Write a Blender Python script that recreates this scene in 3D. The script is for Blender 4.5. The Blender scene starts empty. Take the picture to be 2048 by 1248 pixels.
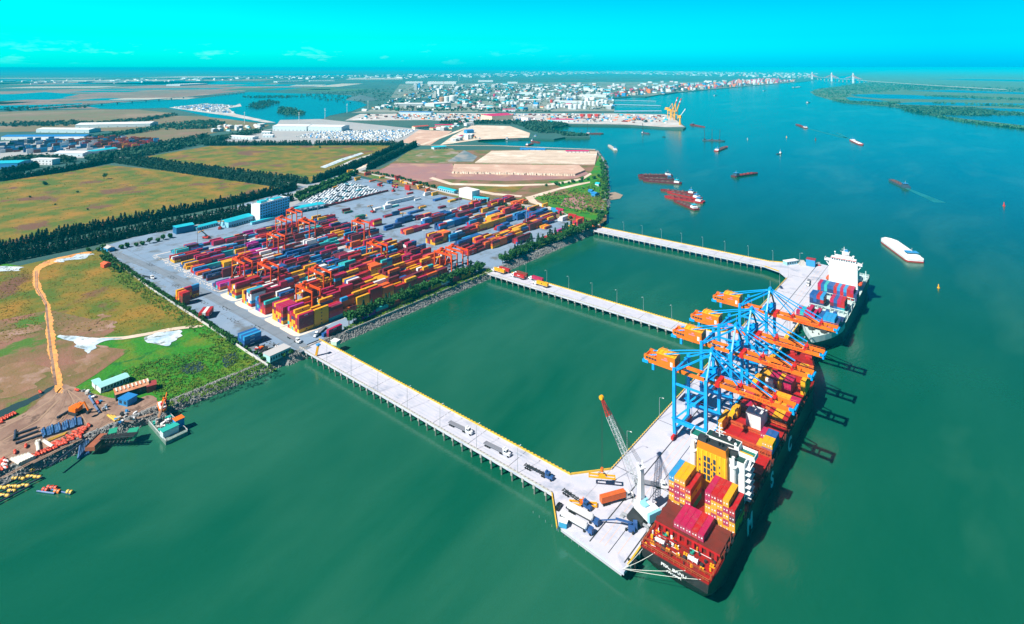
import bpy, bmesh, math, random
from mathutils import Vector, Matrix
from mathutils.geometry import tessellate_polygon
R = random.Random(11)
SC = bpy.context.scene
COL = SC.collection
PI = math.pi
# ------------------------------------------------------------------ survey: camera 197 m above the quay deck, x = across the river, y = along the quay
F, CX, YH, H = 1142., 1024., 135., 197.
TH = math.atan2(1142, 936)
AX = (math.cos(TH), math.sin(TH)); BX = (math.sin(TH), -math.cos(TH))
WATER = -5.0

def W(x, y, z=0.0):
    """ground point (world x, y) surveyed from the photograph"""
    D = (H - z) * F / (y - YH); q = (x - CX) / F * D
    return (q * BX[0] + D * BX[1], q * AX[0] + D * AX[1])

def depth(X, Y): return X * BX[1] + Y * AX[1]

# ------------------------------------------------------------------ materials
MATS = {}
def mat(name, col, rough=.7, col2=None, scale=1.0, amt=.5, metal=0.0, spec=.4, bump=0.0, bscale=None, world=True, col3=None, scale3=None, wave=None, detail=4.0, rnd=0.0, soft=.22, stretch=None):
    if name in MATS: return MATS[name]
    m = bpy.data.materials.new(name); m.use_nodes = True
    nt = m.node_tree; N = nt.nodes; L = nt.links
    b = N['Principled BSDF']
    b.inputs['Roughness'].default_value = rough; b.inputs['Metallic'].default_value = metal
    b.inputs['Specular IOR Level'].default_value = spec
    c = (*col, 1); b.inputs['Base Color'].default_value = c
    if world:
        g = N.new('ShaderNodeNewGeometry'); co = g.outputs['Position']
    else:
        g = N.new('ShaderNodeTexCoord'); co = g.outputs['Object']
    if stretch:
        vm = N.new('ShaderNodeVectorMath'); vm.operation = 'MULTIPLY'; vm.inputs[1].default_value = stretch; L.new(co, vm.inputs[0]); co = vm.outputs[0]
    def noise(s, d=detail, dist=0.0):
        n = N.new('ShaderNodeTexNoise'); n.inputs['Scale'].default_value = s; n.inputs['Detail'].default_value = d
        n.inputs['Distortion'].default_value = dist; n.inputs['Roughness'].default_value = .62
        L.new(co, n.inputs['Vector']); return n
    out = None
    if col2 is not None:
        n = noise(scale); r = N.new('ShaderNodeMapRange')
        w = soft
        r.inputs['From Min'].default_value = .5 - w + (.5 - amt) * .5; r.inputs['From Max'].default_value = .5 + w + (.5 - amt) * .5
        L.new(n.outputs['Fac'], r.inputs['Value'])
        mx = N.new('ShaderNodeMix'); mx.data_type = 'RGBA'
        L.new(r.outputs['Result'], mx.inputs['Factor']); mx.inputs['A'].default_value = c; mx.inputs['B'].default_value = (*col2, 1)
        out = mx.outputs['Result']
    if col3 is not None:
        n = noise(scale3, 5.0, .3); r = N.new('ShaderNodeMapRange')
        r.inputs['From Min'].default_value = .59 - soft * .32; r.inputs['From Max'].default_value = .59 + soft * .32
        L.new(n.outputs['Fac'], r.inputs['Value'])
        mx = N.new('ShaderNodeMix'); mx.data_type = 'RGBA'
        L.new(r.outputs['Result'], mx.inputs['Factor'])
        if out is not None: L.new(out, mx.inputs['A'])
        else: mx.inputs['A'].default_value = c
        mx.inputs['B'].default_value = (*col3, 1); out = mx.outputs['Result']
    if rnd > 0:
        oi = N.new('ShaderNodeObjectInfo'); hs = N.new('ShaderNodeHueSaturation')
        r = N.new('ShaderNodeMapRange'); r.inputs['To Min'].default_value = 1 - rnd; r.inputs['To Max'].default_value = 1 + rnd
        L.new(oi.outputs['Random'], r.inputs['Value']); L.new(r.outputs['Result'], hs.inputs['Value'])
        if out is not None: L.new(out, hs.inputs['Color'])
        else: hs.inputs['Color'].default_value = c
        out = hs.outputs['Color']
    if out is not None: L.new(out, b.inputs['Base Color'])
    hgt = None
    if wave:
        wv = N.new('ShaderNodeTexWave'); wv.bands_direction = wave[0]; wv.inputs['Scale'].default_value = wave[1]
        L.new(co, wv.inputs['Vector']); hgt = wv.outputs['Fac']; bd = wave[2]
    elif bump > 0:
        n = noise(bscale or scale, 3.0); hgt = n.outputs['Fac']; bd = bump
    if hgt is not None:
        bp = N.new('ShaderNodeBump'); bp.inputs['Strength'].default_value = 1.0; bp.inputs['Distance'].default_value = bd
        L.new(hgt, bp.inputs['Height']); L.new(bp.outputs['Normal'], b.inputs['Normal'])
    MATS[name] = m
    return m

# ------------------------------------------------------------------ mesh builder
class MB:
    def __init__(s): s.v = []; s.f = []; s.m = []; s.mats = []
    def mi(s, m):
        if m is None: return 0
        if m not in s.mats: s.mats.append(m)
        return s.mats.index(m)
    def poly(s, pts, m=None):
        b = len(s.v); s.v += [tuple(p) for p in pts]; s.f.append(tuple(range(b, b + len(pts)))); s.m.append(s.mi(m))
    def box(s, c, d, m=None, rz=0.0, taper=1.0):
        """c = centre of the base, d = full size"""
        b = len(s.v); hx, hy = d[0] / 2, d[1] / 2; cs, sn = math.cos(rz), math.sin(rz)
        for z, k in ((0, 1.0), (d[2], taper)):
            for x, y in ((-hx, -hy), (hx, -hy), (hx, hy), (-hx, hy)):
                x *= k; y *= k
                s.v.append((c[0] + x * cs - y * sn, c[1] + x * sn + y * cs, c[2] + z))
        i = s.mi(m)
        for q in ((3, 2, 1, 0), (4, 5, 6, 7), (0, 1, 5, 4), (1, 2, 6, 5), (2, 3, 7, 6), (3, 0, 4, 7)):
            s.f.append(tuple(b + k for k in q)); s.m.append(i)
        return s
    def bar(s, p, q, w, h=None, m=None):
        h = h or w; p, q = Vector(p), Vector(q); d = q - p
        if d.length < 1e-6: return s
        d.normalize(); up = Vector((0, 0, 1)) if abs(d.z) < .98 else Vector((0, 1, 0))
        sd = d.cross(up).normalized() * (w / 2); u = sd.cross(d).normalized() * (h / 2)
        b = len(s.v)
        for o in (p, q):
            for k in (-sd - u, sd - u, sd + u, -sd + u): s.v.append(tuple(o + k))
        i = s.mi(m)
        for k in ((3, 2, 1, 0), (4, 5, 6, 7), (0, 1, 5, 4), (1, 2, 6, 5), (2, 3, 7, 6), (3, 0, 4, 7)):
            s.f.append(tuple(b + t for t in k)); s.m.append(i)
        return s
    def cyl(s, p, q, r, r2=None, n=10, m=None):
        r2 = r if r2 is None else r2; p, q = Vector(p), Vector(q); d = (q - p).normalized()
        up = Vector((0, 0, 1)) if abs(d.z) < .98 else Vector((0, 1, 0))
        a = d.cross(up).normalized(); c = a.cross(d).normalized(); b = len(s.v); i = s.mi(m)
        for o, rr in ((p, r), (q, r2)):
            for k in range(n):
                t = 2 * PI * k / n; s.v.append(tuple(o + a * (math.cos(t) * rr) + c * (math.sin(t) * rr)))
        for k in range(n):
            j = (k + 1) % n; s.f.append((b + k, b + j, b + n + j, b + n + k)); s.m.append(i)
        s.f.append(tuple(b + k for k in reversed(range(n)))); s.m.append(i)
        s.f.append(tuple(b + n + k for k in range(n))); s.m.append(i)
        return s
    def dome(s, c, r, hgt, n=12, rings=3, m=None):
        i = s.mi(m); pr = None
        for k in range(rings + 1):
            t = k / rings * PI / 2; rr = r * math.cos(t); z = c[2] + hgt * math.sin(t)
            b = len(s.v)
            if k == rings:
                s.v.append((c[0], c[1], z))
                for j in range(n): s.f.append((pr + j, pr + (j + 1) % n, b)); s.m.append(i)
            else:
                for j in range(n): s.v.append((c[0] + rr * math.cos(2 * PI * j / n), c[1] + rr * math.sin(2 * PI * j / n), z))
                if pr is not None:
                    for j in range(n): s.f.append((pr + j, pr + (j + 1) % n, b + (j + 1) % n, b + j)); s.m.append(i)
                pr = b
        return s
    def prism(s, pts, z0, z1, m=None, mtop=None, top=True, bot=False):
        pts = [tuple(p[:2]) for p in pts]
        ar = sum(pts[k][0] * pts[(k + 1) % len(pts)][1] - pts[(k + 1) % len(pts)][0] * pts[k][1] for k in range(len(pts)))
        if ar < 0: pts = pts[::-1]
        n = len(pts); b = len(s.v); i = s.mi(m); it = s.mi(mtop if mtop is not None else m)
        s.v += [(x, y, z0) for x, y in pts] + [(x, y, z1) for x, y in pts]
        if z1 != z0:
            for k in range(n): s.f.append((b + k, b + (k + 1) % n, b + n + (k + 1) % n, b + n + k)); s.m.append(i)
        for tri in tessellate_polygon([[Vector((x, y, 0)) for x, y in pts]]):
            a, c, d = tri
            A_, B_, C_ = pts[a], pts[c], pts[d]
            if (B_[0] - A_[0]) * (C_[1] - A_[1]) - (C_[0] - A_[0]) * (B_[1] - A_[1]) < 0: a, d = d, a
            if top: s.f.append((b + n + a, b + n + c, b + n + d)); s.m.append(it)
            if bot: s.f.append((b + d, b + c, b + a)); s.m.append(i)
        return s
    def gable(s, c, d, rise, m=None, rz=0.0, axis='y', over=.4, th=.3):
        """gable roof on a rectangle d=(sx,sy) whose eaves sit at c[2]; ridge along axis"""
        hx, hy = d[0] / 2 + over, d[1] / 2 + over; cs, sn = math.cos(rz), math.sin(rz); i = s.mi(m); b = len(s.v)
        P = [(-hx, -hy, 0), (hx, -hy, 0), (hx, hy, 0), (-hx, hy, 0)]
        rd = [(0, -hy, rise), (0, hy, rise)] if axis == 'y' else [(-hx, 0, rise), (hx, 0, rise)]
        for x, y, z in P + rd: s.v.append((c[0] + x * cs - y * sn, c[1] + x * sn + y * cs, c[2] + z))
        fs = ((0, 1, 4), (2, 3, 5), (1, 2, 5, 4), (3, 0, 4, 5), (3, 2, 1, 0)) if axis == 'y' else ((1, 2, 5), (3, 0, 4), (0, 1, 5, 4), (2, 3, 4, 5), (3, 2, 1, 0))
        for q in fs: s.f.append(tuple(b + k for k in q)); s.m.append(i)
        return s
    def mesh(s, name):
        me = bpy.data.meshes.new(name); me.from_pydata(s.v, [], s.f)
        for m in s.mats: me.materials.append(m)
        if len(s.mats) > 1: me.polygons.foreach_set('material_index', s.m)
        me.update(); return me
    def build(s, name, m=None, parent=None, loc=None, rz=0.0):
        if m is not None and not s.mats: s.mats = [m]
        return obj(name, s.mesh(name), parent, loc, rz)

def obj(name, data, parent=None, loc=None, rz=0.0):
    o = bpy.data.objects.new(name, data); COL.objects.link(o)
    if parent is not None: o.parent = parent
    if loc is not None: o.location = loc
    if rz: o.rotation_euler = (0, 0, rz)
    return o
def tag(o, label=None, cat=None, group=None, kind=None):
    if label: o['label'] = label
    if cat: o['category'] = cat
    if group: o['group'] = group
    if kind: o['kind'] = kind
    return o
def thing(name, loc, rz, label, cat, group=None):
    return tag(obj(name, None, None, loc, rz), label, cat, group)
SPLIT = {'window', 'expansion_joint', 'winch_drum', 'bollard', 'lane_line', 'exhaust_pipe', 'winch_motor', 'rope_reel', 'tyre', 'hatch_cover', 'cargo', 'anchor_windlass', 'boom_hoist_platform', 'corner_kerb', 'wing_floor', 'outside_stairs', 'radar_mast'}
def islands(mb):
    p = list(range(len(mb.v)))
    def fd(i):
        while p[i] != i: p[i] = p[p[i]]; i = p[i]
        return i
    for f in mb.f:
        a = fd(f[0])
        for i in f[1:]: p[fd(i)] = a
    G = {}
    for f, m in zip(mb.f, mb.m): G.setdefault(fd(f[0]), []).append((f, m))
    for fs in G.values():
        q = MB(); ix = {}; q.mats = list(mb.mats)
        for f, m in fs:
            for i in f:
                if i not in ix: ix[i] = len(q.v); q.v.append(mb.v[i])
            q.f.append(tuple(ix[i] for i in f)); q.m.append(m)
        yield q
def part(name, mb, m, parent):
    if name in SPLIT:
        o = None
        for q in islands(mb): o = q.build(name, m, parent)
        return o
    return mb.build(name, m, parent)
def dup(root, loc, rz, label=None, group=None):
    r = root.copy(); COL.objects.link(r); r.location = loc; r.rotation_euler = (0, 0, rz)
    if label: r['label'] = label
    if group: r['group'] = group
    for ch in list(root.children):
        c = ch.copy(); COL.objects.link(c); c.parent = r
        for g in list(ch.children):
            d = g.copy(); COL.objects.link(d); d.parent = c
    return r
def text_mesh(s, size, m, ext=.03, off=.012):
    cu = bpy.data.curves.new('lettering', 'FONT'); cu.body = s; cu.size = size; cu.align_x = 'CENTER'; cu.align_y = 'CENTER'
    cu.extrude = ext; cu.offset = size * off
    o = bpy.data.objects.new('lettering', cu); COL.objects.link(o)
    me = bpy.data.meshes.new_from_object(o.evaluated_get(bpy.context.evaluated_depsgraph_get()))
    bpy.data.objects.remove(o); bpy.data.curves.remove(cu); me.materials.clear(); me.materials.append(m); me.name = 'lettering'
    return me
def lerp(a, b, t): return a + (b - a) * t
def lp(p, q, t): return (lerp(p[0], q[0], t), lerp(p[1], q[1], t))
ORD = ['first', 'second', 'third', 'fourth', 'fifth', 'sixth', 'seventh', 'eighth', 'ninth', 'tenth', 'eleventh', 'twelfth', 'thirteenth', 'fourteenth', 'fifteenth', 'sixteenth',
       'seventeenth', 'eighteenth', 'nineteenth', 'twentieth']
def path_pts(px, step, z=0.0):
    """points every step metres along a surveyed line of photo points"""
    P = [W(*p, z) for p in px]; out = []; carry = 0.0
    for a, b in zip(P, P[1:]):
        d = math.dist(a, b); t = carry
        while t < d: out.append((*lp(a, b, t / d), math.atan2(b[1] - a[1], b[0] - a[0]))); t += step
        carry = t - d
    return out

# ------------------------------------------------------------------ camera, light, air
cam = bpy.data.cameras.new('camera'); camo = bpy.data.objects.new('camera', cam); COL.objects.link(camo)
cam.sensor_width = 36; cam.lens = F / 2048 * 36; cam.shift_y = -489 / 2048; cam.clip_start = 1; cam.clip_end = 200000
camo.location = (0, 0, H); camo.rotation_euler = (PI / 2, 0, math.atan2(-BX[1], AX[1]))
SC.camera = camo
ELEV = math.radians(46); TOW = Vector((-.27, -.963, 0)).normalized()
SUN = Vector((TOW.x * math.cos(ELEV), TOW.y * math.cos(ELEV), math.sin(ELEV)))
sl = bpy.data.lights.new('sun', 'SUN'); sl.energy = 5.0; sl.angle = math.radians(.5); sl.color = (1, .93, .83)
so = bpy.data.objects.new('sun', sl); COL.objects.link(so); so.rotation_euler = SUN.to_track_quat('Z', 'Y').to_euler(); so.location = (0, 0, 500)
def world():
    w = bpy.data.worlds.new('World'); SC.world = w; w.use_nodes = True
    nt = w.node_tree; N = nt.nodes; L = nt.links; bg = N['Background']
    sky = N.new('ShaderNodeTexSky'); sky.sky_type = 'NISHITA'; sky.sun_disc = False; sky.sun_elevation = ELEV
    sky.sun_rotation = math.atan2(TOW.x, TOW.y) % (2 * PI); sky.altitude = 100; sky.dust_density = 1.5
    tc = N.new('ShaderNodeTexCoord'); sx = N.new('ShaderNodeSeparateXYZ'); L.new(tc.outputs['Generated'], sx.inputs[0])
    # the graded, strongly cyan air of the day: a tint that depends on height above the horizon
    cr = N.new('ShaderNodeValToRGB'); L.new(sx.outputs['Z'], cr.inputs['Fac'])
    e = cr.color_ramp.elements
    e[0].position = 0.0; e[0].color = (.0, 1.6, 2.0, 1)
    e[1].position = 1.0; e[1].color = (.03, .05, .09, 1)
    for p, c in ((.015, (.0, 1.33, 1.6, 1)), (.05, (.0, 1.0, 1.02, 1)), (.12, (.0, .78, .79, 1)), (.17, (.0, .48, .92, 1)), (.30, (.012, .08, .22, 1))):
        x = e.new(p); x.color = c
    mu = N.new('ShaderNodeMix'); mu.data_type = 'RGBA'; mu.blend_type = 'MULTIPLY'; mu.inputs['Factor'].default_value = 1
    mu.clamp_result = False
    L.new(sky.outputs['Color'], mu.inputs['A']); L.new(cr.outputs['Color'], mu.inputs['B'])
    # bluer towards the river side (east), greener-cyan over the land
    dt = N.new('ShaderNodeVectorMath'); dt.operation = 'DOT_PRODUCT'; dt.inputs[1].default_value = (AX[0] * 0 + BX[0] * 0 + .773, .634, 0)
    L.new(tc.outputs['Generated'], dt.inputs[0])
    mr = N.new('ShaderNodeMapRange'); mr.inputs['From Min'].default_value = -.45; mr.inputs['From Max'].default_value = .6
    L.new(dt.outputs['Value'], mr.inputs['Value'])
    m2 = N.new('ShaderNodeMix'); m2.data_type = 'RGBA'; m2.blend_type = 'MULTIPLY'; m2.inputs['Factor'].default_value = 1
    m3 = N.new('ShaderNodeMix'); m3.data_type = 'RGBA'; m3.inputs['A'].default_value = (1, 1.02, 1.0, 1); m3.inputs['B'].default_value = (1, .54, .82, 1)
    L.new(mr.outputs['Result'], m3.inputs['Factor']); L.new(mu.outputs['Result'], m2.inputs['A']); L.new(m3.outputs['Result'], m2.inputs['B'])
    # thin broken cloud low over the land
    mp = N.new('ShaderNodeMapping'); mp.inputs['Scale'].default_value = (14, 14, 60); L.new(tc.outputs['Generated'], mp.inputs['Vector'])
    no = N.new('ShaderNodeTexNoise'); no.inputs['Scale'].default_value = 1.0; no.inputs['Detail'].default_value = 9; no.inputs['Roughness'].default_value = .65
    L.new(mp.outputs['Vector'], no.inputs['Vector'])
    r1 = N.new('ShaderNodeMapRange'); r1.inputs['From Min'].default_value = .56; r1.inputs['From Max'].default_value = .78; r1.inputs['To Max'].default_value = .5
    L.new(no.outputs['Fac'], r1.inputs['Value'])
    band = N.new('ShaderNodeValToRGB'); L.new(sx.outputs['Z'], band.inputs['Fac'])
    be = band.color_ramp.elements; be[0].position = .004; be[0].color = (0, 0, 0, 1); be[1].position = .045; be[1].color = (0, 0, 0, 1); x = be.new(.018); x.color = (1, 1, 1, 1)
    r2 = N.new('ShaderNodeMapRange'); r2.inputs['From Min'].default_value = .15; r2.inputs['From Max'].default_value = -.3
    L.new(dt.outputs['Value'], r2.inputs['Value'])
    k1 = N.new('ShaderNodeMath'); k1.operation = 'MULTIPLY'; L.new(r1.outputs['Result'], k1.inputs[0]); L.new(band.outputs['Color'], k1.inputs[1])
    k2 = N.new('ShaderNodeMath'); k2.operation = 'MULTIPLY'; L.new(k1.outputs[0], k2.inputs[0]); L.new(r2.outputs['Result'], k2.inputs[1])
    m4 = N.new('ShaderNodeMix'); m4.data_type = 'RGBA'; L.new(k2.outputs[0], m4.inputs['Factor']); L.new(m2.outputs['Result'], m4.inputs['A']); m4.inputs['B'].default_value = (2.2, 4.6, 4.6, 1)
    L.new(m4.outputs['Result'], bg.inputs['Color']); bg.inputs['Strength'].default_value = .15
world()
SC.view_settings.view_transform = 'Standard'; SC.view_settings.look = 'None'; SC.view_settings.exposure = .72; SC.view_settings.gamma = 1
try:
    SC.cycles.use_denoising = True; SC.cycles.max_bounces = 5; SC.cycles.diffuse_bounces = 2; SC.cycles.glossy_bounces = 2; SC.cycles.transmission_bounces = 1
    SC.cycles.volume_bounces = 0; SC.cycles.caustics_reflective = False; SC.cycles.caustics_refractive = False
except Exception: pass

def haze():
    mb = MB(); mb.box((0, 0, WATER - 1), (90000, 90000, H + 4 - (WATER - 1)))
    m = bpy.data.materials.new('river_haze'); m.use_nodes = True; nt = m.node_tree; nt.nodes.clear()
    o = nt.nodes.new('ShaderNodeOutputMaterial'); v = nt.nodes.new('ShaderNodeVolumePrincipled')
    v.inputs['Color'].default_value = (.0, .78, 1, 1); v.inputs['Density'].default_value = HAZE
    v.inputs['Anisotropy'].default_value = -.12
    nt.links.new(v.outputs['Volume'], o.inputs['Volume'])
    tag(mb.build('haze', m), kind='stuff')
HAZE = .00007
SHORE = -366.5          # the shore runs dead straight past the terminal
# ------------------------------------------------------------------ the setting: water, land, fields, roads
def shore(y): return SHORE - 3.5 if y < 203 else (SHORE if y < 640 else 1e9)
def sheet(name, pts, z, m, kind='structure', px=True, label=None, cat=None):
    P = [W(*p, z) for p in pts] if px else pts
    if z > -1: P = [(min(x, shore(y) - .3), y) for x, y in P]
    mb = MB(); mb.prism(P, z, z); return tag(mb.build(name, m), label, cat, None, kind)

M_water = mat('river_water', (.001, .080, .043), .2, col2=(.008, .106, .060), scale=.011, spec=.5, bump=.16, bscale=.30, col3=(.020, .126, .074), scale3=.006, detail=9, stretch=(1, .35, 1))
M_pond = mat('pond_water', (.002, .10, .14), .25, col2=(.004, .13, .17), scale=.004, spec=.5)
M_land = mat('far_plain', (.015, .10, .10), .9, col2=(.06, .11, .09), scale=.0012, col3=(.008, .075, .085), scale3=.003, detail=9)
M_field = mat('dry_grass', (.29, .155, .014), .95, col2=(.075, .125, .006), scale=.026, amt=.55, col3=(.15, .07, .04), scale3=.015, bump=.5, bscale=.5, detail=11, soft=.12)
M_green = mat('fresh_grass', (.022, .19, .004), .95, col2=(.15, .17, .006), scale=.035, amt=.32, col3=(.008, .13, .008), scale3=.06, bump=.8, bscale=.4, detail=11, soft=.11)
M_brown = mat('bare_brown_soil', (.25, .12, .08), .95, col2=(.12, .11, .025), scale=.03, col3=(.06, .15, .012), scale3=.024, bump=.4, bscale=.5, detail=11, soft=.1)
M_farfield = mat('far_brown_field', (.22, .13, .09), .95, col2=(.12, .15, .06), scale=.008, col3=(.26, .18, .12), scale3=.004)
M_track = mat('orange_clay', (.66, .25, .05), .95, col2=(.80, .42, .13), scale=.16, bump=.3, bscale=.5, col3=(.5, .24, .12), scale3=.09, detail=9)
M_dirt = mat('trodden_dirt', (.21, .125, .095), .95, col2=(.34, .23, .17), scale=.08, bump=.3, bscale=.4, detail=11, soft=.14, col3=(.13, .08, .06), scale3=.11)
M_chalk = mat('pale_spoil', (.80, .82, .84), .8, col2=(.22, .40, .56), scale=.085, amt=.52, col3=(.12, .16, .14), scale3=.14, bump=.4, bscale=.3, detail=8)
M_sand = mat('pale_sand', (.68, .57, .46), .95, col2=(.52, .40, .31), scale=.03, detail=9, col3=(.74, .68, .58), scale3=.02, bump=.4, bscale=.1)
M_pinksand = mat('pink_sand', (.60, .40, .31), .95, col2=(.46, .29, .22), scale=.03, detail=9, col3=(.66, .5, .4), scale3=.02, bump=.4, bscale=.1)
M_mud = mat('red_mud', (.36, .17, .15), .8, col2=(.28, .16, .17), scale=.03, col3=(.44, .26, .18), scale3=.018, detail=9, bump=.6, bscale=.12)
M_asphalt = mat('yard_paving', (.16, .25, .37), .85, col2=(.23, .31, .42), scale=.03, col3=(.12, .14, .16), scale3=.05, detail=8)
M_road = mat('road_asphalt', (.30, .32, .35), .9, col2=(.4, .4, .4), scale=.02)
M_conc = mat('quay_concrete', (.44, .48, .58), .8, col2=(.58, .56, .63), scale=.07, col3=(.34, .38, .48), scale3=.07, detail=9)
M_pad = mat('white_concrete_pad', (.72, .66, .57), .85, col2=(.62, .56, .50), scale=.1)
M_white = mat('white_ground', (.60, .63, .66), .9, col2=(.46, .38, .33), scale=.014, amt=.56, col3=(.30, .34, .36), scale3=.02, detail=8)
M_rock = mat('rock_armour', (.34, .34, .34), .9, col2=(.14, .15, .15), scale=.45, bump=1.2, bscale=.5)

HZ = [W(1770, 139.2), W(-3500, 139.2)]
tag(MB().prism([(-80000, -80000), (80000, -80000), (80000, 80000), (-80000, 80000)], WATER, WATER).build('water', M_water), kind='structure')
# land west of the river: the shore runs dead straight along x = -352 past the terminal
coast = [(1212, 400), (1211, 330), (1207, 318), (1195, 301), (1187, 299), (1092, 298), (1040, 293), (990, 289), (955, 283), (960, 277), (1060, 276), (1108, 277.5), (1130, 273.5),
         (1180, 274), (1180, 271), (1130, 266), (1105, 262), (1098, 256), (1130, 249.5), (1260, 251), (1330, 255.5), (1366, 257.5), (1372, 254), (1346, 232), (1330, 227.5), (1229, 226),
         (1227, 196), (1262, 193), (1290, 194.5), (1305, 191), (1330, 186.5), (1400, 180), (1437, 176), (1525, 169.5), (1612, 162.5), (1645, 157), (1700, 150)]
land = [W(-3000, 1100), (SHORE - 3.5, -340), (SHORE - 3.5, 200), (SHORE, 206), (SHORE, 615), (-382, 649), (-403, 690)] + [W(*p) for p in coast] + HZ
mb = MB(); mb.prism(land, WATER - .6, -.6); tag(mb.build('land', M_land), kind='structure')
east = [(1620, 183), (1632, 190), (1665, 199), (1700, 205), (1770, 210), (1800, 214), (1850, 224.5), (1925, 240), (2048, 255), (2500, 300), (4200, 300)]
east2 = [(1704, 147), (1702, 152), (1716, 158), (1738, 163), (1722, 166), (1676, 172.5), (1635, 177)]
mb = MB(); mb.prism([W(*p) for p in east] + [W(4200, 139.2), W(1790, 139.2)] + [W(*p) for p in east2], WATER - .6, WATER + 1.0)
tag(mb.build('river_delta', mat('delta_mud', (.05, .12, .08), .9, col2=(.09, .15, .08), scale=.004)), kind='structure')
for pts in ([(1815, 181), (1900, 180), (2060, 185), (2300, 190), (2300, 195), (2060, 189), (1900, 184.5)], [(1700, 189), (1745, 188), (1830, 190), (1910, 195), (2000, 199), (1880, 199), (1760, 197), (1712, 193)],
            [(1690, 195), (1700, 194), (1750, 199), (1790, 204), (1740, 204), (1700, 201)], [(1790, 206), (1840, 204), (2048, 207), (2300, 211), (2300, 219), (2048, 213), (1880, 211), (1800, 209)],
            [(1868, 230), (1960, 229), (2048, 231), (2400, 236), (2400, 284), (2048, 251), (1935, 238)], [(1945, 215), (2048, 218), (2300, 226), (2300, 231), (2048, 224), (1990, 221.5)],
            [(1560 + 300, 158), (1950, 158), (2060, 160), (2200, 163), (2100, 164), (1950, 161)]):
    sheet('lagoon', pts, WATER + 1.3, M_pond)
# broad land cover, back to front
sheet('field', [(-200, 188), (60, 181), (200, 176), (330, 171), (480, 165.5), (560, 167), (500, 180), (400, 191), (300, 199), (160, 208), (-200, 222)], -.2, mat('far_red_field', (.27, .13, .11), .95, col2=(.12, .15, .10), scale=.002, col3=(.36, .22, .16), scale3=.004))
sheet('field', [(-200, 228), (70, 222), (190, 219), (275, 219), (345, 226), (335, 232), (190, 244), (-200, 250)], -.2, M_farfield)
sheet('field', [(-200, 257), (90, 250), (190, 246), (320, 231), (420, 233), (540, 250), (520, 258), (440, 263), (340, 287), (250, 292), (225, 275), (300, 262), (120, 262), (-200, 268)], -.2, M_farfield)
sheet('field', [(262, 318), (420, 292), (620, 291), (790, 291), (800, 297), (625, 364), (560, 363), (400, 339)], -.2, M_field)
sheet('field', [(-700, 470), (-200, 400), (0, 364), (215, 330), (300, 338), (400, 350), (592, 381), (560, 388), (420, 415), (200, 458), (0, 498), (-700, 640)], -.2, M_field)
sheet('field', [(-900, 660), (-200, 560), (0, 525), (60, 535), (230, 490), (640, 722), (330, 830), (160, 905), (0, 1012), (-500, 1300)], -.35, M_green)
sheet('field', [(-900, 700), (-100, 560), (0, 540), (90, 520), (190, 500), (232, 512), (430, 640), (330, 668), (110, 676), (0, 700), (-900, 800)], -.28, M_field)
sheet('field', [(-900, 800), (0, 640), (100, 620), (190, 640), (230, 660), (180, 690), (260, 700), (190, 750), (60, 830), (0, 850), (-900, 1100)], -.22, M_brown)
# red mud basin, sand platforms and marsh between the yard and the river
sheet('marsh', [(880, 395), (700, 345), (760, 338), (790, 322), (905, 300), (1190, 300), (1213, 340), (1213, 440), (1200, 458), (1100, 440)], -.3, M_brown)
sheet('mud_basin', [(752, 345), (785, 327), (905, 327), (912, 345), (868, 352), (890, 358), (840, 366), (770, 355)], -.15, M_mud)
sheet('mud_basin', [(868, 355), (905, 331), (1160, 333), (1178, 348), (1150, 357), (1010, 362), (890, 358)], -.12, M_mud)
sheet('grassland', [(820, 300), (862, 298), (905, 297), (925, 310), (945, 323), (880, 326), (800, 325), (790, 322)], -.15, mat('scrubby_ground', (.06, .14, .02), .95, col2=(.22, .16, .07), scale=.03, soft=.1, detail=11, col3=(.30, .24, .19), scale3=.025))
sheet('grassland', [(1095, 362), (1170, 358), (1185, 340), (1200, 310), (1212, 345), (1214, 388), (1190, 392), (1140, 382)], -.1, M_green)
sheet('grassland', [(1030, 384), (1060, 366), (1000, 372), (940, 372), (950, 384)], -.1, M_field)
sheet('grassland', [(1065, 393), (1130, 390), (1165, 398), (1150, 418), (1185, 425), (1213, 425), (1205, 455), (1130, 432)], -.08, M_green)
sheet('pond', [(1130, 395), (1165, 392), (1175, 412), (1160, 420), (1120, 412)], -.06, M_mud)
sheet('pond', [(895, 323), (928, 300), (955, 313), (946, 323)], -.1, mat('grey_pond', (.12, .18, .22), .6, col2=(.32, .30, .28), scale=.03, soft=.08))
mb = MB(); mb.prism([W(950, 326), W(983, 303), W(1090, 301), W(1195, 304), W(1190, 329)], -.5, 1.5); tag(mb.build('sand_platform', M_sand), kind='structure')
mb = MB(); mb.prism([W(905, 346), W(908, 331), W(1158, 333), W(1170, 343), W(1150, 351)], -.5, 3.0); tag(mb.build('sand_platform', M_pinksand), kind='structure')
for k in range(7):
    a, b = lp((950, 326), (983, 303.5), (k + .6) / 7.5), lp((1190, 328), (1195, 304.5), (k + .6) / 7.5); P = [W(*a, 1.5), W(*b, 1.5)]
    tag(MB().bar((*P[0], 1.54), (*P[1], 1.54), R.uniform(.8, 2.6), .1).build('sand_ridge', M_dirt), kind='structure')
mb = MB(); A0, B0 = W(905, 346), W(1150, 351)
for k in range(150): p = lp(A0, B0, (k + .5) / 150); mb.box((p[0] + R.uniform(-1, 2), p[1] - 2 + R.uniform(-2, 3), -.3), (R.uniform(2, 5), R.uniform(2, 5), R.uniform(2.5, 4.2)), None, R.uniform(0, 3), .5)
tag(mb.build('sand_ridge', M_sand), kind='structure')
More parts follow.
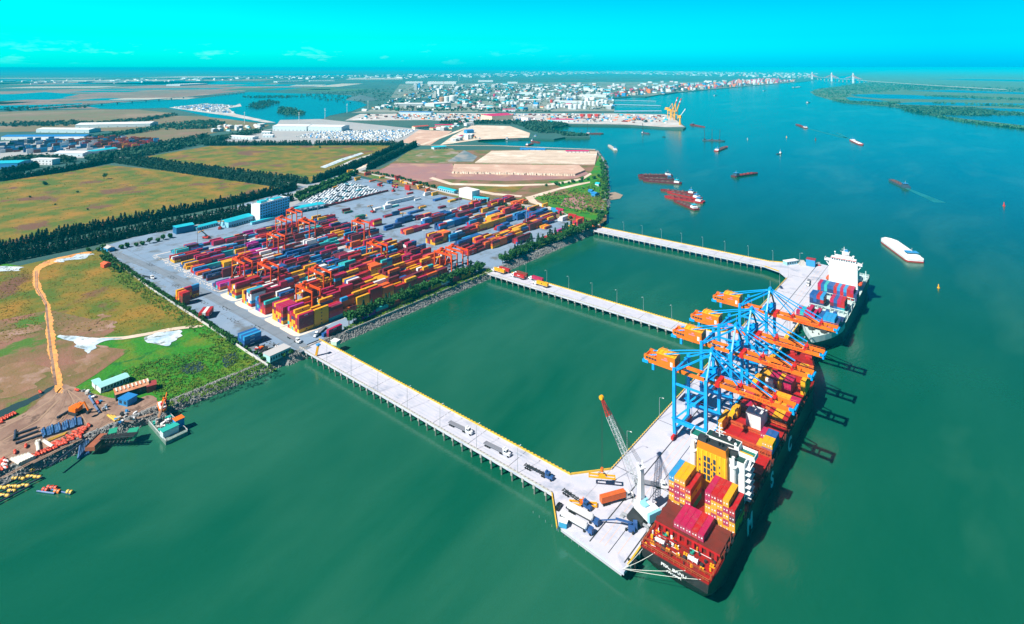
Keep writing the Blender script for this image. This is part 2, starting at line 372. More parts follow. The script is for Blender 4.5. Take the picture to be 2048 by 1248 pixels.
for pts in ([(1050, 394), (1060, 392), (1108, 378), (1150, 368), (1180, 363), (1180, 365.5), (1120, 379), (1068, 396), (1075, 404), (1130, 425), (1126, 427), (1060, 405)], [(930, 375), (990, 386), (1045, 391), (1042, 394), (985, 390), (925, 378)],
            [(865, 354), (905, 366), (1010, 369), (1100, 367), (1160, 357), (1180, 346), (1184, 348), (1165, 360), (1105, 370), (1010, 373), (900, 370), (858, 357)]):
    sheet('dirt_path', pts, -.03, M_sand)
sheet('sandbar', [(1200, 388), (1230, 384), (1246, 390), (1240, 397), (1212, 401), (1198, 398)], WATER + .35, mat('wet_sand', (.30, .24, .18), .6, col2=(.36, .27, .2), scale=.08))
# pale ground of the terminals and depots behind
sheet('terminal_ground', [(690, 241), (720, 228), (900, 226), (1000, 226.5), (1229, 227), (1330, 229), (1344, 233), (1369, 254), (1330, 254), (1255, 249), (1132, 247), (1000, 243), (905, 243), (860, 240)], -.1, M_white)
sheet('terminal_ground', [(450, 272), (545, 262), (560, 240), (640, 238), (835, 258), (860, 262), (795, 286), (640, 288), (450, 284)], -.1, M_road)
sheet('terminal_ground', [(800, 285), (838, 260), (905, 262), (860, 290)], -.08, M_pinksand)
sheet('terminal_ground', [(880, 290), (905, 272), (945, 250), (1020, 252), (1060, 266), (1058, 275), (960, 279), (925, 284)], -.1, M_sand)
sheet('terminal_ground', [(-300, 292), (0, 283), (130, 277), (330, 282), (300, 296), (250, 312), (120, 318), (0, 330), (-300, 352)], -.1, M_road)
sheet('terminal_ground', [(700, 226), (800, 210), (1225, 190), (1229, 222), (900, 224)], -.25, mat('industrial_ground', (.32, .32, .30), .9, col2=(.12, .17, .12), scale=.01))
sheet('terminal_ground', [(1180, 196), (1228, 190), (1300, 192), (1330, 186.8), (1400, 180.5), (1500, 171.5), (1600, 163.5), (1200, 164), (800, 168), (780, 196)], -.4, mat('town_ground', (.24, .24, .22), .9, col2=(.07, .14, .10), scale=.004, amt=.55))
sheet('dirt_path', [(838, 290), (930, 255), (936, 256), (848, 290)], 0, M_sand)
# the side arm of the river far to the west, with its islets
sheet('river', [(165, 212), (235, 205.5), (330, 200), (400, 196.5), (460, 189), (500, 184), (560, 186), (650, 188), (705, 191), (692, 199), (722, 204), (735, 210), (705, 222), (660, 231), (640, 240), (600, 243), (560, 248), (480, 241),
                (420, 234.5), (385, 226), (355, 219.5), (330, 215.5), (240, 218.5), (200, 217)], -.12, M_pond)
sheet('river', [(-300, 194), (0, 190), (90, 184), (160, 189), (120, 196), (0, 202), (-300, 210)], -.12, M_pond)
sheet('river', [(-300, 216), (100, 209), (165, 206), (160, 213), (90, 219), (-300, 226)], -.12, M_pond)
sheet('islet', [(338, 215), (415, 206.5), (422, 209.5), (470, 211), (480, 207), (483, 212.5), (456, 216), (472, 228), (552, 245), (530, 245), (460, 232), (420, 226.5), (370, 219.5)], .1, M_white)
# roads
def strip(name, px, w, z, m):
    P = [Vector((*W(*p), 0)) for p in px]; mb = MB(); Ls = []; Rs = []
    for i, p in enumerate(P):
        d = (P[min(i + 1, len(P) - 1)] - P[max(i - 1, 0)]).normalized(); n = Vector((-d.y, d.x, 0)) * w / 2
        Ls.append((p + n)[:2]); Rs.append((p - n)[:2])
    for i in range(len(P) - 1): mb.poly([(*Rs[i], z), (*Rs[i + 1], z), (*Ls[i + 1], z), (*Ls[i], z)])
    return tag(mb.build(name, m), kind='structure')
strip('road', [(-500, 605), (0, 512), (220, 468), (505, 411), (585, 391), (610, 378), (640, 367), (735, 335), (815, 298), (835, 286)], 15, 0.02, M_road)
strip('road', [(620, 372), (400, 344), (300, 332), (232, 321), (0, 356), (-500, 440)], 12, 0.08, M_road)
strip('road', [(232, 321), (250, 312), (420, 280), (520, 262), (600, 250)], 12, 0.14, M_road)
strip('road', [(800, 290), (1000, 291.5), (1190, 299)], 7, 0.05, M_sand)
# clay track, spoil heaps and trodden dirt in the waste ground by the yard
def blob(name, px, z, m, rag=1.0):
    """a patch with a ragged, natural outline"""
    P = [W(*p) for p in px]; P = [(min(x, shore(y) - .8), y) for x, y in P]; n = len(P); out = []
    for i in range(n):
        p0, p1, p2, p3 = P[i - 1], P[i], P[(i + 1) % n], P[(i + 2) % n]; k = max(3, int(math.dist(p1, p2) / 1.5))
        for j in range(k):
            t = j / k; q = [.5 * (2 * p1[a] + (p2[a] - p0[a]) * t + (2 * p0[a] - 5 * p1[a] + 4 * p2[a] - p3[a]) * t * t + (3 * p1[a] - p0[a] - 3 * p2[a] + p3[a]) * t ** 3) for a in (0, 1)]
            x, y = q; d = (rag - 1) * (1.6 * math.sin(x * .21 + y * .33) + 1.2 * math.sin(x * .47 - y * .29)) + rag * (.7 * math.sin(x * .23 + y * .31) + .45 * math.sin(x * .71 - y * .57) + .22 * math.sin(y * 1.5 + x * 1.1)); out.append((x + d * .6 + R.uniform(-.15, .15), y + d * .5 + R.uniform(-.15, .15)))
    return tag(MB().prism(out, z, z).build(name, m), kind='structure')
blob('clay_track', [(175, 503), (120, 514), (84, 525), (67, 541), (68, 575), (88, 606), (91, 640), (94, 690), (103, 735), (110, 778), (118, 785), (128, 782), (121, 745), (113, 700), (107, 650), (100, 612), (82, 572), (78, 546), (91, 533), (130, 520), (178, 507)], -.1, M_track)
for k, px in enumerate(([(74, 540), (75, 575), (93, 606), (97, 650), (103, 700), (113, 770)], [(71, 542), (72, 577), (91, 608), (95, 650), (100, 700), (110, 770)])): strip('wheel_rut', px, .7, -.07, M_dirt)
blob('dirt_ground', [(132, 768), (112, 772), (60, 815), (0, 845), (-300, 940), (-300, 1130), (0, 985), (60, 950), (150, 890), (215, 862), (300, 835), (322, 812), (300, 790), (262, 800), (200, 790), (150, 775)], -.14, M_dirt)
blob('spoil_patch', [(112, 670), (175, 674), (200, 676), (240, 676), (222, 680), (195, 688), (184, 698), (172, 707), (163, 697), (142, 683)], -.05, M_chalk, 1.8)
blob('spoil_patch', [(285, 676), (300, 668), (340, 662), (366, 660), (366, 671), (352, 683), (325, 692), (310, 686), (288, 684)], -.05, M_chalk, 1.8)
blob('spoil_patch', [(112, 521), (128, 516), (165, 508), (184, 508), (156, 518), (120, 524)], -.08, M_chalk, 3.0)
blob('spoil_patch', [(-60, 543), (0, 532), (44, 535), (36, 541), (0, 543), (-60, 554)], -.08, M_chalk, 3.0)
blob('dirt_path', [(200, 675), (250, 672), (300, 664), (345, 655), (400, 650), (402, 653), (350, 660), (300, 669), (252, 678), (205, 679)], -.06, M_sand)
for px in ([(0, 668), (60, 648), (78, 655), (50, 668), (0, 684)], [(115, 660), (180, 640), (200, 625), (222, 630), (190, 652), (140, 668)], [(180, 655), (215, 640), (222, 648), (200, 662)], [(0, 740), (60, 722), (90, 740), (60, 775), (0, 795)],
           [(150, 720), (200, 690), (215, 700), (180, 735), (150, 752)]):
    blob('bare_soil', px, -.16, mat('mauve_soil', (.28, .15, .10), .95, col2=(.17, .12, .035), scale=.09, bump=.3, bscale=.5, detail=9, col3=(.34, .22, .18), scale3=.05), 3.0)
for px in ([(360, 735), (395, 722), (410, 735), (380, 748)], [(445, 712), (470, 704), (475, 722), (450, 735)], [(0, 820), (60, 795), (105, 770), (108, 775), (60, 805), (0, 835)]):
    blob('puddle', px, -.18, mat('dark_pool', (.03, .06, .06), .15))
# yard paving
yard = [(-748, 203), (-663.5, 194.5), (-572, 191), (-369, 191), (-369, 612), (-900, 616), (-905, 600)]
tag(MB().prism(yard, -.3, 0).build('yard_paving', M_asphalt), kind='structure')
sheet('road', [(575, 402), (610, 375), (640, 371), (655, 380), (600, 405), (560, 425), (500, 432), (505, 420)], .03, M_road)
# rock revetment along the shore
def revet(px_or_pts, name='rock_revetment', wide=4.6, ragged=.5):
    P = px_or_pts; mb = MB(); rows = []
    for i, p in enumerate(P):
        a = P[max(i - 1, 0)]; b = P[min(i + 1, len(P) - 1)]; d = Vector((b[0] - a[0], b[1] - a[1], 0)).normalized(); n = Vector((d.y, -d.x, 0))
        rows.append([(p[0] + n.x * t * wide + R.uniform(-.7, .7) * ragged, p[1] + n.y * t * wide + R.uniform(-.7, .7) * ragged, z + (R.uniform(-.5, .5) if 0 < k < 4 else 0) * ragged)
                     for k, (t, z) in enumerate(((-.35, .12), (0, .2), (.3, -1.6), (.65, -3.6), (1.05, -5.8)))])
    for r0, r1 in zip(rows, rows[1:]):
        for k in range(4): mb.poly([r0[k], r0[k + 1], r1[k + 1], r1[k]])
    return tag(mb.build(name, M_rock), kind='structure')
def seg(a, b, step): n = max(2, int(math.dist(a, b) / step)); return [lp(a, b, i / n) for i in range(n + 1)]
revet(seg((SHORE - 3.5, -200), (SHORE - 3.5, 199), 1.6) + [(SHORE - 2, 203)], wide=5.4, ragged=.6); revet([(SHORE - 3, 201)] + seg((SHORE, 206), (SHORE, 612), 1.2)); revet(seg((SHORE, 612), (-382, 649), 3) + seg((-382, 649), (-403, 690), 3)[1:])
cp = [(-403, 690)] + [W(*p) for p in coast[:5]]
revet([q for a, b in zip(cp, cp[1:]) for q in seg(a, b, 8)], wide=7, ragged=2.2)

# wheel ruts fanning over the trodden ground, and far strips of paddy, ponds and scrub
for k, px in enumerate(([(122, 775), (100, 800), (60, 826), (0, 856), (-80, 890)], [(128, 778), (120, 810), (90, 850), (40, 890), (-20, 930)], [(130, 780), (150, 815), (170, 850), (140, 880), (80, 912), (0, 955)], [(135, 778), (165, 800), (200, 830), (250, 842), (300, 826)], [(134, 776), (185, 795), (215, 838), (160, 875), (60, 925)], [(110, 800), (70, 840), (0, 880)], [(150, 800), (120, 840), (60, 880), (0, 915)], [(240, 835), (280, 815), (306, 800)])):
    for j, dx in enumerate((0, 6)): strip('wheel_rut', [(x + dx, y + 1) for x, y in px], R.uniform(.5, 1.1), -.1 + .008 * j + .012 * k, (mat('dry_rut', (.34, .23, .16), .9), M_dirt, mat('damp_dirt', (.20, .12, .09), .9, col2=(.28, .18, .13), scale=.3))[(k + j) % 3])
r6 = random.Random(8)
for nm, mm, n, z, yy in (('field', mat('paddy_green', (.03, .12, .07), .9, col2=(.06, .15, .08), scale=.01), 46, -.18, (150, 205)), ('pond', M_pond, 30, -.10, (148, 200)), ('field', mat('fallow_pink', (.30, .16, .14), .9, col2=(.2, .16, .12), scale=.006), 30, -.14, (155, 215)), ('field', mat('pale_earth', (.45, .42, .36), .9), 14, -.06, (150, 200))):
    mb = MB()
    for k in range(n):
        x, y = r6.uniform(-250, 760), r6.uniform(*yy)
        if 330 < x < 760 and 180 < y < 250: continue
        a = W(x, y); D = depth(*a); l, w = r6.uniform(.05, .22) * D, r6.uniform(.02, .11) * D * max(.5, D / 5000); mb.box((a[0], a[1], z), (l, w, .012), mm, r6.choice((.87, .87, .7, 2.3)))
    tag(mb.build(nm), kind='structure')
sheet('spoil_strip', [(640, 351), (700, 321), (745, 307), (750, 308), (703, 323), (645, 353)], -.1, M_white); sheet('spoil_strip', [(640, 334), (680, 318), (722, 305), (728, 307), (690, 320), (650, 336)], -.08, M_chalk); sheet('spoil_strip', [(700, 345), (755, 315), (768, 314), (712, 347)], -.07, M_sand)
# ------------------------------------------------------------------ port colours
M_edge = mat('kerb_concrete', (.5, .48, .45), .9, col2=(.38, .36, .34), scale=.5)
M_yel = mat('warning_yellow', (.75, .48, .03), .6, col2=(.55, .33, .05), scale=.8)
M_dark = mat('dark_steel', (.03, .035, .04), .6)
M_black = mat('black_rubber', (.012, .012, .014), .7)
M_grey = mat('grey_steel', (.32, .34, .37), .5)
M_wht = mat('white_paint', (.82, .83, .84), .45, col2=(.70, .71, .72), scale=.3)
M_glass = mat('dark_window_glass', (.02, .05, .09), .12)
M_blue = mat('crane_blue', (.0, .27, .72), .42, col2=(.01, .36, .80), scale=.2)
M_orange = mat('crane_orange', (.80, .13, .006), .42, col2=(.84, .21, .01), scale=.15)
M_ochre = mat('house_ochre', (.88, .42, .008), .5, col2=(.82, .34, .01), scale=.3)
M_red = mat('signal_red', (.62, .015, .012), .5, col2=(.5, .012, .01), scale=.3)
M_rtg = mat('gantry_orange', (.78, .085, .004), .45, col2=(.62, .055, .004), scale=.2)
M_cyanroof = mat('cyan_roof_sheet', (.02, .50, .62), .5, col2=(.015, .42, .55), scale=.2)
M_bluewall = mat('blue_wall', (.03, .25, .55), .6)
# ------------------------------------------------------------------ jetties and quay
def jetty(y0, y1, x0, x1, label, kink):
    """piled approach jetty running from the shore to the quay"""
    t = thing('approach_jetty', ((x0 + x1) / 2, (y0 + y1) / 2, WATER), 0, label, 'jetty', 'approach jetties'); T = t.location
    L = lambda p: (p[0] - T.x, p[1] - T.y)
    pts = [L((x0, y0)), L((x1, y0))] + [L(k) for k in kink] + [L((x1, y1)), L((x0, y1))]
    part('deck', MB().prism(pts, 3.9, 5.0), M_conc, t)
    mb = MB()
    for i in range(1, 8):
        x = lerp(x0, x1, i / 8) - T.x; mb.box((x, 0, 5.004), (.25, y1 - y0 - 1.2, .012))
    part('expansion_joint', mb, M_dark, t)
    for k, yy in enumerate((-4.6, -2.4, 2.2, 4.4)): part('wheel_track', MB().box((-4, yy, 5.006 + .002 * k), (x1 - x0 - 16, .9, .008)), mat('tyre_marks', (.40, .43, .52), .85, col2=(.50, .52, .60), scale=.12, detail=9), t)
    for s, a in ((-1, L((x0, y0))), (1, L((x0, y1)))):
        mb = MB(); n = int((x1 - x0) / 2.2); ln = x1 - x0
        mb.box((a[0] + ln / 2, a[1] - s * .35, 5.0), (ln, .45, .55), M_edge if s < 0 else M_yel)
        for k in range(n): mb.box((a[0] + (k + .5) * ln / n, a[1] - s * .35, 5.55), (1.1, .47, .35), M_yel if s > 0 else M_edge)
        part('kerb', mb, None, t)
    mb = MB()
    for a, b in (((x1, y0), kink[0]), ((x1, y1), kink[-1])):
        a, b = L(a), L(b); mb.bar((*a, 5.4), (*b, 5.4), .45, .8)
    part('corner_kerb', mb, M_yel, t)
    capm = MB().box((0, 0, 2.8), (1.2, y1 - y0 + 1.1, 1.6)); capme = capm.mesh('pile_cap'); capme.materials.append(mat('weathered_cap', (.38, .38, .36), .9, col2=(.26, .27, .25), scale=.5))
    pm = MB().cyl((0, -(y1 - y0) / 2 + .3, -3), (0, -(y1 - y0) / 2 + .3, 2.9), .45, n=8); pme = pm.mesh('pile'); pme.materials.append(mat('tide_stained_concrete', (.20, .21, .19), .9, col2=(.12, .15, .12), scale=.6))
    n = int((x1 - x0) / 6.6)
    for k in range(n):
        x = lerp(x0, x1, (k + .5) / n) - T.x
        c = obj('pile_cap', capme, t, (x, 0, 0)); obj('pile', pme, c)
    return t
QX0, QX1, QY0, QY1 = -140., -107.5, 203., 637.
J = [(215.7, 231.8), (407.5, 424.0), (596.0, 614.5)]
jetty(J[0][0], J[0][1], SHORE - 4, -153, 'longest looking concrete jetty in front, with four trucks driving on it', [(QX0 + .1, 201), (QX0 + .1, 247)])
jetty(J[1][0], J[1][1], SHORE - 4, -153, 'middle concrete jetty with loaded container trucks queueing at its shore end', [(QX0 + .1, 398), (QX0 + .1, 435)])
jetty(J[2][0], J[2][1], SHORE - 4, -165, 'empty concrete jetty with a curved joint to the remote end of the quay', [(-150, 590), (QX0 + .1, 577), (QX0 + .1, 626)])
q = thing('container_quay', ((QX0 + QX1) / 2, QY0, WATER), 0, 'long pale concrete wharf on piles carrying the blue ship cranes', 'quay')
T = q.location
part('deck', MB().prism([(QX0 - T.x, 0), (QX1 - T.x, -3), (QX1 - T.x, QY1 - QY0), (-134 - T.x, QY1 - QY0 + 4), (QX0 - T.x, QY1 - QY0 - 8)], 3.7, 5.0), M_conc, q)
for x, w in ((-125.5, .5), (-116.7, .3), (-109.4, .5)): part('crane_rail', MB().box((x - T.x, (QY1 - QY0) / 2, 5.004), (w, QY1 - QY0 - 2, .03)), M_dark, q)
mb = MB()
for k in range(1, 9): mb.box((0, k * 48, 5.005), (QX1 - QX0 - 1, .3, .012))
part('expansion_joint', mb, M_dark, q)
mb = MB()
for x in (-122, -119.5, -113.4): mb.box((x - T.x, (QY1 - QY0) / 2, 5.006), (.25, QY1 - QY0 - 6, .008))
part('lane_line', mb, mat('faded_line', (.62, .45, .38), .9), q)
for a, b in (((QX0, 247), (QX0, 398)), ((QX0, 435), (QX0, 577))):
    mb = MB(); n = int((b[1] - a[1]) / 2.2); mb.box((a[0] - T.x + .3, (a[1] + b[1]) / 2 - T.y, 5.0), (.5, b[1] - a[1], .5), M_edge)
    for k in range(n): mb.box((a[0] - T.x + .3, a[1] - T.y + (k + .5) * 2.2, 5.5), (.52, 1.1, .3), M_yel)
    part('kerb', mb, None, q)
part('kerb', MB().box((QX1 - T.x - .4, (QY1 - QY0) / 2, 5.0), (.7, QY1 - QY0 - 2, .3)), M_yel, q)
capme = MB().box((0, 0, 2.3), (QX1 - QX0 + .8, 1.3, 1.9)).mesh('pile_cap'); capme.materials.append(M_edge)
pm = MB().cyl((-15.6, 0, -3), (-15.6, 0, 2.4), .5, n=8); pme = pm.mesh('pile'); pme.materials.append(mat('tide_stained_concrete', (.20, .21, .19), .9, col2=(.12, .15, .12), scale=.6))
for k in range(58):
    c = obj('pile_cap', capme, q, (0, 2.5 + k * 7.4, 0)); obj('pile', pme, c)
fm = MB().box((0, 0, 1.4), (1.3, 1.6, 3.2)).mesh('fender'); fm.materials.append(M_black)
for k in range(36): obj('fender', fm, q, (QX1 - T.x + .7, 5 + k * 12, 0))
bm_ = MB().cyl((0, 0, 5), (0, 0, 5.5), .3, n=8).cyl((0, 0, 5.5), (0, 0, 5.75), .5, n=8).mesh('bollard'); bm_.materials.append(M_dark)
for k in range(18): obj('bollard', bm_, q, (QX1 - T.x - 1.1, 3 + k * 24, 0))
mb = MB(); mb.cyl((0, 0, 3.6), (QX1 - QX0 - 2, -2.8, 3.6), .35, n=8)
for k in range(9): x = -14 + k * 3.6; mb.bar((x, -1.2 - .09 * (x + 16), 5), (x, -1.2 - .09 * (x + 16), 6), .1)
o = part('guard_rail', mb, M_grey, q); o.location = (-15, -.5, 0)
# lamp posts: shaft, arm, lamp
lamp = thing('lamp_post', (0, 0, 0), 0, 'slim grey lamp post', 'lamp post', 'lamp posts along the jetties and quay')
part('shaft', MB().cyl((0, 0, 0), (0, 0, 12), .13, .08, 6), M_grey, lamp)
part('arm', MB().bar((0, 0, 12), (0, 1.8, 12.4), .09), M_grey, lamp)
part('lamp_head', MB().box((0, 2.2, 12.3), (.35, .9, .18)), M_wht, lamp)
LAMPS = []
for j, nm in ((0, 'front jetty with the trucks'), (1, 'middle jetty'), (2, 'empty outermost jetty')):
    n = 7 if j == 0 else 8
    for k in range(n):
        x = -337 + 27.2 * k if j == 0 else -330 + 24 * k
        LAMPS.append((x, J[j][0] + .6 if j == 0 else J[j][1] - .6, 0 if j == 0 else PI, 'slim grey lamp post, %s from the shore on the %s' % (ORD[k], nm)))
for k, y in enumerate((262, 300, 342, 388, 450, 500, 548, 578, 622)):
    LAMPS.append((QX0 + 1, y, -PI / 2, 'slim grey lamp post on the landward edge of the quay, %s from the mobile crane' % ORD[k]))
for i, (x, y, rz, lb) in enumerate(LAMPS):
    if i == 0: lamp.location = (x, y, 0); lamp.rotation_euler.z = rz; lamp['label'] = lb
    else: dup(lamp, (x, y, 0), rz, lb)
# ------------------------------------------------------------------ ship to shore cranes
def sts():
    t = thing('ship_to_shore_crane', (0, 0, 0), 0, 'blue and orange ship-to-shore container crane', 'crane', 'ship-to-shore cranes on the quay')
    G, WL, HP = 17.0, 9.6, 35.0            # gauge, half leg spacing, portal height
    lw = 1.6
    for x in (0, G):
        for y in (-WL, WL):
            mb = MB(); top = HP + (2.5 if x == 0 else 0.0)
            if x == 0: mb.bar((x, y * .93, 2.6), (x, y, 10), 1.5, 1.5); mb.bar((x, y, 9.8), (x, y, top), lw, lw)
            else: mb.bar((x, y * .93, 2.6), (x, y, 10), 1.5, 1.5); mb.bar((x, y, 9.8), (x, y, top + 1.5), lw, lw)
            part('leg', mb, M_blue, t)
            mb = MB(); mb.box((x, y * .93, 1.4), (.9, 5.0, 1.2)); 
            for k in range(4): mb.cyl((x - .35, y * .93 - 2.1 + 1.4 * k, .45), (x + .35, y * .93 - 2.1 + 1.4 * k, .45), .45, n=10)
            mb.box((x, y * .93 + math.copysign(3.1, y), .9), (1.2, 1.4, 1.5))
            part('bogie', mb, M_red, t)
        part('sill_beam', MB().bar((x, -WL, 3.6), (x, WL, 3.6), 1.3, 1.6), M_blue, t)
        part('portal_tie', MB().bar((x, -WL, HP + .5), (x, WL, HP + .5), 1.1, 1.6), M_blue, t)
    for y in (-WL, WL):
        part('portal_beam', MB().bar((0, y, 10.2), (G, y, 10.2), 1.3, 1.9), M_blue, t)
        part('upper_beam', MB().bar((0, y, 29.5), (G, y, 29.5), .8, 1.0), M_blue, t)
        part('diagonal_brace', MB().bar((.4, y, 11), (G - .2, y, 29), .8, .8), M_blue, t)
        part('diagonal_brace', MB().bar((.0, y, HP + 1), (G * .97, y * .25, 46.8), .8, .8), M_blue, t)
        part('a_frame_leg', MB().bar((G, y, HP), (G * .98, y * .12, 48.0), .8, .8), M_blue if y < 0 else M_dark, t)
    mb = MB(); mb.box((G * .98, 0, 47.2), (2.0, 3.4, 1.5)); [mb.cyl((G * .98, y - .3, 49.2), (G * .98, y + .3, 49.2), .8, n=10, m=None) for y in (-1, 1)]
    part('a_frame_head', mb, M_blue, t)
    part('mast', MB().cyl((G * .98, .4, 48.5), (G * .98, .4, 54), .08, n=5), M_grey, t)
    GY = 3.2; ZB = 33.2
    mb = MB()
    for y in (-GY, GY): mb.bar((-20, y, ZB), (G + 3.2, y, ZB), .8, 1.7)
    for x in (-19.5, -9, 1, 10): mb.bar((x, -GY, ZB), (x, GY, ZB), .6, 1.0)
    part('landside_girder', mb, M_orange, t)
    b = MB(); X0, X1 = G + 4.2, 56.5
    for y in (-GY, GY): b.bar((X0, y, ZB), (X1, y, ZB), .85, 1.9)
    for x in (X0 + .4, X0 + 10, X0 + 20, X0 + 29, X1 - .4): b.bar((x, -GY, ZB), (x, GY, ZB), .6, .9)
    for x in range(int(X0) + 1, int(X1), 2):
        for y in (-GY, GY): b.bar((x, y, ZB + .9), (x, y, ZB + 1.9), .1)
    for y in (-GY, GY): b.bar((X0, y, ZB + 1.9), (X1, y, ZB + 1.9), .1)
    boom = part('boom', b, M_orange, t)
    for s in (-1, 1):
        tx = obj('lettering', LET, boom, (X0 + 18, s * (GY + .46), ZB)); tx.rotation_euler = (PI / 2, 0, 0 if s < 0 else PI)
    mb = MB()
    for x in (X0 + 9.5, X0 + 26): mb.box((x, 0, ZB + .8), (1.6, 7.4, .5)); [mb.bar((x, y, ZB + 1), (x, y, ZB + 3.4), .5) for y in (-GY, GY)]
    part('stay_bracket', mb, M_red, boom)
    part('boom_hinge', MB().box((G + 3.7, 0, ZB - 1), (2.0, 8.6, 2.4)), M_red, t)
    part('boom_tip', MB().box((X1 + .4, 0, ZB - 1.2), (1.0, 9.0, 1.3)).box((X1 - .4, -GY - .8, ZB + .2), (2.2, .8, 1.2)), M_blue, t)
    for y in (-1.2, 1.2):
        yy = GY * math.copysign(1, y)
        part('forestay', MB().bar((G, y, 48.4), (X0 + 26, yy, ZB + 3.2), .55), M_blue, t)
        part('forestay', MB().bar((G, y, 48.0), (X0 + 9.5, yy, ZB + 3.2), .55), M_blue, t)
        part('backstay', MB().bar((G, y, 48.2), (-18, yy, ZB + 3.0), .5), M_blue, t)
    # machinery house and its open tail platform
    h = MB().box((-7.6, 0, ZB + .9), (10.5, 7.6, 5.2))
    house = part('machinery_house', h, M_orange, t)
    mb = MB().gable((-7.6, 0, ZB + 6.1), (10.5, 7.6), .7, M_ochre, axis='x', over=.25)
    for k in range(5): mb.box((-12.2 + 2.3 * k, 0, ZB + 6.72), (.14, 7.9, .1), M_orange)
    part('roof', mb, None, house)
    mb = MB()
    for k in range(3): mb.box((-11 + k * 2.4, -3.83, ZB + 2.4), (1.2, .06, 1.6))
    part('door', MB().box((-4.2, -3.84, ZB + 1), (1.3, .08, 2.4)), M_wht, house)
    part('emblem', MB().box((-8.2, -3.83, ZB + 3.2), (3.8, .05, .5)).box((-7.6, -3.83, ZB + 4.1), (1.5, .05, .7)), mat('pink_emblem', (.65, .2, .3), .6), house)
    mb = MB()
    for y in (-3.6, 3.6): mb.box((-16.6, y, ZB + .9), (7.6, .25, 2.2)); mb.bar((-20, y, ZB + 3.6), (-13, y, ZB + 3.2), .2)
    mb.box((-20.2, 0, ZB + .9), (.3, 7.2, 1.6)); mb.box((-16.6, 0, ZB + .75), (7.6, 7.2, .2))
    for k in range(4): mb.cyl((-19 + k * 1.6, -2, ZB + 1.6), (-19 + k * 1.6, 2, ZB + 1.6), .55, n=8)
    part('tail_platform', mb, M_orange, t)
    mb = MB()
    for k in range(4): mb.box((-18.6 + 1.7 * k, -3.76, ZB + 1.3), (1.4, .06, 1.1))
    part('vent_grille', mb, M_dark, t)
    mb = MB().box((-19.5, 0, ZB - 1.3), (3.4, 8.4, 1.5)); mb.box((-15, -3, ZB - 4.2), (1.4, 1.4, 3.4)); mb.box((-16, 0, ZB - 1.0), (7, 1.0, .6))
    part('tail_walkway', mb, M_blue, t)
    mb = MB()
    for k in range(7):
        x = -13 + k * 2.0
        P = [(x + 2.0 * u, -3.2, ZB - 1.0 - 6.5 * u * (1 - u)) for u in (0, .2, .4, .6, .8, 1)]
        for a, c in zip(P, P[1:]): mb.bar(a, c, .09)
    part('festoon_cable', mb, M_dark, t)
    mb = MB().box((27, 0, ZB - 1.6), (5, 5.6, .8)); mb.bar((27, -1.6, ZB - 1.5), (27, -1.6, 22), .09); mb.bar((27, 1.6, ZB - 1.5), (27, 1.6, 22), .09); mb.bar((29, -1.6, ZB - 1.5), (29, -1.6, 22), .09); mb.bar((29, 1.6, ZB - 1.5), (29, 1.6, 22), .09)
    part('trolley', mb, M_dark, t)
    part('operator_cab', MB().box((31.5, 2.0, ZB - 4.2), (2.2, 2.2, 2.6)), M_wht, t)
    mb = MB().box((28, 0, 21), (2.4, 12.0, .6)); mb.box((28, 0, 21.6), (2, 4, 1)); [mb.box((28 + sx, sy, 20.2), (.4, .4, .9)) for sx in (-1, 1) for sy in (-5.8, 5.8)]
    part('spreader', mb, M_ochre, t)
    mb = MB()
    for k in range(8):
        z = 4 + k * 3.8; a, b2 = ((.9, WL + .9), (-2.2, WL + .9)) if k % 2 else ((-2.2, WL + .9), (.9, WL + .9))
        mb.bar((a[0], a[1], z), (b2[0], b2[1], z + 3.6), .5, .15); mb.box((b2[0], b2[1], z + 3.6), (1.4, 1.3, .12))
    mb.bar((-2.4, WL + 1.6, 3), (-2.4, WL + 1.6, 35), .15); mb.bar((1.2, WL + 1.6, 3), (1.2, WL + 1.6, 35), .15)
    part('stair_tower', mb, M_blue, t)
    part('boom_hoist_platform', MB().box((G - 1, 0, HP + 1.2), (6, 13, .25)).box((G + .5, 3, HP + 1.4), (2.6, 2.6, 2)).box((G - 1.4, -3, HP + 1.4), (2, 2, 1.4)), M_blue, t)
    mb = MB()
    for y in (-WL, WL):
        for x in (0, G): mb.box((x, y, 11), (2.4, 2.4, .2))
        for k in range(9): mb.bar((.8 + k * 1.9, y * 1.09, 11.1), (.8 + k * 1.9, y * 1.09, 12.2), .08)
        mb.bar((0, y * 1.09, 12.2), (G, y * 1.09, 12.2), .08)
    part('walkway', mb, M_blue, t)
    return t
LET = text_mesh('NAM DINH VU PORT', 1.75, M_red)
c0 = sts(); c0.location = (-125.5, 298.6, 0)
c0['label'] = 'blue and orange quay crane standing next to the yellow funnel casing of the black ship'
for y, lb in ((337.0, 'blue and orange quay crane, second along the quay from the yellow funnel casing'), (365.5, 'blue and orange quay crane, third along the quay, boom over the black ship bow'),
              (405.5, 'blue and orange quay crane with its boom ending at the pale ship bow')):
    dup(c0, (-125.5, y, 0), 0, lb)
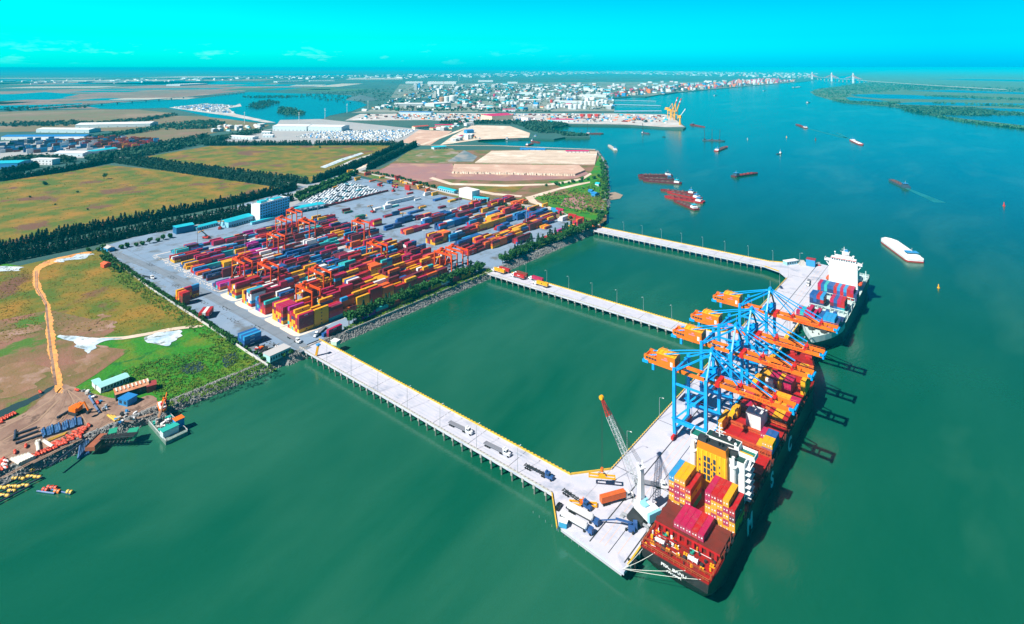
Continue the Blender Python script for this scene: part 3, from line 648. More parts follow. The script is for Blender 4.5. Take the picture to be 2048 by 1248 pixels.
# ------------------------------------------------------------------ mobile harbour crane
def harbour_crane():
    X, Y = -115.2, 230.0
    t = thing('mobile_harbour_crane', (X, Y, 0), 0, 'white mobile harbour crane with a lattice jib tipped in red', 'crane')
    rz = math.atan2(1.0, -1.15)
    ch = MB().box((0, 0, 1.0), (7, 13, 1.6))
    for x in (-2.6, 2.6):
        for k in range(6): ch.cyl((x - .5, -5.4 + 2.15 * k, .75), (x + .5, -5.4 + 2.15 * k, .75), .75, n=10)
    part('chassis', ch, M_dark, t)
    for sx in (-1, 1):
        for sy in (-1, 1): part('outrigger', MB().bar((sx * 2, sy * 5.4, 1.7), (sx * 6.2, sy * 5.4, 1.5), .8, .7).box((sx * 6.2, sy * 5.4, 0), (1.8, 1.8, .5)).cyl((sx * 6.2, sy * 5.4, .4), (sx * 6.2, sy * 5.4, 1.6), .3), M_grey, t)
    part('slewing_ring', MB().cyl((0, 0, 2.6), (0, 0, 3.6), 2.6, n=20), M_dark, t)
    d = Vector((-1.0, .42, 0)).normalized(); n = Vector((-d.y, d.x, 0))
    def at(f, s, z): v = d * f + n * s; return (v.x, v.y, z)
    a = math.atan2(d.y, d.x)
    def bx(f, s, z, dim): p = at(f, s, z); return (p, dim)
    mb = MB(); mb.box(at(-3.0, 0, 3.6), (9.0, 5.6, 3.6), None, a); mb.box(at(-6.4, 0, 3.8), (3.2, 6.2, 4.0), None, a)
    hs = part('machinery_house', mb, M_wht, t)
    part('roof_plant', MB().box(at(-3.6, 1.2, 7.2), (3.6, 2.2, 1.3), None, a).box(at(-1, -1.6, 7.2), (2.2, 1.6, .9), None, a), mat('pale_blue_paint', (.25, .60, .78), .5), hs)
    part('counterweight', MB().box(at(-8.4, 0, 4.0), (1.4, 6.4, 3.6), None, a), mat('pale_blue_paint', (.25, .60, .78), .5), t)
    tw = MB(); tw.box(at(0, 0, 3.6), (2.5, 2.5, 17.5), None, a, .72)
    tower = part('tower', tw, M_wht, t)
    mb = MB()
    for k in range(7): mb.box(at(1.28 - .04 * k, 0, 6 + 2.0 * k), (.06, .7, 1.0), None, a)
    part('window', mb, mat('pale_blue_paint', (.25, .60, .78), .5), tower)
    part('operator_cab', MB().box(at(2.2, -1.6, 11.5), (2.2, 2.2, 2.6), None, a), M_glass, t)
    mb = MB(); mb.box(at(0, 0, 21.1), (2.6, 3.4, .4), None, a)
    for s in (-1.2, 1.2): mb.bar(at(.6, s, 21.4), at(.6, s, 23.2), .25); mb.bar(at(-.8, s, 21.4), at(.6, s, 23.2), .2); mb.cyl(at(.6, s - .25, 23.1), at(.6, s + .25, 23.1), .55, n=10)
    part('tower_head', mb, M_wht, t)
    # lattice jib from the tower foot to the tip over the basin
    tip = Vector((-137.2 - X, 234.0 - Y, 41.5)); foot = Vector(at(1.6, 0, 12.0))
    ax = (tip - foot); Ln = ax.length; ax.normalize(); sd = Vector((-ax.y, ax.x, 0)).normalized(); up = sd.cross(ax).normalized() * -1
    def jp(t_, i): 
        w = 1.0
        if t_ > .8: w = lerp(.95, .35, (t_ - .8) / .2)
        q_ = foot + ax * (Ln * t_); sx, sy = ((-1, -1), (1, -1), (1, 1), (-1, 1))[i]
        return q_ + sd * (sx * w) + up * (sy * w)
    def lattice(t0, t1, n, m, name, r=.10):
        mb = MB()
        for k in range(n):
            a_, b_ = lerp(t0, t1, k / n), lerp(t0, t1, (k + 1) / n)
            for i in range(4):
                mb.bar(jp(a_, i), jp(b_, i), r * 1.7); j = (i + 1) % 4
                mb.bar(jp(a_, i), jp(b_, j), r); mb.bar(jp(a_, i), jp(a_, j), r)
        return part(name, mb, m, t)
    lattice(.0, .80, 15, mat('jib_grey', (.50, .53, .56), .5), 'jib'); lattice(.80, 1.0, 5, M_red, 'jib_tip')
    part('jib_sheave', MB().cyl(tip - sd * .6 + ax * .6, tip + sd * .6 + ax * .6, 1.05, n=14), M_ochre, t)
    mb = MB(); hd = Vector(at(.6, 0, 23.2))
    for s in (-.9, -.3, .3, .9): mb.bar(hd + n * s, tip + sd * s * .6, .10)
    part('luffing_rope', mb, M_dark, t)
    hook = Vector((-136.5 - X, 226.0 - Y, 8.6)); hook.xy = tip.xy + Vector((.0, .0))
    mb = MB()
    for s in (-.5, .5): mb.bar(tip + sd * s, hook + sd * s, .09)
    mb.bar(at(-1, 2.6, 6), tip + sd * .2, .08); part('hoist_rope', mb, M_dark, t)
    part('hook_block', MB().box(hook - Vector((0, 0, 1.2)), (1.0, 1.0, 1.8)), M_orange, t)
    s2 = thing('container_spreader', (tip.x + X, tip.y + Y, 5.2), .55, 'yellow container spreader hanging from the hook of the white mobile crane', 'spreader')
    part('frame', MB().bar((-6, -1.0, 0), (6, -1.0, 0), .5, .6).bar((-6, 1.0, 0), (6, 1.0, 0), .5, .6).bar((-6, -1.2, 0), (-6, 1.2, 0), .5, .6).bar((6, -1.2, 0), (6, 1.2, 0), .5, .6).box((0, 0, -.2), (3.4, 2.2, 1.0)), M_ochre, s2)
    part('sling', MB().bar((-2, -.8, .6), (0, 0, 3), .12).bar((2, -.8, .6), (0, 0, 3), .12).bar((-2, .8, .6), (0, 0, 3), .12).bar((2, .8, .6), (0, 0, 3), .12), M_dark, s2)
harbour_crane()
def ground_spreader(x, y, rz):
    s2 = thing('container_spreader', (x, y, .3), rz, 'yellow container spreader lying on the quay beside the red container truck', 'spreader')
    part('frame', MB().bar((-6, -1.0, .3), (6, -1.0, .3), .5, .6).bar((-6, 1.0, .3), (6, 1.0, .3), .5, .6).bar((-6, -1.2, .3), (-6, 1.2, .3), .5, .6).bar((6, -1.2, .3), (6, 1.2, .3), .5, .6), M_ochre, s2)
    part('head_block', MB().box((0, 0, .5), (3.0, 2.0, 1.1)).bar((0, 0, 1.4), (0, 0, 3.2), .4), M_orange, s2)
ground_spreader(-138.3, 219.3, .55)
# ------------------------------------------------------------------ shipping containers
PAL = {'maroon': (.17, .007, .028), 'red': (.48, .006, .012), 'crimson': (.46, .003, .075), 'yellow': (.84, .40, .002), 'blue': (.012, .10, .34), 'navy': (.012, .04, .15), 'sky blue': (.02, .30, .62),
       'teal': (.03, .45, .46), 'white': (.78, .79, .80), 'magenta': (.48, .012, .30), 'orange': (.78, .13, .015), 'green': (.02, .16, .11), 'brown': (.22, .05, .03)}
def cmat(c):
    k = PAL[c]; k2 = tuple(v * .78 + .012 for v in k)
    return mat('container_' + c.replace(' ', '_'), k, .5, col2=k2, scale=.16, col3=tuple(v * .7 + d * .3 for v, d in zip(k, (.22, .15, .11))), scale3=.55, detail=8)
M_wlogo = mat('white_lettering', (.75, .76, .78), .6); M_blogo = mat('black_lettering', (.03, .03, .03), .6)
CME = {}
def cbox(mb, col, L, hi, o=(0, 0, 0), rz=0.0, door=False, logo=True, simple=False, seed=0):
    """one container, long axis along y, origin at the centre of its floor"""
    m = cmat(col); h = 2.59 if not hi else 2.9; w = 2.44; cs, sn = math.cos(rz), math.sin(rz)
    def P(x, y, z): return (o[0] + x * cs - y * sn, o[1] + x * sn + y * cs, o[2] + z)
    hx, hy = w / 2, L / 2
    def quad(a, b, c, d, mm=m): mb.poly([P(*a), P(*b), P(*c), P(*d)], mm)
    if simple:
        b = len(mb.v); mb.box((o[0], o[1], o[2]), (w, L, h), m, rz)
    else:
        i = .06; e = .14
        # roof with a raised rim, sides and ends recessed between the corner posts
        mb.box(P(0, 0, 0), (w - 2 * i, L - 2 * i, h - .05), m, rz)
        for sx in (-1, 1):
            mb.box(P(sx * (hx - e / 2), 0, 0), (e, L, .16), m, rz); mb.box(P(sx * (hx - e / 2), 0, h - .12), (e, L, .12), m, rz)
            for sy in (-1, 1): mb.box(P(sx * (hx - e / 2), sy * (hy - e / 2), .16), (e, e, h - .28), m, rz)
        for sy in (-1, 1): mb.box(P(0, sy * (hy - e / 2), 0), (w - 2 * e, e, .16), m, rz); mb.box(P(0, sy * (hy - e / 2), h - .12), (w - 2 * e, e, .12), m, rz)
        # corrugation
        n = int(L / .62)
        for k in range(n):
            y = -hy + e + (k + .5) * (L - 2 * e) / n
            for sx in (-1, 1): mb.box(P(sx * (hx - i + .012), y, .16), (.05, .3, h - .28), m, rz)
        for k in range(int(L / 1.2)):
            mb.box(P(0, -hy + .8 + k * 1.2, h - .05), (w - .4, .5, .03), m, rz)
    if logo:
        if col == 'yellow':
            for sx in (-1, 1): x = sx * (hx + .012); quad((x, -.55, 1.0), (x, .55, 1.0), (x, .55, 1.9), (x, -.55, 1.9), M_blogo)
        elif col in ('blue', 'navy', 'sky blue', 'magenta', 'red', 'crimson') and L > 8:
            for sx in (-1, 1):
                x = sx * (hx + .012)
                if col in ('red', 'crimson') and seed % 3: continue
                for k in range(5 if col != 'magenta' else 3):
                    y = -hy * .1 * sx + sx * (k - 2) * .62; y2 = y + sx * .42
                    quad((x, y, 1.3), (x, y2, 1.3), (x, y2, 1.95), (x, y, 1.95), M_wlogo)
def cmesh(col, L, hi, seed=0):
    k = (col, round(L), hi, seed % 3 if col in ('red', 'crimson') else 0)
    if k not in CME:
        mb = MB(); cbox(mb, col, L, hi, seed=seed); CME[k] = mb.mesh('container_' + col.replace(' ', '_'))
    return CME[k]
DOOR = {}
def dmesh(col):
    if col not in DOOR:
        mb = MB(); m = cmat(col)
        for s in (-1, 1):
            mb.box((s * .58, -.02, .2), (1.08, .05, 2.2), m)
            for x in (.25, .85): mb.box((s * x, -.07, .22), (.07, .05, 2.16), M_grey)
            mb.box((s * .55, -.08, 1.2), (.5, .03, .5 if s > 0 else .3), M_wlogo)
        DOOR[col] = mb.mesh('door')
    return DOOR[col]
CONT = []      # every container of the scene: (x, y, z, rz, L, hi, colour, phrase, kind of place)
def put(x, y, z, col, L=12.19, hi=False, rz=0.0, where='', place='yard', force=False): CONT.append([x, y, z, rz, L, hi, col, where, place, force])
TIER = ['bottom', 'second', 'third', 'fourth', 'fifth', 'sixth', 'seventh']
def pick(ws): 
    r = R.random() * sum(w for _, w in ws)
    for c, w in ws:
        r -= w
        if r <= 0: return c
    return ws[0][0]
MIX = [('maroon', 32), ('red', 13), ('crimson', 17), ('yellow', 9), ('blue', 13), ('navy', 11), ('sky blue', 5), ('teal', 3), ('white', 5), ('magenta', 4), ('orange', 1), ('brown', 2)]
MSCMIX = [('yellow', 30), ('red', 18), ('maroon', 22), ('crimson', 14), ('blue', 6), ('teal', 4), ('white', 4), ('orange', 5)]
# --- the eleven gantry crane blocks of the front yard, rows of six between wheel runways
BLK = [-398, -421, -448, -471, -497.5, -528, -553.5, -580, -605, -632, -659]
BLKN = ['first block from the water', 'second block from the water', 'third block from the water', 'fourth block from the water', 'fifth block from the water', 'sixth block from the water', 'seventh block', 'eighth block', 'ninth block', 'tenth block', 'block by the long sheds']
fixed = {  # the stacks that face the camera, bottom to top, across the six rows from far to near the water
    0: ['red teal yellow yellow maroon magenta', 'yellow yellow red red crimson', 'teal yellow yellow navy red', 'yellow red yellow maroon red yellow', 'red yellow red red yellow', 'yellow maroon maroon maroon crimson'],
    1: ['yellow yellow yellow maroon crimson', 'yellow yellow red maroon yellow', 'yellow red yellow red crimson', 'blue yellow yellow red crimson', 'magenta red yellow red crimson', 'yellow navy red maroon crimson'],
    2: ['blue blue blue sky_blue', 'blue teal blue navy', 'magenta blue maroon red maroon', 'yellow red maroon', 'red red crimson', 'red red maroon teal'],
    3: ['red yellow yellow yellow', 'yellow yellow yellow maroon', 'teal red maroon', 'yellow blue white white sky_blue', 'red white white maroon teal', 'red sky_blue white white maroon'],
    4: ['yellow maroon red blue', 'blue maroon red red crimson', 'blue yellow red maroon', 'yellow maroon yellow yellow', 'yellow red maroon white', 'teal red yellow maroon crimson']}
for b, bx in enumerate(BLK):
    hiT = (5, 5, 5, 5, 4, 3, 3, 2, 3, 2, 2)[b]
    y0 = 227.0 if b < 6 else 229.0; nslot = 14 if b not in (0,) else 12
    if b >= 6: nslot = 15
    if b == 10: y0 = 240
    for s in range(nslot):
        y = y0 + 6.1 + s * 12.75
        two = R.random() < .22 and not (s == 0 and b < 5)          # two 20 ft boxes instead of one 40 ft
        hs = [max(0, min(hiT, int(R.gauss(hiT * (.80 if b < 5 else .66), 1.15)))) for _ in range(6)]
        if s == 0 and b >= 5: hs = [R.choice((1, 2, 2, 1, 0, 2)) for _ in range(6)]
        if R.random() < .07 and s: hs = [h if R.random() < .4 else 0 for h in hs]
        run = pick(MIX if b > 2 else MSCMIX)
        for r in range(6):
            x = bx - 6.75 + r * 2.7
            col_ = fixed[b][r].split() if (s == 0 and b in fixed) else None
            for t in range(len(col_) if col_ else hs[r]):
                c = col_[t].replace('_', ' ') if col_ else (run if R.random() < .55 else pick(MIX if b > 2 else MSCMIX))
                wh = '%s tier, %s row, %s bay of the %s' % (TIER[t], ORD[r], ORD[s], BLKN[b])
                if two:
                    for k in (-1, 1): put(x, y + k * 3.1, t * 2.6, c if R.random() < .6 else pick(MIX), 6.06, where=wh + (' quay end' if k < 0 else ' inland end'))
                else: put(x, y, t * 2.6, c, where=wh)
# --- the outer yard: long stacks of empties and loaded boxes north of the diagonal road
def stack(px, n, wide, tiers, mix, name, L=12.19, jitter=.5, fill=1.0):
    x0, y0 = W(*px)
    for s in range(n):
        hs = [max(1, tiers - (1 if R.random() < jitter * .6 else 0) - (1 if R.random() < jitter * .25 else 0)) for _ in range(wide)]
        run = pick(mix)
        if R.random() > fill: continue
        for r in range(wide):
            for t in range(hs[r]): put(x0 - 2.55 * (wide - 1 - r) - 1.25, y0 + L / 2 + s * (L + .5), t * 2.6, run if R.random() < .45 else pick(mix), L, where='%s tier, %s row, %s bay of the %s' % (TIER[t], ORD[r], ORD[s], name))
BLU = [('blue', 40), ('navy', 20), ('sky blue', 18), ('maroon', 12), ('white', 6), ('red', 8)]; RD = [('maroon', 34), ('red', 20), ('crimson', 14), ('yellow', 10), ('blue', 8), ('orange', 6)]; YL = [('yellow', 50), ('red', 15), ('maroon', 20), ('orange', 10), ('blue', 5)]
for px, n, w, t, mx, nm in [((938, 512), 5, 5, 3, RD, 'long stack behind the twin gantry cranes'), ((985, 498), 3, 4, 3, RD, 'short stack by the shore road'), ((1004, 487), 3, 6, 3, YL, 'yellow topped stack by the shore'), ((870, 491), 2, 6, 4, YL, 'tall yellow stack by the diagonal road'),
                            ((917, 498), 3, 3, 3, BLU, 'blue stack beside the tall yellow stack'), ((1030, 471), 3, 4, 3, YL, 'yellow stack in the middle of the outer yard'), ((925, 474), 3, 4, 3, RD, 'red stack in the middle of the outer yard'), ((960, 463), 3, 3, 3, YL, 'mixed stack in the middle of the outer yard'),
                            ((985, 447), 2, 5, 3, YL, 'yellow stack near the white shed'), ((1060, 462), 4, 4, 3, RD, 'red stack near the shore trees'), ((1000, 463), 2, 4, 2, BLU, 'blue stack by the light mast'), ((772, 462), 2, 2, 2, BLU, 'navy stack by the diagonal road'), ((795, 450), 3, 2, 3, BLU, 'navy stack of three tiers'),
                            ((812, 470), 3, 4, 2, RD, 'low red stack by the diagonal road'), ((850, 452), 4, 3, 3, BLU, 'long blue stack'), ((880, 462), 5, 4, 3, BLU, 'wide blue stack'), ((1065, 440), 3, 5, 3, BLU, 'blue stack near the outer wall'), ((1055, 452), 2, 3, 3, RD, 'maroon stack near the outer wall'),
                            ((915, 436), 3, 3, 2, RD, 'maroon stack in the outer yard'), ((890, 441), 2, 2, 2, BLU, 'blue pair of rows in the outer yard'), ((950, 441), 2, 2, 2, YL, 'yellow pair of rows'), ((980, 437), 3, 3, 2, [('white', 50), ('sky blue', 20), ('blue', 30)], 'white and blue stack'), ((1010, 430), 3, 5, 3, RD, 'tall maroon stack near the outer wall'),
                            ((950, 415), 2, 5, 3, RD, 'crimson stack by the white shed'), ((925, 421), 2, 4, 2, RD, 'violet and maroon stack'), ((965, 426), 2, 3, 2, YL, 'yellow stack by the white shed'), ((985, 415), 2, 4, 3, RD, 'maroon stack by the white shed'), ((1010, 405), 2, 6, 2, RD, 'red stack by the outer wall'), ((1035, 413), 2, 5, 2, YL, 'yellow stack by the outer wall'),
                            ((748, 454), 1, 4, 3, RD, 'lone red stack by the diagonal road'), ((715, 441), 1, 2, 2, [('green', 1)], 'green pair by the canopy'), ((690, 428), 1, 3, 2, [('green', 2), ('maroon', 1)], 'green stack by the canopy'), ((775, 411), 4, 2, 2, [('white', 1)], 'white reefer row'), ((750, 421), 1, 2, 1, [('white', 1)], 'white pair'), ((770, 419), 2, 2, 2, [('white', 2), ('teal', 1)], 'white and teal row'),
                            ((800, 423), 2, 2, 1, RD, 'low maroon row'), ((840, 418), 1, 2, 1, YL, 'low yellow pair'), ((850, 392), 2, 2, 2, [('white', 1)], 'far white reefer row'), ((830, 402), 1, 1, 1, [('white', 1)], 'single white box'), ((900, 405), 2, 2, 1, RD, 'low red row'), ((870, 403), 2, 2, 1, RD, 'low maroon pair'), ((865, 392), 1, 1, 2, YL, 'far yellow pair'), ((880, 418), 1, 2, 2, RD, 'maroon pair'),
                            ((905, 428), 1, 2, 2, [('white', 1), ('red', 1)], 'white topped pair'), ((1125, 443), 1, 3, 2, [('white', 1)], 'white boxes near the shore gate'), ((1140, 462), 1, 2, 2, YL, 'yellow boxes near the shore gate'), ((1092, 459), 1, 4, 1, YL, 'yellow low boxes'), ((1120, 470), 1, 3, 2, [('magenta', 2), ('red', 1)], 'magenta boxes by the shore trees'), ((1085, 482), 2, 2, 1, YL, 'yellow boxes by the shore trees'),
                            ((1155, 452), 1, 3, 3, RD, 'boxes by the shore gate'), ((900, 484), 2, 4, 3, BLU, 'blue stack behind the yellow stack'), ((895, 452), 2, 3, 2, RD, 'red rows by the blue stacks'), ((940, 455), 2, 3, 3, BLU, 'blue rows in the middle of the outer yard'), ((1035, 489), 2, 3, 3, RD, 'crimson stack beside the canteen'),
                            ((1090, 446), 2, 4, 3, RD, 'red stack near the gate'), ((1035, 441), 2, 4, 3, BLU, 'blue rows by the wall stacks'), ((870, 437), 2, 3, 2, BLU, 'blue rows by the diagonal road'), ((835, 441), 2, 2, 2, RD, 'maroon rows by the navy stacks'), ((1060, 424), 2, 4, 2, RD, 'red rows beside the outer wall'), ((940, 428), 2, 2, 2, RD, 'maroon rows near the white shed'),
                            ((955, 492), 2, 3, 3, RD, 'maroon stack in front of the yellow rows'), ((770, 436), 2, 2, 2, BLU, 'navy boxes on the apron'), ((820, 429), 2, 2, 1, BLU, 'low blue boxes on the apron'), ((1000, 450), 2, 3, 3, YL, 'yellow stack by the blue rows')]:
    stack(px, n, w, t, mx, nm)
for px, c, n in [((735, 350), 'red', 2), ((765, 355), 'yellow', 1), ((795, 360), 'red', 3), ((810, 367), 'yellow', 1), ((760, 372), 'red', 2), ((780, 366), 'blue', 2), ((745, 363), 'orange', 1), ((830, 369), 'red', 2), ((840, 376), 'yellow', 2), ((815, 380), 'red', 3), ((790, 375), 'crimson', 2), ((855, 383), 'orange', 2), ((805, 363), 'yellow', 1),
                 ((715, 360), 'yellow', 2), ((670, 376), 'yellow', 1), ((820, 388), 'red', 1), ((700, 345), 'yellow', 2), ((868, 386), 'sky blue', 1), ((1090, 414), 'yellow', 2), ((1110, 424), 'sky blue', 2), ((1120, 428), 'crimson', 3), ((1145, 436), 'red', 2), ((1160, 441), 'red', 2), ((1180, 450), 'maroon', 2), ((1192, 454), 'orange', 1)]:
    for t in range(n): put(*W(*px), t * 2.6, c, 12.19, rz=R.choice((0, PI / 2, .3)), where='%s tier of a small heap along the outer fence' % TIER[t])
for k in range(14):   # the red line of boxes fencing the parked cars
    x, y = W(lerp(655, 770, k / 13), lerp(413, 384, k / 13)); put(x, y, 0, R.choice(('red', 'maroon')), 12.19, rz=.08, where='red wall beside the parked cars')
# --- the row of boxes along the shore hedge
for k in range(9):
    for t in range(2):
        for r in range(2):
            put(-372.5 - 2.6 * r, 276 + k * 12.7 if k < 4 else 284 + k * 12.7, t * 2.6, pick(MSCMIX) if k > 0 else ('magenta', 'yellow')[r], where='%s tier, %s row, %s box of the line behind the shore hedge' % (TIER[t], ORD[r], ORD[k]))
# --- loose stacks on the open apron by the perimeter wall
def local(px, items, name, rz=0.0):
    x0, y0 = W(*px); cs, sn = math.cos(rz), math.sin(rz)
    for (dx, dy, t, c, L) in items: put(x0 + dx * cs - dy * sn, y0 + dx * sn + dy * cs, t * 2.6, c, L, rz=rz, where='%s tier of the %s' % (TIER[t], name), force=True)
local((360, 603), [(0, 0, t, c, 6.06) for t, c in enumerate(('teal', 'orange', 'yellow', 'yellow'))] + [(0, 6.3, t, c, 6.06) for t, c in enumerate(('red', 'yellow', 'orange', 'crimson'))] + [(0, 12.6, t, c, 6.06) for t, c in enumerate(('yellow', 'maroon', 'blue', 'sky blue'))] +
      [(5.2, -1.0, t, c, 6.06) for t, c in enumerate(('teal', 'yellow', 'orange', 'orange'))] + [(7.8, -1, t, c, 6.06) for t, c in enumerate(('blue', 'maroon', 'brown', 'red'))] + [(10.4, -1.0, t, c, 6.06) for t, c in enumerate(('maroon', 'brown', 'brown', 'red'))], 'high orange and yellow pile by the perimeter wall', .12)
local((405, 633), [(0, 0, 0, 'red', 12.19), (0, 0, 1, 'red', 12.19), (2.6, 0, 0, 'orange', 12.19), (2.6, 0, 1, 'white', 12.19), (5.2, 0, 0, 'navy', 12.19), (5.2, 0, 1, 'red', 12.19)], 'small red and white pile by the perimeter wall', .9)
local((494, 683), [(2.55 * i, 0, t, c, 12.19) for i in range(4) for t, c in enumerate(('navy', 'blue', 'sky blue' if i % 2 else 'blue'))], 'blue pile beside the scrap yard', 0)
local((650, 672), [(0, 4, 0, 'blue', 12.19), (3.0, 6, 0, 'maroon', 12.19), (3.0, 6, 1, 'crimson', 12.19)], 'pair of boxes by the jetty gate', .1)
# ------------------------------------------------------------------ ships
M_hullblk = mat('black_hull', (.006, .008, .011), .45, col2=(.016, .017, .02), scale=.12, col3=(.035, .014, .010), scale3=.22, detail=8)
M_deckred = mat('red_deck', (.44, .008, .005), .55, col2=(.15, .010, .008), scale=.16, detail=8)
M_hatch = mat('hatch_cover_red', (.52, .008, .012), .5, col2=(.30, .014, .012), scale=.2, detail=8)
M_hatchbr = mat('hatch_cover_brown', (.19, .022, .014), .6, col2=(.09, .022, .015), scale=.2, detail=8)
M_lash = mat('lashing_red', (.46, .05, .02), .55, col2=(.55, .12, .03), scale=.5)
M_greendk = mat('green_deck', (.01, .16, .12), .6)
M_rope = mat('mooring_rope', (.7, .72, .66), .8)
def loft(L, hb, D, bl, tilt=8.0, BP=2.0):
    mb = MB(); S = []
    def ring(yd, ym, yw, yk, hd, hm, hw, zm, zw, zk): S.append([(hd, yd, D), (hm, ym, zm), (hw, yw, zw), (0, yk, zk)])
    ring(0, .6, 2.2, 3, hb * .95, hb * .90, hb * .55, D * .62, D * .36, D * .30)
    ring(3, 3.2, 4.6, 5, hb * .985, hb * .95, hb * .72, D * .52, D * .14, D * .02)
    ring(8, 8, 9, 10, hb, hb * .985, hb * .82, D * .42, -.2, -1.5)
    ring(20, 20, 20, 20, hb, hb, hb * .96, D * .4, -1.5, -3); ring(34, 34, 34, 34, hb, hb, hb, D * .4, -2, -3)
    y0 = L - bl; ring(y0, y0, y0, y0, hb, hb, hb, D * .4, -2, -3)
    for s in (.2, .4, .58, .74, .87, .96, 1.0):
        ring(y0 + s * bl, y0 + s * (bl - tilt * .5), y0 + s * (bl - tilt), y0 + s * (bl - tilt), hb * (1 - s ** BP) + .05, hb * (1 - s ** (BP * .78)) + .04, hb * (1 - s ** (BP * .6)) + .03, D * .45, -2, -3)
    for sg in (1, -1):
        for a, b in zip(S, S[1:]):
            for k in range(3):
                q = [(sg * a[k][0], *a[k][1:]), (sg * a[k + 1][0], *a[k + 1][1:]), (sg * b[k + 1][0], *b[k + 1][1:]), (sg * b[k][0], *b[k][1:])]
                mb.poly(q if sg > 0 else q[::-1])
    a = S[0]; mb.poly([(x, y, z) for x, y, z in a] + [(-x, y, z) for x, y, z in a[::-1][1:]])
    out = [(x[0][0], x[0][1]) for x in S]; return mb, out + [(-x, y) for x, y in out[::-1]], S
def rail(mb, pts, z, h=1.1, w=.09, step=3.0):
    for a, b in zip(pts, pts[1:]):
        mb.bar((*a, z + h), (*b, z + h), w); mb.bar((*a, z + h * .55), (*b, z + h * .55), w * .8)
        n = max(1, int(math.dist(a, b) / step))
        for i in range(n + 1): p = lp(a, b, i / n); mb.bar((*p, z), (*p, z + h), w)
def wall_windows(mb, x0, x1, y, z0, rows, dz, n, w=.9, h=1.0, face=-1):
    for r in range(rows):
        for k in range(n):
            x = lerp(x0, x1, (k + .5) / n); mb.box((x, y, z0 + r * dz), (w, .08, h))
# ---- the big black ship
SX, SY, D1 = -91.2, 209.0, 11.0
ship = thing('container_ship', (SX, SY, WATER), 0, 'big black container ship with red deck moored under the blue quay cranes', 'container ship')
hull, outl, ST = loft(219, 14.5, D1, 56, 10, 1.85)
H1 = part('hull', hull, M_hullblk, ship)
part('deck', MB().prism([(x * .985, y) for x, y in outl], D1 - .25, D1 - .15), M_deckred, ship)
mb = MB(); rail(mb, [(-13.6, 18), (-13.7, .6), (13.7, .6), (13.6, 18)], D1 - .1, 1.5, .16, 2.2); rail(mb, [(-13.4, 3), (13.4, 3)], D1 + .5, 1.2, .14, 2.2)
part('railing', mb, mat('rail_rust', (.34, .06, .02), .6, col2=(.5, .14, .04), scale=.6), ship); mb = MB(); rail(mb, [(14.2, 18), (14.2, 60)], D1 - .1, 1.1, .1, 4); rail(mb, [(14.2, 74), (14.2, 164)], D1 - .1, 1.1, .1, 4)
part('railing', mb, M_dark, ship); mb = MB()
for k in range(26):
    for sx in (13.9, -13.9): mb.box((sx, 16 + k * 5.7, D1 - .1), (.8, 1.6, R.uniform(.8, 2.6))); mb.bar((sx, 17 + k * 5.7, D1), (sx * .97, 19.5 + k * 5.7, D1 + 2.2), .18)
part('side_fitting', mb, M_hatchbr, ship); part('side_walkway', MB().box((13.75, 92, D1 - .14), (1.5, 150, .06)).box((-13.75, 92, D1 - .14), (1.5, 150, .06)), M_dark, ship)
bul = MB(); T_ = [(x[0][0], x[0][1]) for x in ST[-8:]]
for sg in (1, -1):
    for a, b in zip(T_, T_[1:]): bul.poly([(sg * a[0], a[1], D1 - .3), (sg * b[0], b[1], D1 - .3), (sg * b[0] * 1.01, b[1] + .3, D1 + 2.2), (sg * a[0] * 1.01, a[1], D1 + 2.2)])
part('bulwark', bul, M_hullblk, ship)
part('forecastle_deck', MB().prism([(x * .96, y) for x, y in outl if y > 183], D1 + .1, D1 + .5), M_deckred, ship)
for s, lst in ((1, (('M', 46), ('S', 80), ('C', 113))),):
    for ch, y in lst:
        o = obj('lettering', text_mesh(ch, 9.5, mat('hull_lettering', (.60, .68, .70), .6), .12, .03), H1, (14.58, y, 5.4)); o.rotation_euler = (PI / 2, 0, PI / 2)
o = obj('lettering', text_mesh('MSC BANU', 2.1, M_wht, .06), H1, (0, .28, 8.7)); o.rotation_euler = (PI / 2 - .12, 0, 0)
o = obj('lettering', text_mesh('PANAMA', 1.45, M_wht, .06), H1, (0, .62, 6.7)); o.rotation_euler = (PI / 2 - .3, 0, 0)
# aft mooring deck
mb = MB()
for x in (-9, -7.2, 4.5, 6.4): mb.cyl((x - .9, 6.2, D1 + .8), (x + .9, 6.2, D1 + .8), .75, n=10); mb.cyl((x - .95, 6.2, D1 + .8), (x - .8, 6.2, D1 + .8), 1.05, n=12); mb.cyl((x + .8, 6.2, D1 + .8), (x + .95, 6.2, D1 + .8), 1.05, n=12)
part('winch_drum', mb, M_wht, ship)
bol = MB().cyl((0, 0, 0), (0, 0, .9), .28, n=8).cyl((.9, 0, 0), (.9, 0, .9), .28, n=8).cyl((0, 0, .9), (0, 0, 1.05), .4, n=8).cyl((.9, 0, .9), (.9, 0, 1.05), .4, n=8).box((.45, 0, 0), (1.9, .8, .15)).mesh('bollard'); bol.materials.append(M_ochre)
for x, y in ((-11, 4), (-4.6, 4.4), (-2.5, 8), (-.5, 4.6), (1.6, 7), (9, 4.6), (11.5, 8.5), (-11.5, 10)): obj('bollard', bol, ship, (x, y, D1 - .1))
r5 = random.Random(5)
for k in range(34):
    x, y = r5.uniform(-12.6, 12.6), r5.uniform(1.6, 12)
    part('deck_fitting', MB().box((x, y, D1 - .1), (r5.uniform(.3, .9), r5.uniform(.3, .9), r5.uniform(.4, 1.5)), None, r5.uniform(0, 2)), (M_dark, M_ochre, M_hatchbr, M_wht, M_dark)[k % 5], ship)
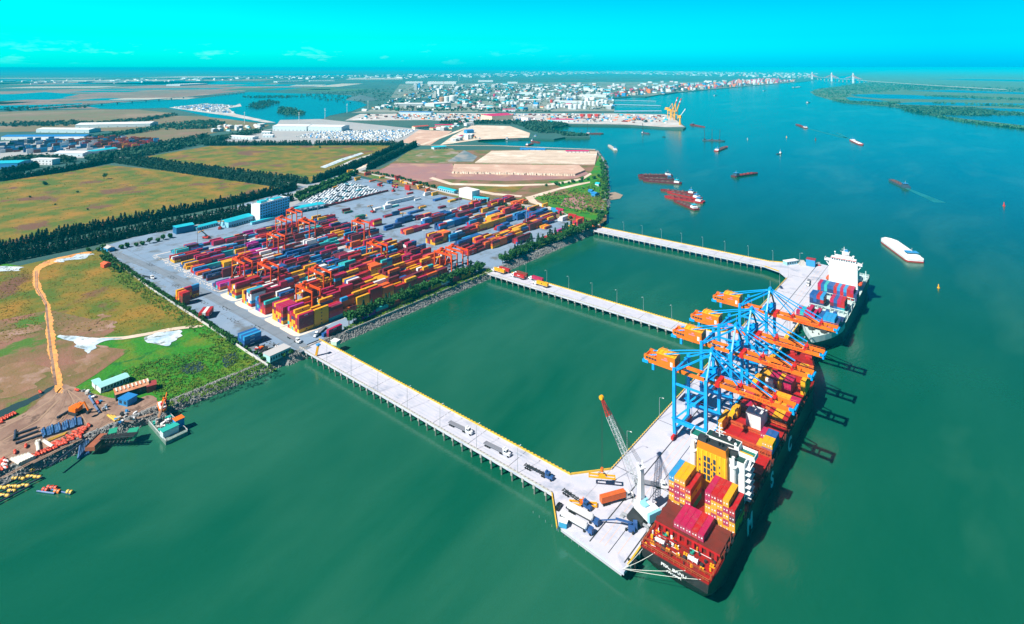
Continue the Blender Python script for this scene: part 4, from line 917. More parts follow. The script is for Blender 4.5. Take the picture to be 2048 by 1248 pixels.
for k in range(14): part('deck_pipe', MB().bar((r5.uniform(-12, 12), 2.2 + k * .7, D1 + .05), (r5.uniform(-12, 12), 2.6 + k * .7, D1 + .05), .14), (M_hatchbr, M_wht, M_dark)[k % 3], ship)
mb = MB(); mb.box((-6, 4.2, D1 - .1), (1.4, 1.6, 1.3)); mb.box((2.4, 5.0, D1 - .1), (1.2, 1.4, 1.2)); mb.box((8.8, 6.2, D1 - .1), (1.2, 1.2, 1.1)); part('winch_motor', mb, M_dark, ship)
mb = MB(); mb.cyl((-8, 10.4, D1 - .1), (-8, 10.4, D1 + .9), .9, n=10); mb.cyl((3.6, 9.6, D1 - .1), (3.6, 9.6, D1 + .9), .9, n=10); part('rope_reel', mb, mat('teal_rope', (.02, .30, .22), .8), ship)
mb = MB()
for k in range(9): mb.box((-12 + 3 * k, 12.2, D1 - .1), (1.1, .5, 2.4))
mb.box((0, 12.6, D1 + 1.9), (27, .5, .5)); mb.bar((-11.5, 8.4, D1 + 1.5), (-2, 8.4, D1 + 1.5), .35); part('hatch_support', mb, M_hatch, ship)
# hatch covers, bay by bay
def hatch(y0, y1, m=M_hatch, half=12.3, splits=3, z=D1, h=2.5):
    mb = MB(); w = 2 * half / splits
    for k in range(splits): mb.box((-half + (k + .5) * w, (y0 + y1) / 2, z - .15), (w - .12, y1 - y0, h))
    for k in range(splits):
        for j in range(3): mb.box((-half + (k + .5) * w, lerp(y0, y1, (j + .5) / 3), z - .15 + h), (w * .8, .5, .12))
    return part('hatch_cover', mb, m, ship)
hatch(13, 27.0, M_hatchbr, 13.4)
BAY = [(68.5, 83), (85, 98), (99, 112.5), (115, 128), (129, 142), (144.5, 157.5), (158.5, 171), (172.5, 182)]
for i, (a, b) in enumerate(BAY): hatch(a, b, M_hatch, 13.0 if i < 6 else (11.6 if i == 6 else 9.0))
def lash(y, half, h=5.6):
    mb = MB(); n = int(half * 2 / 2.45)
    for k in range(n + 1):
        x = -half + k * 2 * half / n; mb.bar((x, y, D1), (x, y, D1 + h), .28); mb.bar((x, y + .9, D1), (x, y + .9, D1 + h), .2)
        if k < n: mb.bar((x, y, D1 + 2.4), (x + 2 * half / n, y, D1 + h - .3), .12)
    for z in (1.2, 2.5, 4.0, h): mb.bar((-half, y, D1 + z), (half, y, D1 + z), .26); mb.bar((-half, y + .9, D1 + z), (half, y + .9, D1 + z), .2)
    mb.box((0, y + .45, D1 + h - .9), (2 * half, 1.1, .12)); return part('lashing_bridge', mb, M_lash, ship)
for y in (83.4, 98.2, 113.4, 128.2, 143, 157.7, 171.6): lash(y, 13.2 if y < 160 else 11.0, 5.4 if y < 90 else 3.6)
# accommodation, funnel casing, bridge
acc = part('accommodation', MB().box((.2, 53.5, D1 - .2), (22.5, 9.5, 17.4)), M_wht, ship)
mb = MB()
for r in range(6):
    mb.box((12.4, 53, D1 + 1.4 + 2.7 * r), (2.4, 7.5, .18)); mb.box((-12.0, 53, D1 + 1.4 + 2.7 * r), (2.4, 7.5, .18))
    a, b = (-3, 3) if r % 2 else (3, -3); mb.bar((12.6, 53 + a, D1 + 1.5 + 2.7 * r), (12.6, 53 + b, D1 + 4.1 + 2.7 * r), .8, .14)
part('outside_stairs', mb, M_wht, acc)
mb = MB()
for r in range(5): wall_windows(mb, -10, 10, 58.3, D1 + 1.6 + 2.7 * r, 1, 0, 9)
for r in range(5):
    for k in range(3): mb.box((11.48, 50.5 + k * 2.6, D1 + 1.6 + 2.7 * r), (.08, .9, 1))
part('window', mb, M_glass, acc)
br = part('bridge', MB().box((0, 55.5, D1 + 17.2), (29.2, 5.2, .9)).box((0, 56.2, D1 + 18.1), (15, 4.6, 2.5)).box((14.4, 55.5, D1 + 18.1), (.25, 5.2, 1.2)).box((-14.4, 55.5, D1 + 18.1), (.25, 5.2, 1.2)).box((11, 58.0, D1 + 18.1), (6.8, .25, 1.2)).box((11, 53, D1 + 18.1), (6.8, .2, 1.1)), M_wht, ship)
part('monkey_island', MB().box((0, 55.9, D1 + 20.7), (10, 3.2, .5)).box((-4, 52.0, D1 + 17.4), (8, 2.6, 2.4)).box((5.5, 51.4, D1 + 17.4), (4, 2.4, 1.6)).box((-9.2, 51, D1 + 17.4), (2, 3, 1.2)).bar((-11, 53.6, D1 + 18), (-6, 53.2, D1 + 19.6), .6), M_dark, br); part('wing_floor', MB().box((11, 55.5, D1 + 18.1), (6.4, 4.4, .06)).box((-11, 55.5, D1 + 18.1), (6.4, 4.4, .06)), M_greendk, br); part('roof_deck', MB().box((0, 55.8, D1 + 20.6), (14.4, 4.2, .08)).box((.2, 51, D1 + 17.2), (21.5, 4.0, .1)), mat('dark_green_deck', (.008, .05, .045), .7), br)
part('wing_awning', MB().box((11, 53.3, D1 + 19.2), (5.6, .5, .3)), M_ochre, br)
mb = MB(); wall_windows(mb, -7, 7, 58.55, D1 + 18.9, 1, 0, 8, 1.3, 1.1); part('window', mb, M_glass, br)
cs = part('funnel_casing', MB().box((-2.2, 48.3, D1 - .2), (13.4, 4.2, 18.0)), M_ochre, ship)
mb = MB()
for k in range(7): mb.box((-8.4 + k * 2.05, 46.1, D1 + .4), (.5, .3, 17.2))
part('casing_rib', mb, mat('casing_light', (.86, .50, .02), .5), cs)
mb = MB()
for k, (x, z) in enumerate([(x, z) for x in (-5.0, -3.3, -.7) for z in (5.2, 7.9, 10.6, 13.4)]): mb.box((x, 46.02, D1 + z), (1.1, .35, 1.9))
for z in (1, 4, 7, 10, 12.5):
    for x in (-7.4, -2.1, 1.6): mb.box((x, 46.05, D1 + z), (.5, .3, .9))
part('window', mb, M_glass, cs)
top = MB(); top.box((-2.2, 48.3, D1 + 17.8), (13.4, 4.2, 3.2), None, 0, .94); part('casing_top', top, mat('casing_orange', (.66, .20, .006), .5), cs)
part('funnel_deck', MB().box((-2.2, 48.3, D1 + 20.85), (12.4, 3.6, .25)).box((-6.6, 48.2, D1 + 21), (3.8, 3.6, 1.6)).bar((-5, 49.4, D1 + 21.5), (6.5, 50.2, D1 + 21.9), .9, .6), M_dark, cs)
mb = MB()
for x in (-5.8, -4.2, .5, 2.0): mb.cyl((x, 48.4, D1 + 21), (x, 48.4, D1 + 22.8), .32, n=8)
part('exhaust_pipe', mb, M_black, cs)
for x in (7.2, -10.8): part('vent_post', MB().cyl((x, 47.2, D1), (x, 47.2, D1 + 15.5), 1.25, n=14).cyl((x, 47.2, D1 + 15.2), (x, 47.2, D1 + 15.6), 1.7, n=14).cyl((x, 47.2, D1 + 15.6), (x, 47.2, D1 + 19.5), .7, n=10), M_wht, ship)
mb = MB(); mb.cyl((-1.5, 55, D1 + 20.6), (-1.5, 55, D1 + 27), .35, .2, n=8)
for z, w in ((22.5, 4), (24, 5.5), (25.5, 3)): mb.bar((-1.5 - w / 2, 55, D1 + z), (-1.5 + w / 2, 55, D1 + z), .2)
mb.box((-1.5, 55.6, D1 + 23), (2.6, .3, .35)); mb.cyl((3, 55, D1 + 20.6), (3, 55, D1 + 22), .5, n=8); mb.dome((3, 55, D1 + 22), .9, .9, 10, 3); mb.dome((6, 54, D1 + 21), .7, .8, 10, 3); mb.cyl((6, 54, D1 + 20.6), (6, 54, D1 + 21), .4, n=8)
part('radar_mast', mb, M_wht, ship)
for sx in (12.9, -13.2):
    lb = part('lifeboat', MB().cyl((sx, 35.5, D1 + 4.2), (sx, 41.5, D1 + 4.2), 1.3, 1.3, 10).cyl((sx, 41.5, D1 + 4.2), (sx, 43, D1 + 4.3), 1.3, .4, 10).cyl((sx, 34, D1 + 4.3), (sx, 35.5, D1 + 4.2), .4, 1.3, 10), M_red, ship)
    part('davit', MB().bar((sx, 35, D1), (sx, 35, D1 + 7), .5).bar((sx, 42, D1), (sx, 42, D1 + 7), .5).bar((sx, 35, D1 + 7), (sx + math.copysign(1.5, sx), 35, D1 + 7), .4), M_wht, lb)
part('deck_house', MB().box((-4.5, 146.5, D1 - .2), (5.2, 3.0, 5.6)).box((-4.5, 146.5, D1 + 5.4), (4, 2.4, 2.4)).box((-1.0, 146.8, D1), (3, 2.4, 3.4)), M_wht, ship)
mb = MB(); mb.cyl((-.8, 214, D1), (-.8, 214, D1 + 9.5), .8, .6, n=10).box((-.8, 214, D1 + 9), (2.2, 1.6, .5)); part('fore_mast', mb, M_wht, ship)
mb = MB()
for x in (-4.5, 4.5): mb.box((x, 203, D1 + .4), (2.6, 3.0, 1.8)); mb.cyl((x - 2, 203, D1 + 1.6), (x + 2, 203, D1 + 1.6), .9, n=10)
part('anchor_windlass', mb, M_hatch, ship)
mb = MB()
for x in (-9, -6, 6, 9): mb.cyl((x, 193, D1), (x, 193, D1 + 1.2), .45, n=8)
part('bollard', mb, M_ochre, ship)
def rope(name, a, b, sag, label, r=.055, m=M_rope):
    P = [Vector(a).lerp(Vector(b), i / 8) - Vector((0, 0, sag * 4 * (i / 8) * (1 - i / 8))) for i in range(9)]; mb = MB()
    for p, q in zip(P, P[1:]): mb.bar(p, q, r * 2)
    return tag(mb.build(name, m), label, 'rope', 'mooring ropes')
for k, (a, b) in enumerate((((-103.5, 210.4, 6), (-108, 201.5, .5)), ((-99, 209.6, 6), (-108.2, 201.2, .5)), ((-86.5, 209.4, 6), (-108.3, 200.8, .5)), ((-80.5, 209.4, 6), (-108.4, 200.6, .5)))):
    rope('mooring_rope', a, b, .5, 'pale stern rope of the black ship, %s counting from the quay side' % ORD[k])
for k, (a, b) in enumerate((((-93, 424, 7), (-108.5, 438, .6)), ((-90, 425, 7), (-108.5, 446, .6)))): rope('mooring_rope', a, b, .6, 'pale bow rope of the black ship to the quay, %s from its bow' % ORD[k])
# containers on the black ship
sw = 'on the black ship'
for k, c in enumerate(('crimson', 'crimson', 'crimson', 'red', 'crimson')): put(-96.0 + 2.5 * k, 229.3, 8.55, c, where='%s of the single row on the stern hatch of the black ship' % ORD[k], place='ship', force=True)
for k, st in enumerate(('yellow yellow red yellow sky_blue', 'yellow crimson crimson crimson yellow', 'maroon yellow crimson orange yellow', 'teal crimson yellow red')):
    for t, c in enumerate(st.split()): put(-104.3 + 2.48 * k, 243.3, 6.0 + t * 2.6, c.replace('_', ' '), where='%s tier, %s column of the quayside stern stack of the black ship' % (TIER[t], ORD[k]), place='ship', force=True)
for k, st in enumerate(('yellow yellow yellow crimson crimson', 'yellow crimson yellow yellow red', 'yellow yellow crimson yellow red', 'yellow crimson yellow crimson yellow', 'yellow yellow maroon red')):
    for t, c in enumerate(st.split()): put(-88.3 + 2.48 * k, 243.3, 6.0 + t * 2.6, c, where='%s tier, %s column of the riverside stern stack of the black ship' % (TIER[t], ORD[k]), place='ship', force=True)
def sc(x, y, cols, L, nm, z=8.6, dx=2.5):
    for k, st in enumerate(cols):
        for t, c in enumerate(st.split()): put(x + dx * k, y, z + t * 2.6, c.replace('_', ' '), L, where='%s tier, %s column of the %s' % (TIER[t], ORD[k], nm), place='ship', force=True)
sc(-94.1, 313.5, ['white white white', 'white white white', 'white white white'], 6.06, 'white reefer block on the black ship'); sc(-94.1, 319.8, ['white white', 'white white', 'white white'], 6.06, 'hinder white reefer block on the black ship')
sc(-84.2, 297.5, ['yellow', 'blue yellow', 'blue yellow'], 6.06, 'yellow and blue group by the lashing bridge'); sc(-84.2, 304, ['crimson crimson', 'blue blue', 'blue blue'], 6.06, 'crimson and blue group beside the white block')
sc(-104.4, 303.5, ['yellow yellow'], 12.19, 'yellow pair on the quay side deck'); sc(-101.9, 316.5, ['yellow yellow'], 6.06, 'hinder yellow pair')
sc(-89.6, 329.6, ['orange', 'red', 'yellow', 'yellow', 'red'], 12.19, 'low row under the first boom')
sc(-99, 331, ['crimson', 'red'], 12.19, 'crimson pair under the boom'); sc(-88.6, 344.5, ['yellow', 'yellow', 'yellow', 'crimson', 'crimson'], 12.19, 'yellow and crimson row by the deck house')
sc(-103, 344.5, ['crimson', 'crimson crimson'], 12.19, 'crimson boxes on the quay side'); sc(-100.4, 362, ['yellow yellow', 'yellow yellow', 'crimson crimson', 'crimson crimson', 'yellow yellow', 'crimson crimson', 'crimson crimson'], 12.19, 'tall row beyond the deck house')
sc(-78.8, 366, ['yellow yellow yellow'], 12.19, 'yellow stack on the river side'); sc(-86, 387.5, ['yellow', 'yellow', 'orange'], 12.19, 'yellow row under the far boom'); sc(-97, 375, ['red', 'red', 'maroon'], 12.19, 'red row near the bow')
# ---- the pale ship beyond
S2X, S2Y, D2 = -91.0, 611.0, 11.5
M_pale = mat('pale_ship_paint', (.55, .68, .66), .5, col2=(.45, .58, .58), scale=.15); M_hull2 = mat('navy_hull', (.012, .03, .06), .4)
s2 = thing('container_ship', (S2X, S2Y, WATER), PI, 'smaller container ship with tall white bridge block and blue boxes at the far berth', 'container ship')
hull, outl, ST = loft(168, 13.6, D2, 40, 9); part('hull', hull, M_hull2, s2)
part('deck', MB().prism([(x * .985, y) for x, y in outl], D2 - .2, D2 - .1), M_pale, s2)
bul = MB(); T_ = [(x[0][0], x[0][1]) for x in ST[-8:]]
for sg in (1, -1):
    for a, b in zip(T_, T_[1:]): bul.poly([(sg * a[0], a[1], D2 - 2.6), (sg * b[0], b[1], D2 - 2.6), (sg * b[0] * 1.02, b[1] + .4, D2 + 1.6), (sg * a[0] * 1.02, a[1], D2 + 1.6)])
part('bulwark', bul, M_pale, s2)
mb = MB()
for x in (-4, 4): mb.box((x, 152, D2), (2.4, 3, 1.8)); mb.cyl((x - 2, 152, D2 + 1.2), (x + 2, 152, D2 + 1.2), .9, n=10); mb.cyl((x * 1.6, 144, D2), (x * 1.6, 144, D2 + 1.1), .5, n=8); mb.cyl((x * .5, 157, D2), (x * .5, 157, D2 + 1), .4, n=8)
part('anchor_windlass', mb, M_dark, s2)
def s2lash(y, half, h, z0=D2):
    mb = MB(); n = 9
    for k in range(n + 1): x = -half + k * 2 * half / n; mb.bar((x, y, z0), (x, y, z0 + h), .35)
    for z in (0.2, h * .5, h): mb.bar((-half, y, z0 + z), (half, y, z0 + z), .35)
    mb.box((0, y, z0 + h), (2 * half, 1.4, .15)); return part('lashing_bridge', mb, M_pale, s2)
for y, hf in ((138, 12.6), (113.5, 13.2), (97, 13.2), (81.5, 13.2), (62, 13.2)): s2lash(y, hf, 4.5)
part('breakwater', MB().box((0, 140, D2), (24, .4, 2.6)), M_pale, s2)
mb = MB()
for a, b in ((66, 80), (83, 96), (98.5, 112), (115, 136)): mb.box((0, (a + b) / 2, D2 - .1), (24.5, b - a, 2.3))
part('hatch_cover', mb, M_pale, s2)
ac2 = part('accommodation', MB().box((0, 46.5, D2 - .1), (21.5, 10, 22.5)), M_wht, s2)
b2 = part('bridge', MB().box((0, 49, D2 + 22.4), (28.5, 5.0, 1.0)).box((0, 48.5, D2 + 23.4), (19, 5.6, 2.6)).box((14, 49, D2 + 23.4), (.3, 5, 1.2)).box((-14, 49, D2 + 23.4), (.3, 5, 1.2)).bar((10.6, 49, D2 + 18), (14, 49, D2 + 22.6), 2.5, .6).bar((-10.6, 49, D2 + 18), (-14, 49, D2 + 22.6), 2.5, .6).box((0, 47, D2 + 26), (13, 4, 1.4)), M_wht, s2)
mb = MB(); wall_windows(mb, -9, 9, 51.35, D2 + 24.1, 1, 0, 10, 1.2, 1.2); part('window', mb, M_glass, b2)
part('roof_band', MB().box((0, 51.3, D2 + 25.6), (19.2, .3, .4)), M_red, b2)
part('window', (lambda m: (wall_windows(m, -9, 9, 41.45, D2 + 2, 7, 2.8, 7), m)[1])(MB()), M_glass, ac2)
fn = part('funnel', MB().box((0, 37, D2), (8, 6, 22)).box((0, 37, D2 + 22), (5.4, 5, 6.5)), M_wht, s2)
part('funnel_band', MB().box((0, 37, D2 + 24.5), (5.6, 5.2, 1.6)), M_red, fn); part('exhaust_pipe', MB().box((0, 37, D2 + 28.5), (3.4, 3, 1.2)).cyl((-.8, 37, D2 + 29), (-.8, 37, D2 + 31), .4).cyl((.9, 37, D2 + 29), (.9, 37, D2 + 30.6), .4), M_bluewall, fn)
mb = MB().cyl((0, 46, D2 + 27), (0, 46, D2 + 35), .35, .2, 8).bar((-3, 46, D2 + 31), (3, 46, D2 + 31), .25).bar((-2, 46, D2 + 33), (2, 46, D2 + 33), .2).cyl((7, 46, D2 + 26), (7, 46, D2 + 29.5), .2).dome((7, 46, D2 + 29.4), .7, .8, 8, 3).cyl((-7, 46, D2 + 26), (-7, 46, D2 + 28), .3).dome((-7, 46, D2 + 28), .9, .9, 8, 3); part('radar_mast', mb, M_wht, s2)
for sx in (12.2, -12.2):
    part('lifeboat', MB().cyl((sx, 43, D2 + 6), (sx, 49, D2 + 6), 1.5, 1.5, 10).cyl((sx, 49, D2 + 6), (sx, 50.6, D2 + 6.1), 1.5, .4, 10).cyl((sx, 41.5, D2 + 6.1), (sx, 43, D2 + 6), .4, 1.5, 10), mat('lifeboat_orange', (.85, .10, .03), .5), s2)
mb = MB(); mb.bar((-11, 20, D2), (-11, 20, D2 + 7), .6); mb.bar((-11, 8, D2), (-11, 8, D2 + 6), .6); rail(mb, [(-13, 30), (-12.9, 2), (12.9, 2), (13, 30)], D2 - .1, 1.6, .2, 3); mb.box((0, 22, D2), (18, 14, 3)); part('stern_house', mb, M_pale, s2)
n2 = 'far ship'
sc(-103.6, 464.3, ['navy navy crimson', 'red navy teal', 'red navy crimson', 'red red crimson crimson', 'maroon red crimson', 'orange blue', 'orange blue blue', 'red blue sky_blue', 'blue navy sky_blue', 'red navy sky_blue', 'blue navy'], 12.19, 'front row on the far ship', 10.2)
sc(-103.6, 477.5, ['blue', 'sky_blue', 'navy', 'crimson', 'crimson crimson', 'sky_blue', 'blue blue', 'red', 'blue blue', 'blue', 'navy'], 12.19, 'second row on the far ship', 9.2)
sc(-103.6, 507, ['navy navy blue', 'navy blue blue', 'navy navy red', 'navy red sky_blue'], 12.19, 'quayside third row on the far ship', 9.2); sc(-89.2, 507, ['navy maroon crimson', 'blue navy blue', 'sky_blue red crimson', 'teal red red'], 12.19, 'riverside third row on the far ship', 9.2)
sc(-103.6, 536, ['navy red crimson', 'navy blue blue', 'blue teal teal', 'navy navy blue', 'navy navy blue', 'navy red red', 'blue blue sky_blue', 'red red crimson', 'navy blue sky_blue', 'orange red red', 'red red crimson', 'navy navy'], 12.19, 'last row on the far ship', 9.2, 2.35)
# ------------------------------------------------------------------ lorries
WHEEL = MB().cyl((-.16, 0, 0), (.16, 0, 0), .5, n=10).mesh('wheel'); WHEEL.materials.append(M_black)
M_trail = mat('trailer_grey', (.20, .21, .25), .7); M_cabblue = mat('cab_blue', (.03, .09, .26), .4)
def truck(kind, cabm, label, group='lorries of the port'):
    t = thing('container_lorry', (0, 0, 0), 0, label, 'truck', group)
    cb = MB().box((0, 5.2, .7), (2.2, 2.2, 2.3), None, 0, .9); cb.box((0, 7.2, .7), (1.8, 2.0, 1.2), None, 0, .85); cb.box((0, 4.4, 2.9), (2.0, 1.0, .5), None, 0, .8)
    cab = part('cab', cb, cabm, t)
    part('windscreen', MB().box((0, 6.34, 2.0), (1.9, .1, .9)).box((1.12, 5.4, 2.0), (.06, 1.3, .8)).box((-1.12, 5.4, 2.0), (.06, 1.3, .8)), M_glass, cab)
    tr = MB()
    if kind == 'skeletal':
        for x in (-.5, .5): tr.box((x, -2, 1.05), (.22, 12.4, .4))
        for y in (-8, -6, -4, -2, 0, 2, 4): tr.box((0, y, 1.15), (2.4, .3, .25))
    else: tr.box((0, -2, 1.15), (2.45, 12.6, .35)); tr.box((0, -2, .85), (1.1, 12, .3))
    part('trailer', tr, M_dark if kind == 'skeletal' else M_trail, t)
    for x in (-1.0, 1.0):
        for y in (7.4, 3.6, 2.4, -4.6, -5.9, -7.2): obj('wheel', WHEEL, t, (x, y, .5))
    return t
TK = {('skeletal', 0): None, ('flat', 0): None, ('skeletal', 1): None, ('flat', 1): None}
def place_truck(x, y, rz, kind, blue, label, box=None, boxlab=''):
    k = (kind, blue)
    if TK[k] is None: TK[k] = t = truck(kind, M_cabblue if blue else M_wht, label); t.location = (x, y, 0); t.rotation_euler.z = rz
    else: dup(TK[k], (x, y, 0), rz, label)
    if box:
        c, s = math.cos(rz), math.sin(rz); put(x + 2.2 * s, y - 2.2 * c, 1.52, box, 12.19, rz=rz, where=boxlab, place='truck', force=True)
R90 = -PI / 2
place_truck(-218.5, 222.6, R90 + .06, 'flat', 0, 'white lorry with empty grey flatbed, hindmost of two on the front jetty')
place_truck(-191.8, 222.2, R90 + .06, 'flat', 0, 'white lorry with empty grey flatbed, just behind the blue skeletal lorry on the front jetty')
place_truck(-165.5, 222.4, R90 + .06, 'skeletal', 1, 'blue lorry with an empty skeletal trailer still on the front jetty')
place_truck(-141.5, 219.2, R90 - .1, 'skeletal', 1, 'blue lorry with an empty skeletal trailer on the quay beside the white tanks')
place_truck(-127.6, 231.0, -.55, 'skeletal', 0, 'lorry under the red container beside the mobile crane', 'orange', 'container on the lorry beside the mobile crane')
x, y = W(1296, 968); place_truck(x + 2, y, -1.15, 'flat', 0, 'white lorry with flatbed behind the mobile crane')
for (a, b), c, n in ((((983, 539), (1003, 549)), 'yellow', 'head of queue, basin side'), (((992, 537), (1013, 547)), 'red', 'head of queue, outer side'), (((1022, 550), (1042, 560)), 'red', 'second in queue, basin side'), (((1028, 546), (1047, 556)), 'brown', 'second in queue, outer side'),
                     (((1058, 557), (1078, 564)), 'crimson', 'last in queue, outer side'), (((1067, 566), (1088, 575)), 'yellow', 'last in queue, basin side')):
    p, q_ = W(*a), W(*b); place_truck((p[0] + q_[0]) / 2 + 2, (p[1] + q_[1]) / 2, PI / 2, 'flat', 0, 'white lorry carrying a %s container, %s on the middle jetty' % (c, n), c, 'on the middle jetty lorry, %s' % n)
p, q_ = W(577, 674), W(602, 689); place_truck(*lp(p, q_, .45), math.atan2(q_[1] - p[1], q_[0] - p[0]) - PI / 2, 'flat', 0, 'white lorry with flatbed turning towards the front jetty')
p, q_ = W(650, 656), W(629, 676); place_truck(*lp(p, q_, .5), math.atan2(q_[1] - p[1], q_[0] - p[0]) - PI / 2, 'flat', 0, 'white lorry with brown flatbed beside the blue container at the jetty gate')
p = W(297, 556); place_truck(*p, -PI / 2 + .3, 'skeletal', 0, 'white lorry alone on the open apron by the perimeter hedge')
p = W(1617, 567); place_truck(*p, PI + .15, 'flat', 0, 'white lorry alone on the quay beside the far ship')
for px, rz, lb in (((640, 585), 0, 'white lorry standing under the second front gantry crane'), ((905, 537), 0, 'white lorry by the twin gantry cranes'), ((884, 548), .1, 'white lorry waiting beside the twin gantry cranes'), ((826, 590), 0, 'white lorry in the lane by the shore hedge')):
    place_truck(*W(*px), rz, 'flat', 0, lb)
# tank trailers, small plant on the quay
def tanker(x, y, rz, label):
    t = thing('tank_trailer', (x, y, 0), rz, label, 'trailer', 'tank trailers on the quay')
    part('tank', MB().cyl((0, -6, 2.3), (0, 6, 2.3), 1.35, n=16).cyl((0, 6, 2.3), (0, 6.5, 2.3), 1.35, .7, 16).cyl((0, -6.5, 2.3), (0, -6, 2.3), .7, 1.35, 16), M_wht, t)
    part('tractor', MB().box((0, 8.2, .6), (2.1, 2.0, 2.1), None, 0, .88).box((0, 6, .7), (1.0, 4, .4)), M_cabblue, t)
    part('chassis', MB().box((0, -1, .75), (1.6, 12, .45)), M_dark, t)
    for sx in (-1, 1):
        for yy in (-5, -3.8, -2.6, 5.4, 8.4): obj('wheel', WHEEL, t, (sx, yy, .5))
p, q_ = W(1133, 1040), W(1168, 1060); tanker(*lp(p, q_, .45), math.atan2(q_[1] - p[1], q_[0] - p[0]) - PI / 2, 'white tank trailer parked beside the railed end of the quay')
p, q_ = W(1145, 1024), W(1180, 1043); tanker(*lp(p, q_, .45), math.atan2(q_[1] - p[1], q_[0] - p[0]) - PI / 2, 'white tank trailer parked on the lorry side of its twin')
t = thing('gangway_crane', (*W(1263, 1060), 0), 0, 'dark blue folded loading arm lying beside the mobile crane', 'loading arm')
b_ = W(1200, 1046); d = (b_[0] - t.location.x, b_[1] - t.location.y)
part('carriage', MB().box((0, 0, .5), (2.8, 3.8, 1.5), None, .5).box((1, 1.4, .5), (1.8, 1.8, 2.8), None, .5), M_cabblue, t); part('arm', MB().bar((0, 0, 3), (d[0] * .5, d[1] * .5, 3.4), .7, .7).bar((d[0] * .5, d[1] * .5, 3.0), (d[0], d[1], 1.2), .4, .4), M_cabblue, t)
mb = MB()
for sx in (-1.6, 1.6):
    for sy in (-1.7, 1.7): mb.cyl((sx - .3, sy, .6), (sx + .3, sy, .6), .6)
part('wheel', mb, M_black, t)
t = thing('electric_cabinet', (*W(1127, 1052), 0), .3, 'pale blue electric cabinet at the railed end of the quay', 'cabinet'); part('housing', MB().box((0, 0, 0), (3.4, 2.4, 2.3)), mat('cabinet_blue', (.05, .32, .55), .5), t); part('roof', MB().box((0, 0, 2.3), (3.7, 2.7, .2)), M_wht, t)
def car_mesh(m, van=False):
    mb = MB(); mb.box((0, 0, .35), (1.8, 4.4, .75), m, 0, .97); mb.box((0, -.25 if not van else -.4, 1.1), (1.66, 2.5 if not van else 3.4, .62), m, 0, .82)
    mb.box((0, -.25 if not van else -.4, 1.16), (1.70, 2.3 if not van else 3.2, .36), M_glass, 0, .86)
    for sx in (-.85, .85):
        for sy in (-1.4, 1.4): mb.cyl((sx - .1, sy, .34), (sx + .1, sy, .34), .34, n=8, m=M_black)
    return mb.mesh('car')
tag(obj('parked_car', car_mesh(mat('car_black', (.015, .015, .018), .2)), None, (*W(1117, 1016), 0), .15), 'black car parked alone near the bend of the quay rail', 'car')
tag(obj('parked_car', car_mesh(mat('car_navy', (.02, .04, .12), .2)), None, (*W(1562, 576), 0), .6), 'dark blue car on the quay by the outermost jetty', 'car')
# ------------------------------------------------------------------ yard details: pads, lanes, gantry cranes, masts, walls, buildings, parked cars
for b, x in enumerate(BLK):
    y0 = 221.5
    mb = MB(); L = 158 if b else 150
    if b < 5:
        mb.prism([(x - 12.6, y0 + 1.5), (x - 9, y0 + .2), (x - 3, y0 - .3), (x + 3, y0 + .2), (x + 9, y0 + 1.2), (x + 11.5, y0 + 3), (x + 12.4, y0 + 8), (x + 12.4, y0 + 30), (x + 10.2, y0 + 30), (x + 9.5, y0 + 6), (x - 9.4, y0 + 5.5), (x - 9.4, y0 + 20), (x - 12.6, y0 + 20)], .006, .006)
    for sx in (-11, 10.9): mb.box((x + sx, y0 + 3 + L / 2, .01), (1.8, L, .01))
    tag(mb.build('runway_strip', M_pad), kind='structure')
# gravel and cable slots at the block ends
mb = MB()
for b in range(5, 11):
    for k in range(26): mb.box((BLK[b] + R.uniform(-9, 9), 222 + R.uniform(0, 6), .012), (R.uniform(.6, 2.0), R.uniform(.4, 1.2), .01))
tag(mb.build('yard_marking', M_pad), kind='structure')
mb = MB()
for b in range(0, 10):
    for i in range(4):
        for j in range(2): mb.box((lerp(BLK[0], BLK[10], b / 9.6) - 4 + i * 3.4 + j * 1.3, 205 + j * 2.2 + (i % 2) * .6 + 6 * (b % 2), .012), (2.0, .8, .008))
tag(mb.build('yard_marking', mat('dark_marking', (.05, .06, .07), .8)), kind='structure')
strip('yard_lane', [(225, 505), (330, 545), (455, 610), (560, 668), (612, 700)], 9, .02, mat('worn_lane', (.145, .19, .25), .9, col2=(.20, .245, .30), scale=.06))
M_joint = mat('slab_joint', (.12, .13, .15), .9)
mb = MB()
for k in range(15): mb.box((-380 - k * 22, 212, .014), (.3, 16, .006))
for y in (206, 214): mb.box((-545, y, .015), (360, .25, .006))
for k in range(14): mb.box((-400 - k * 30, 520, .014), (.3, 180, .006))
tag(mb.build('yard_joint', M_joint), kind='structure')
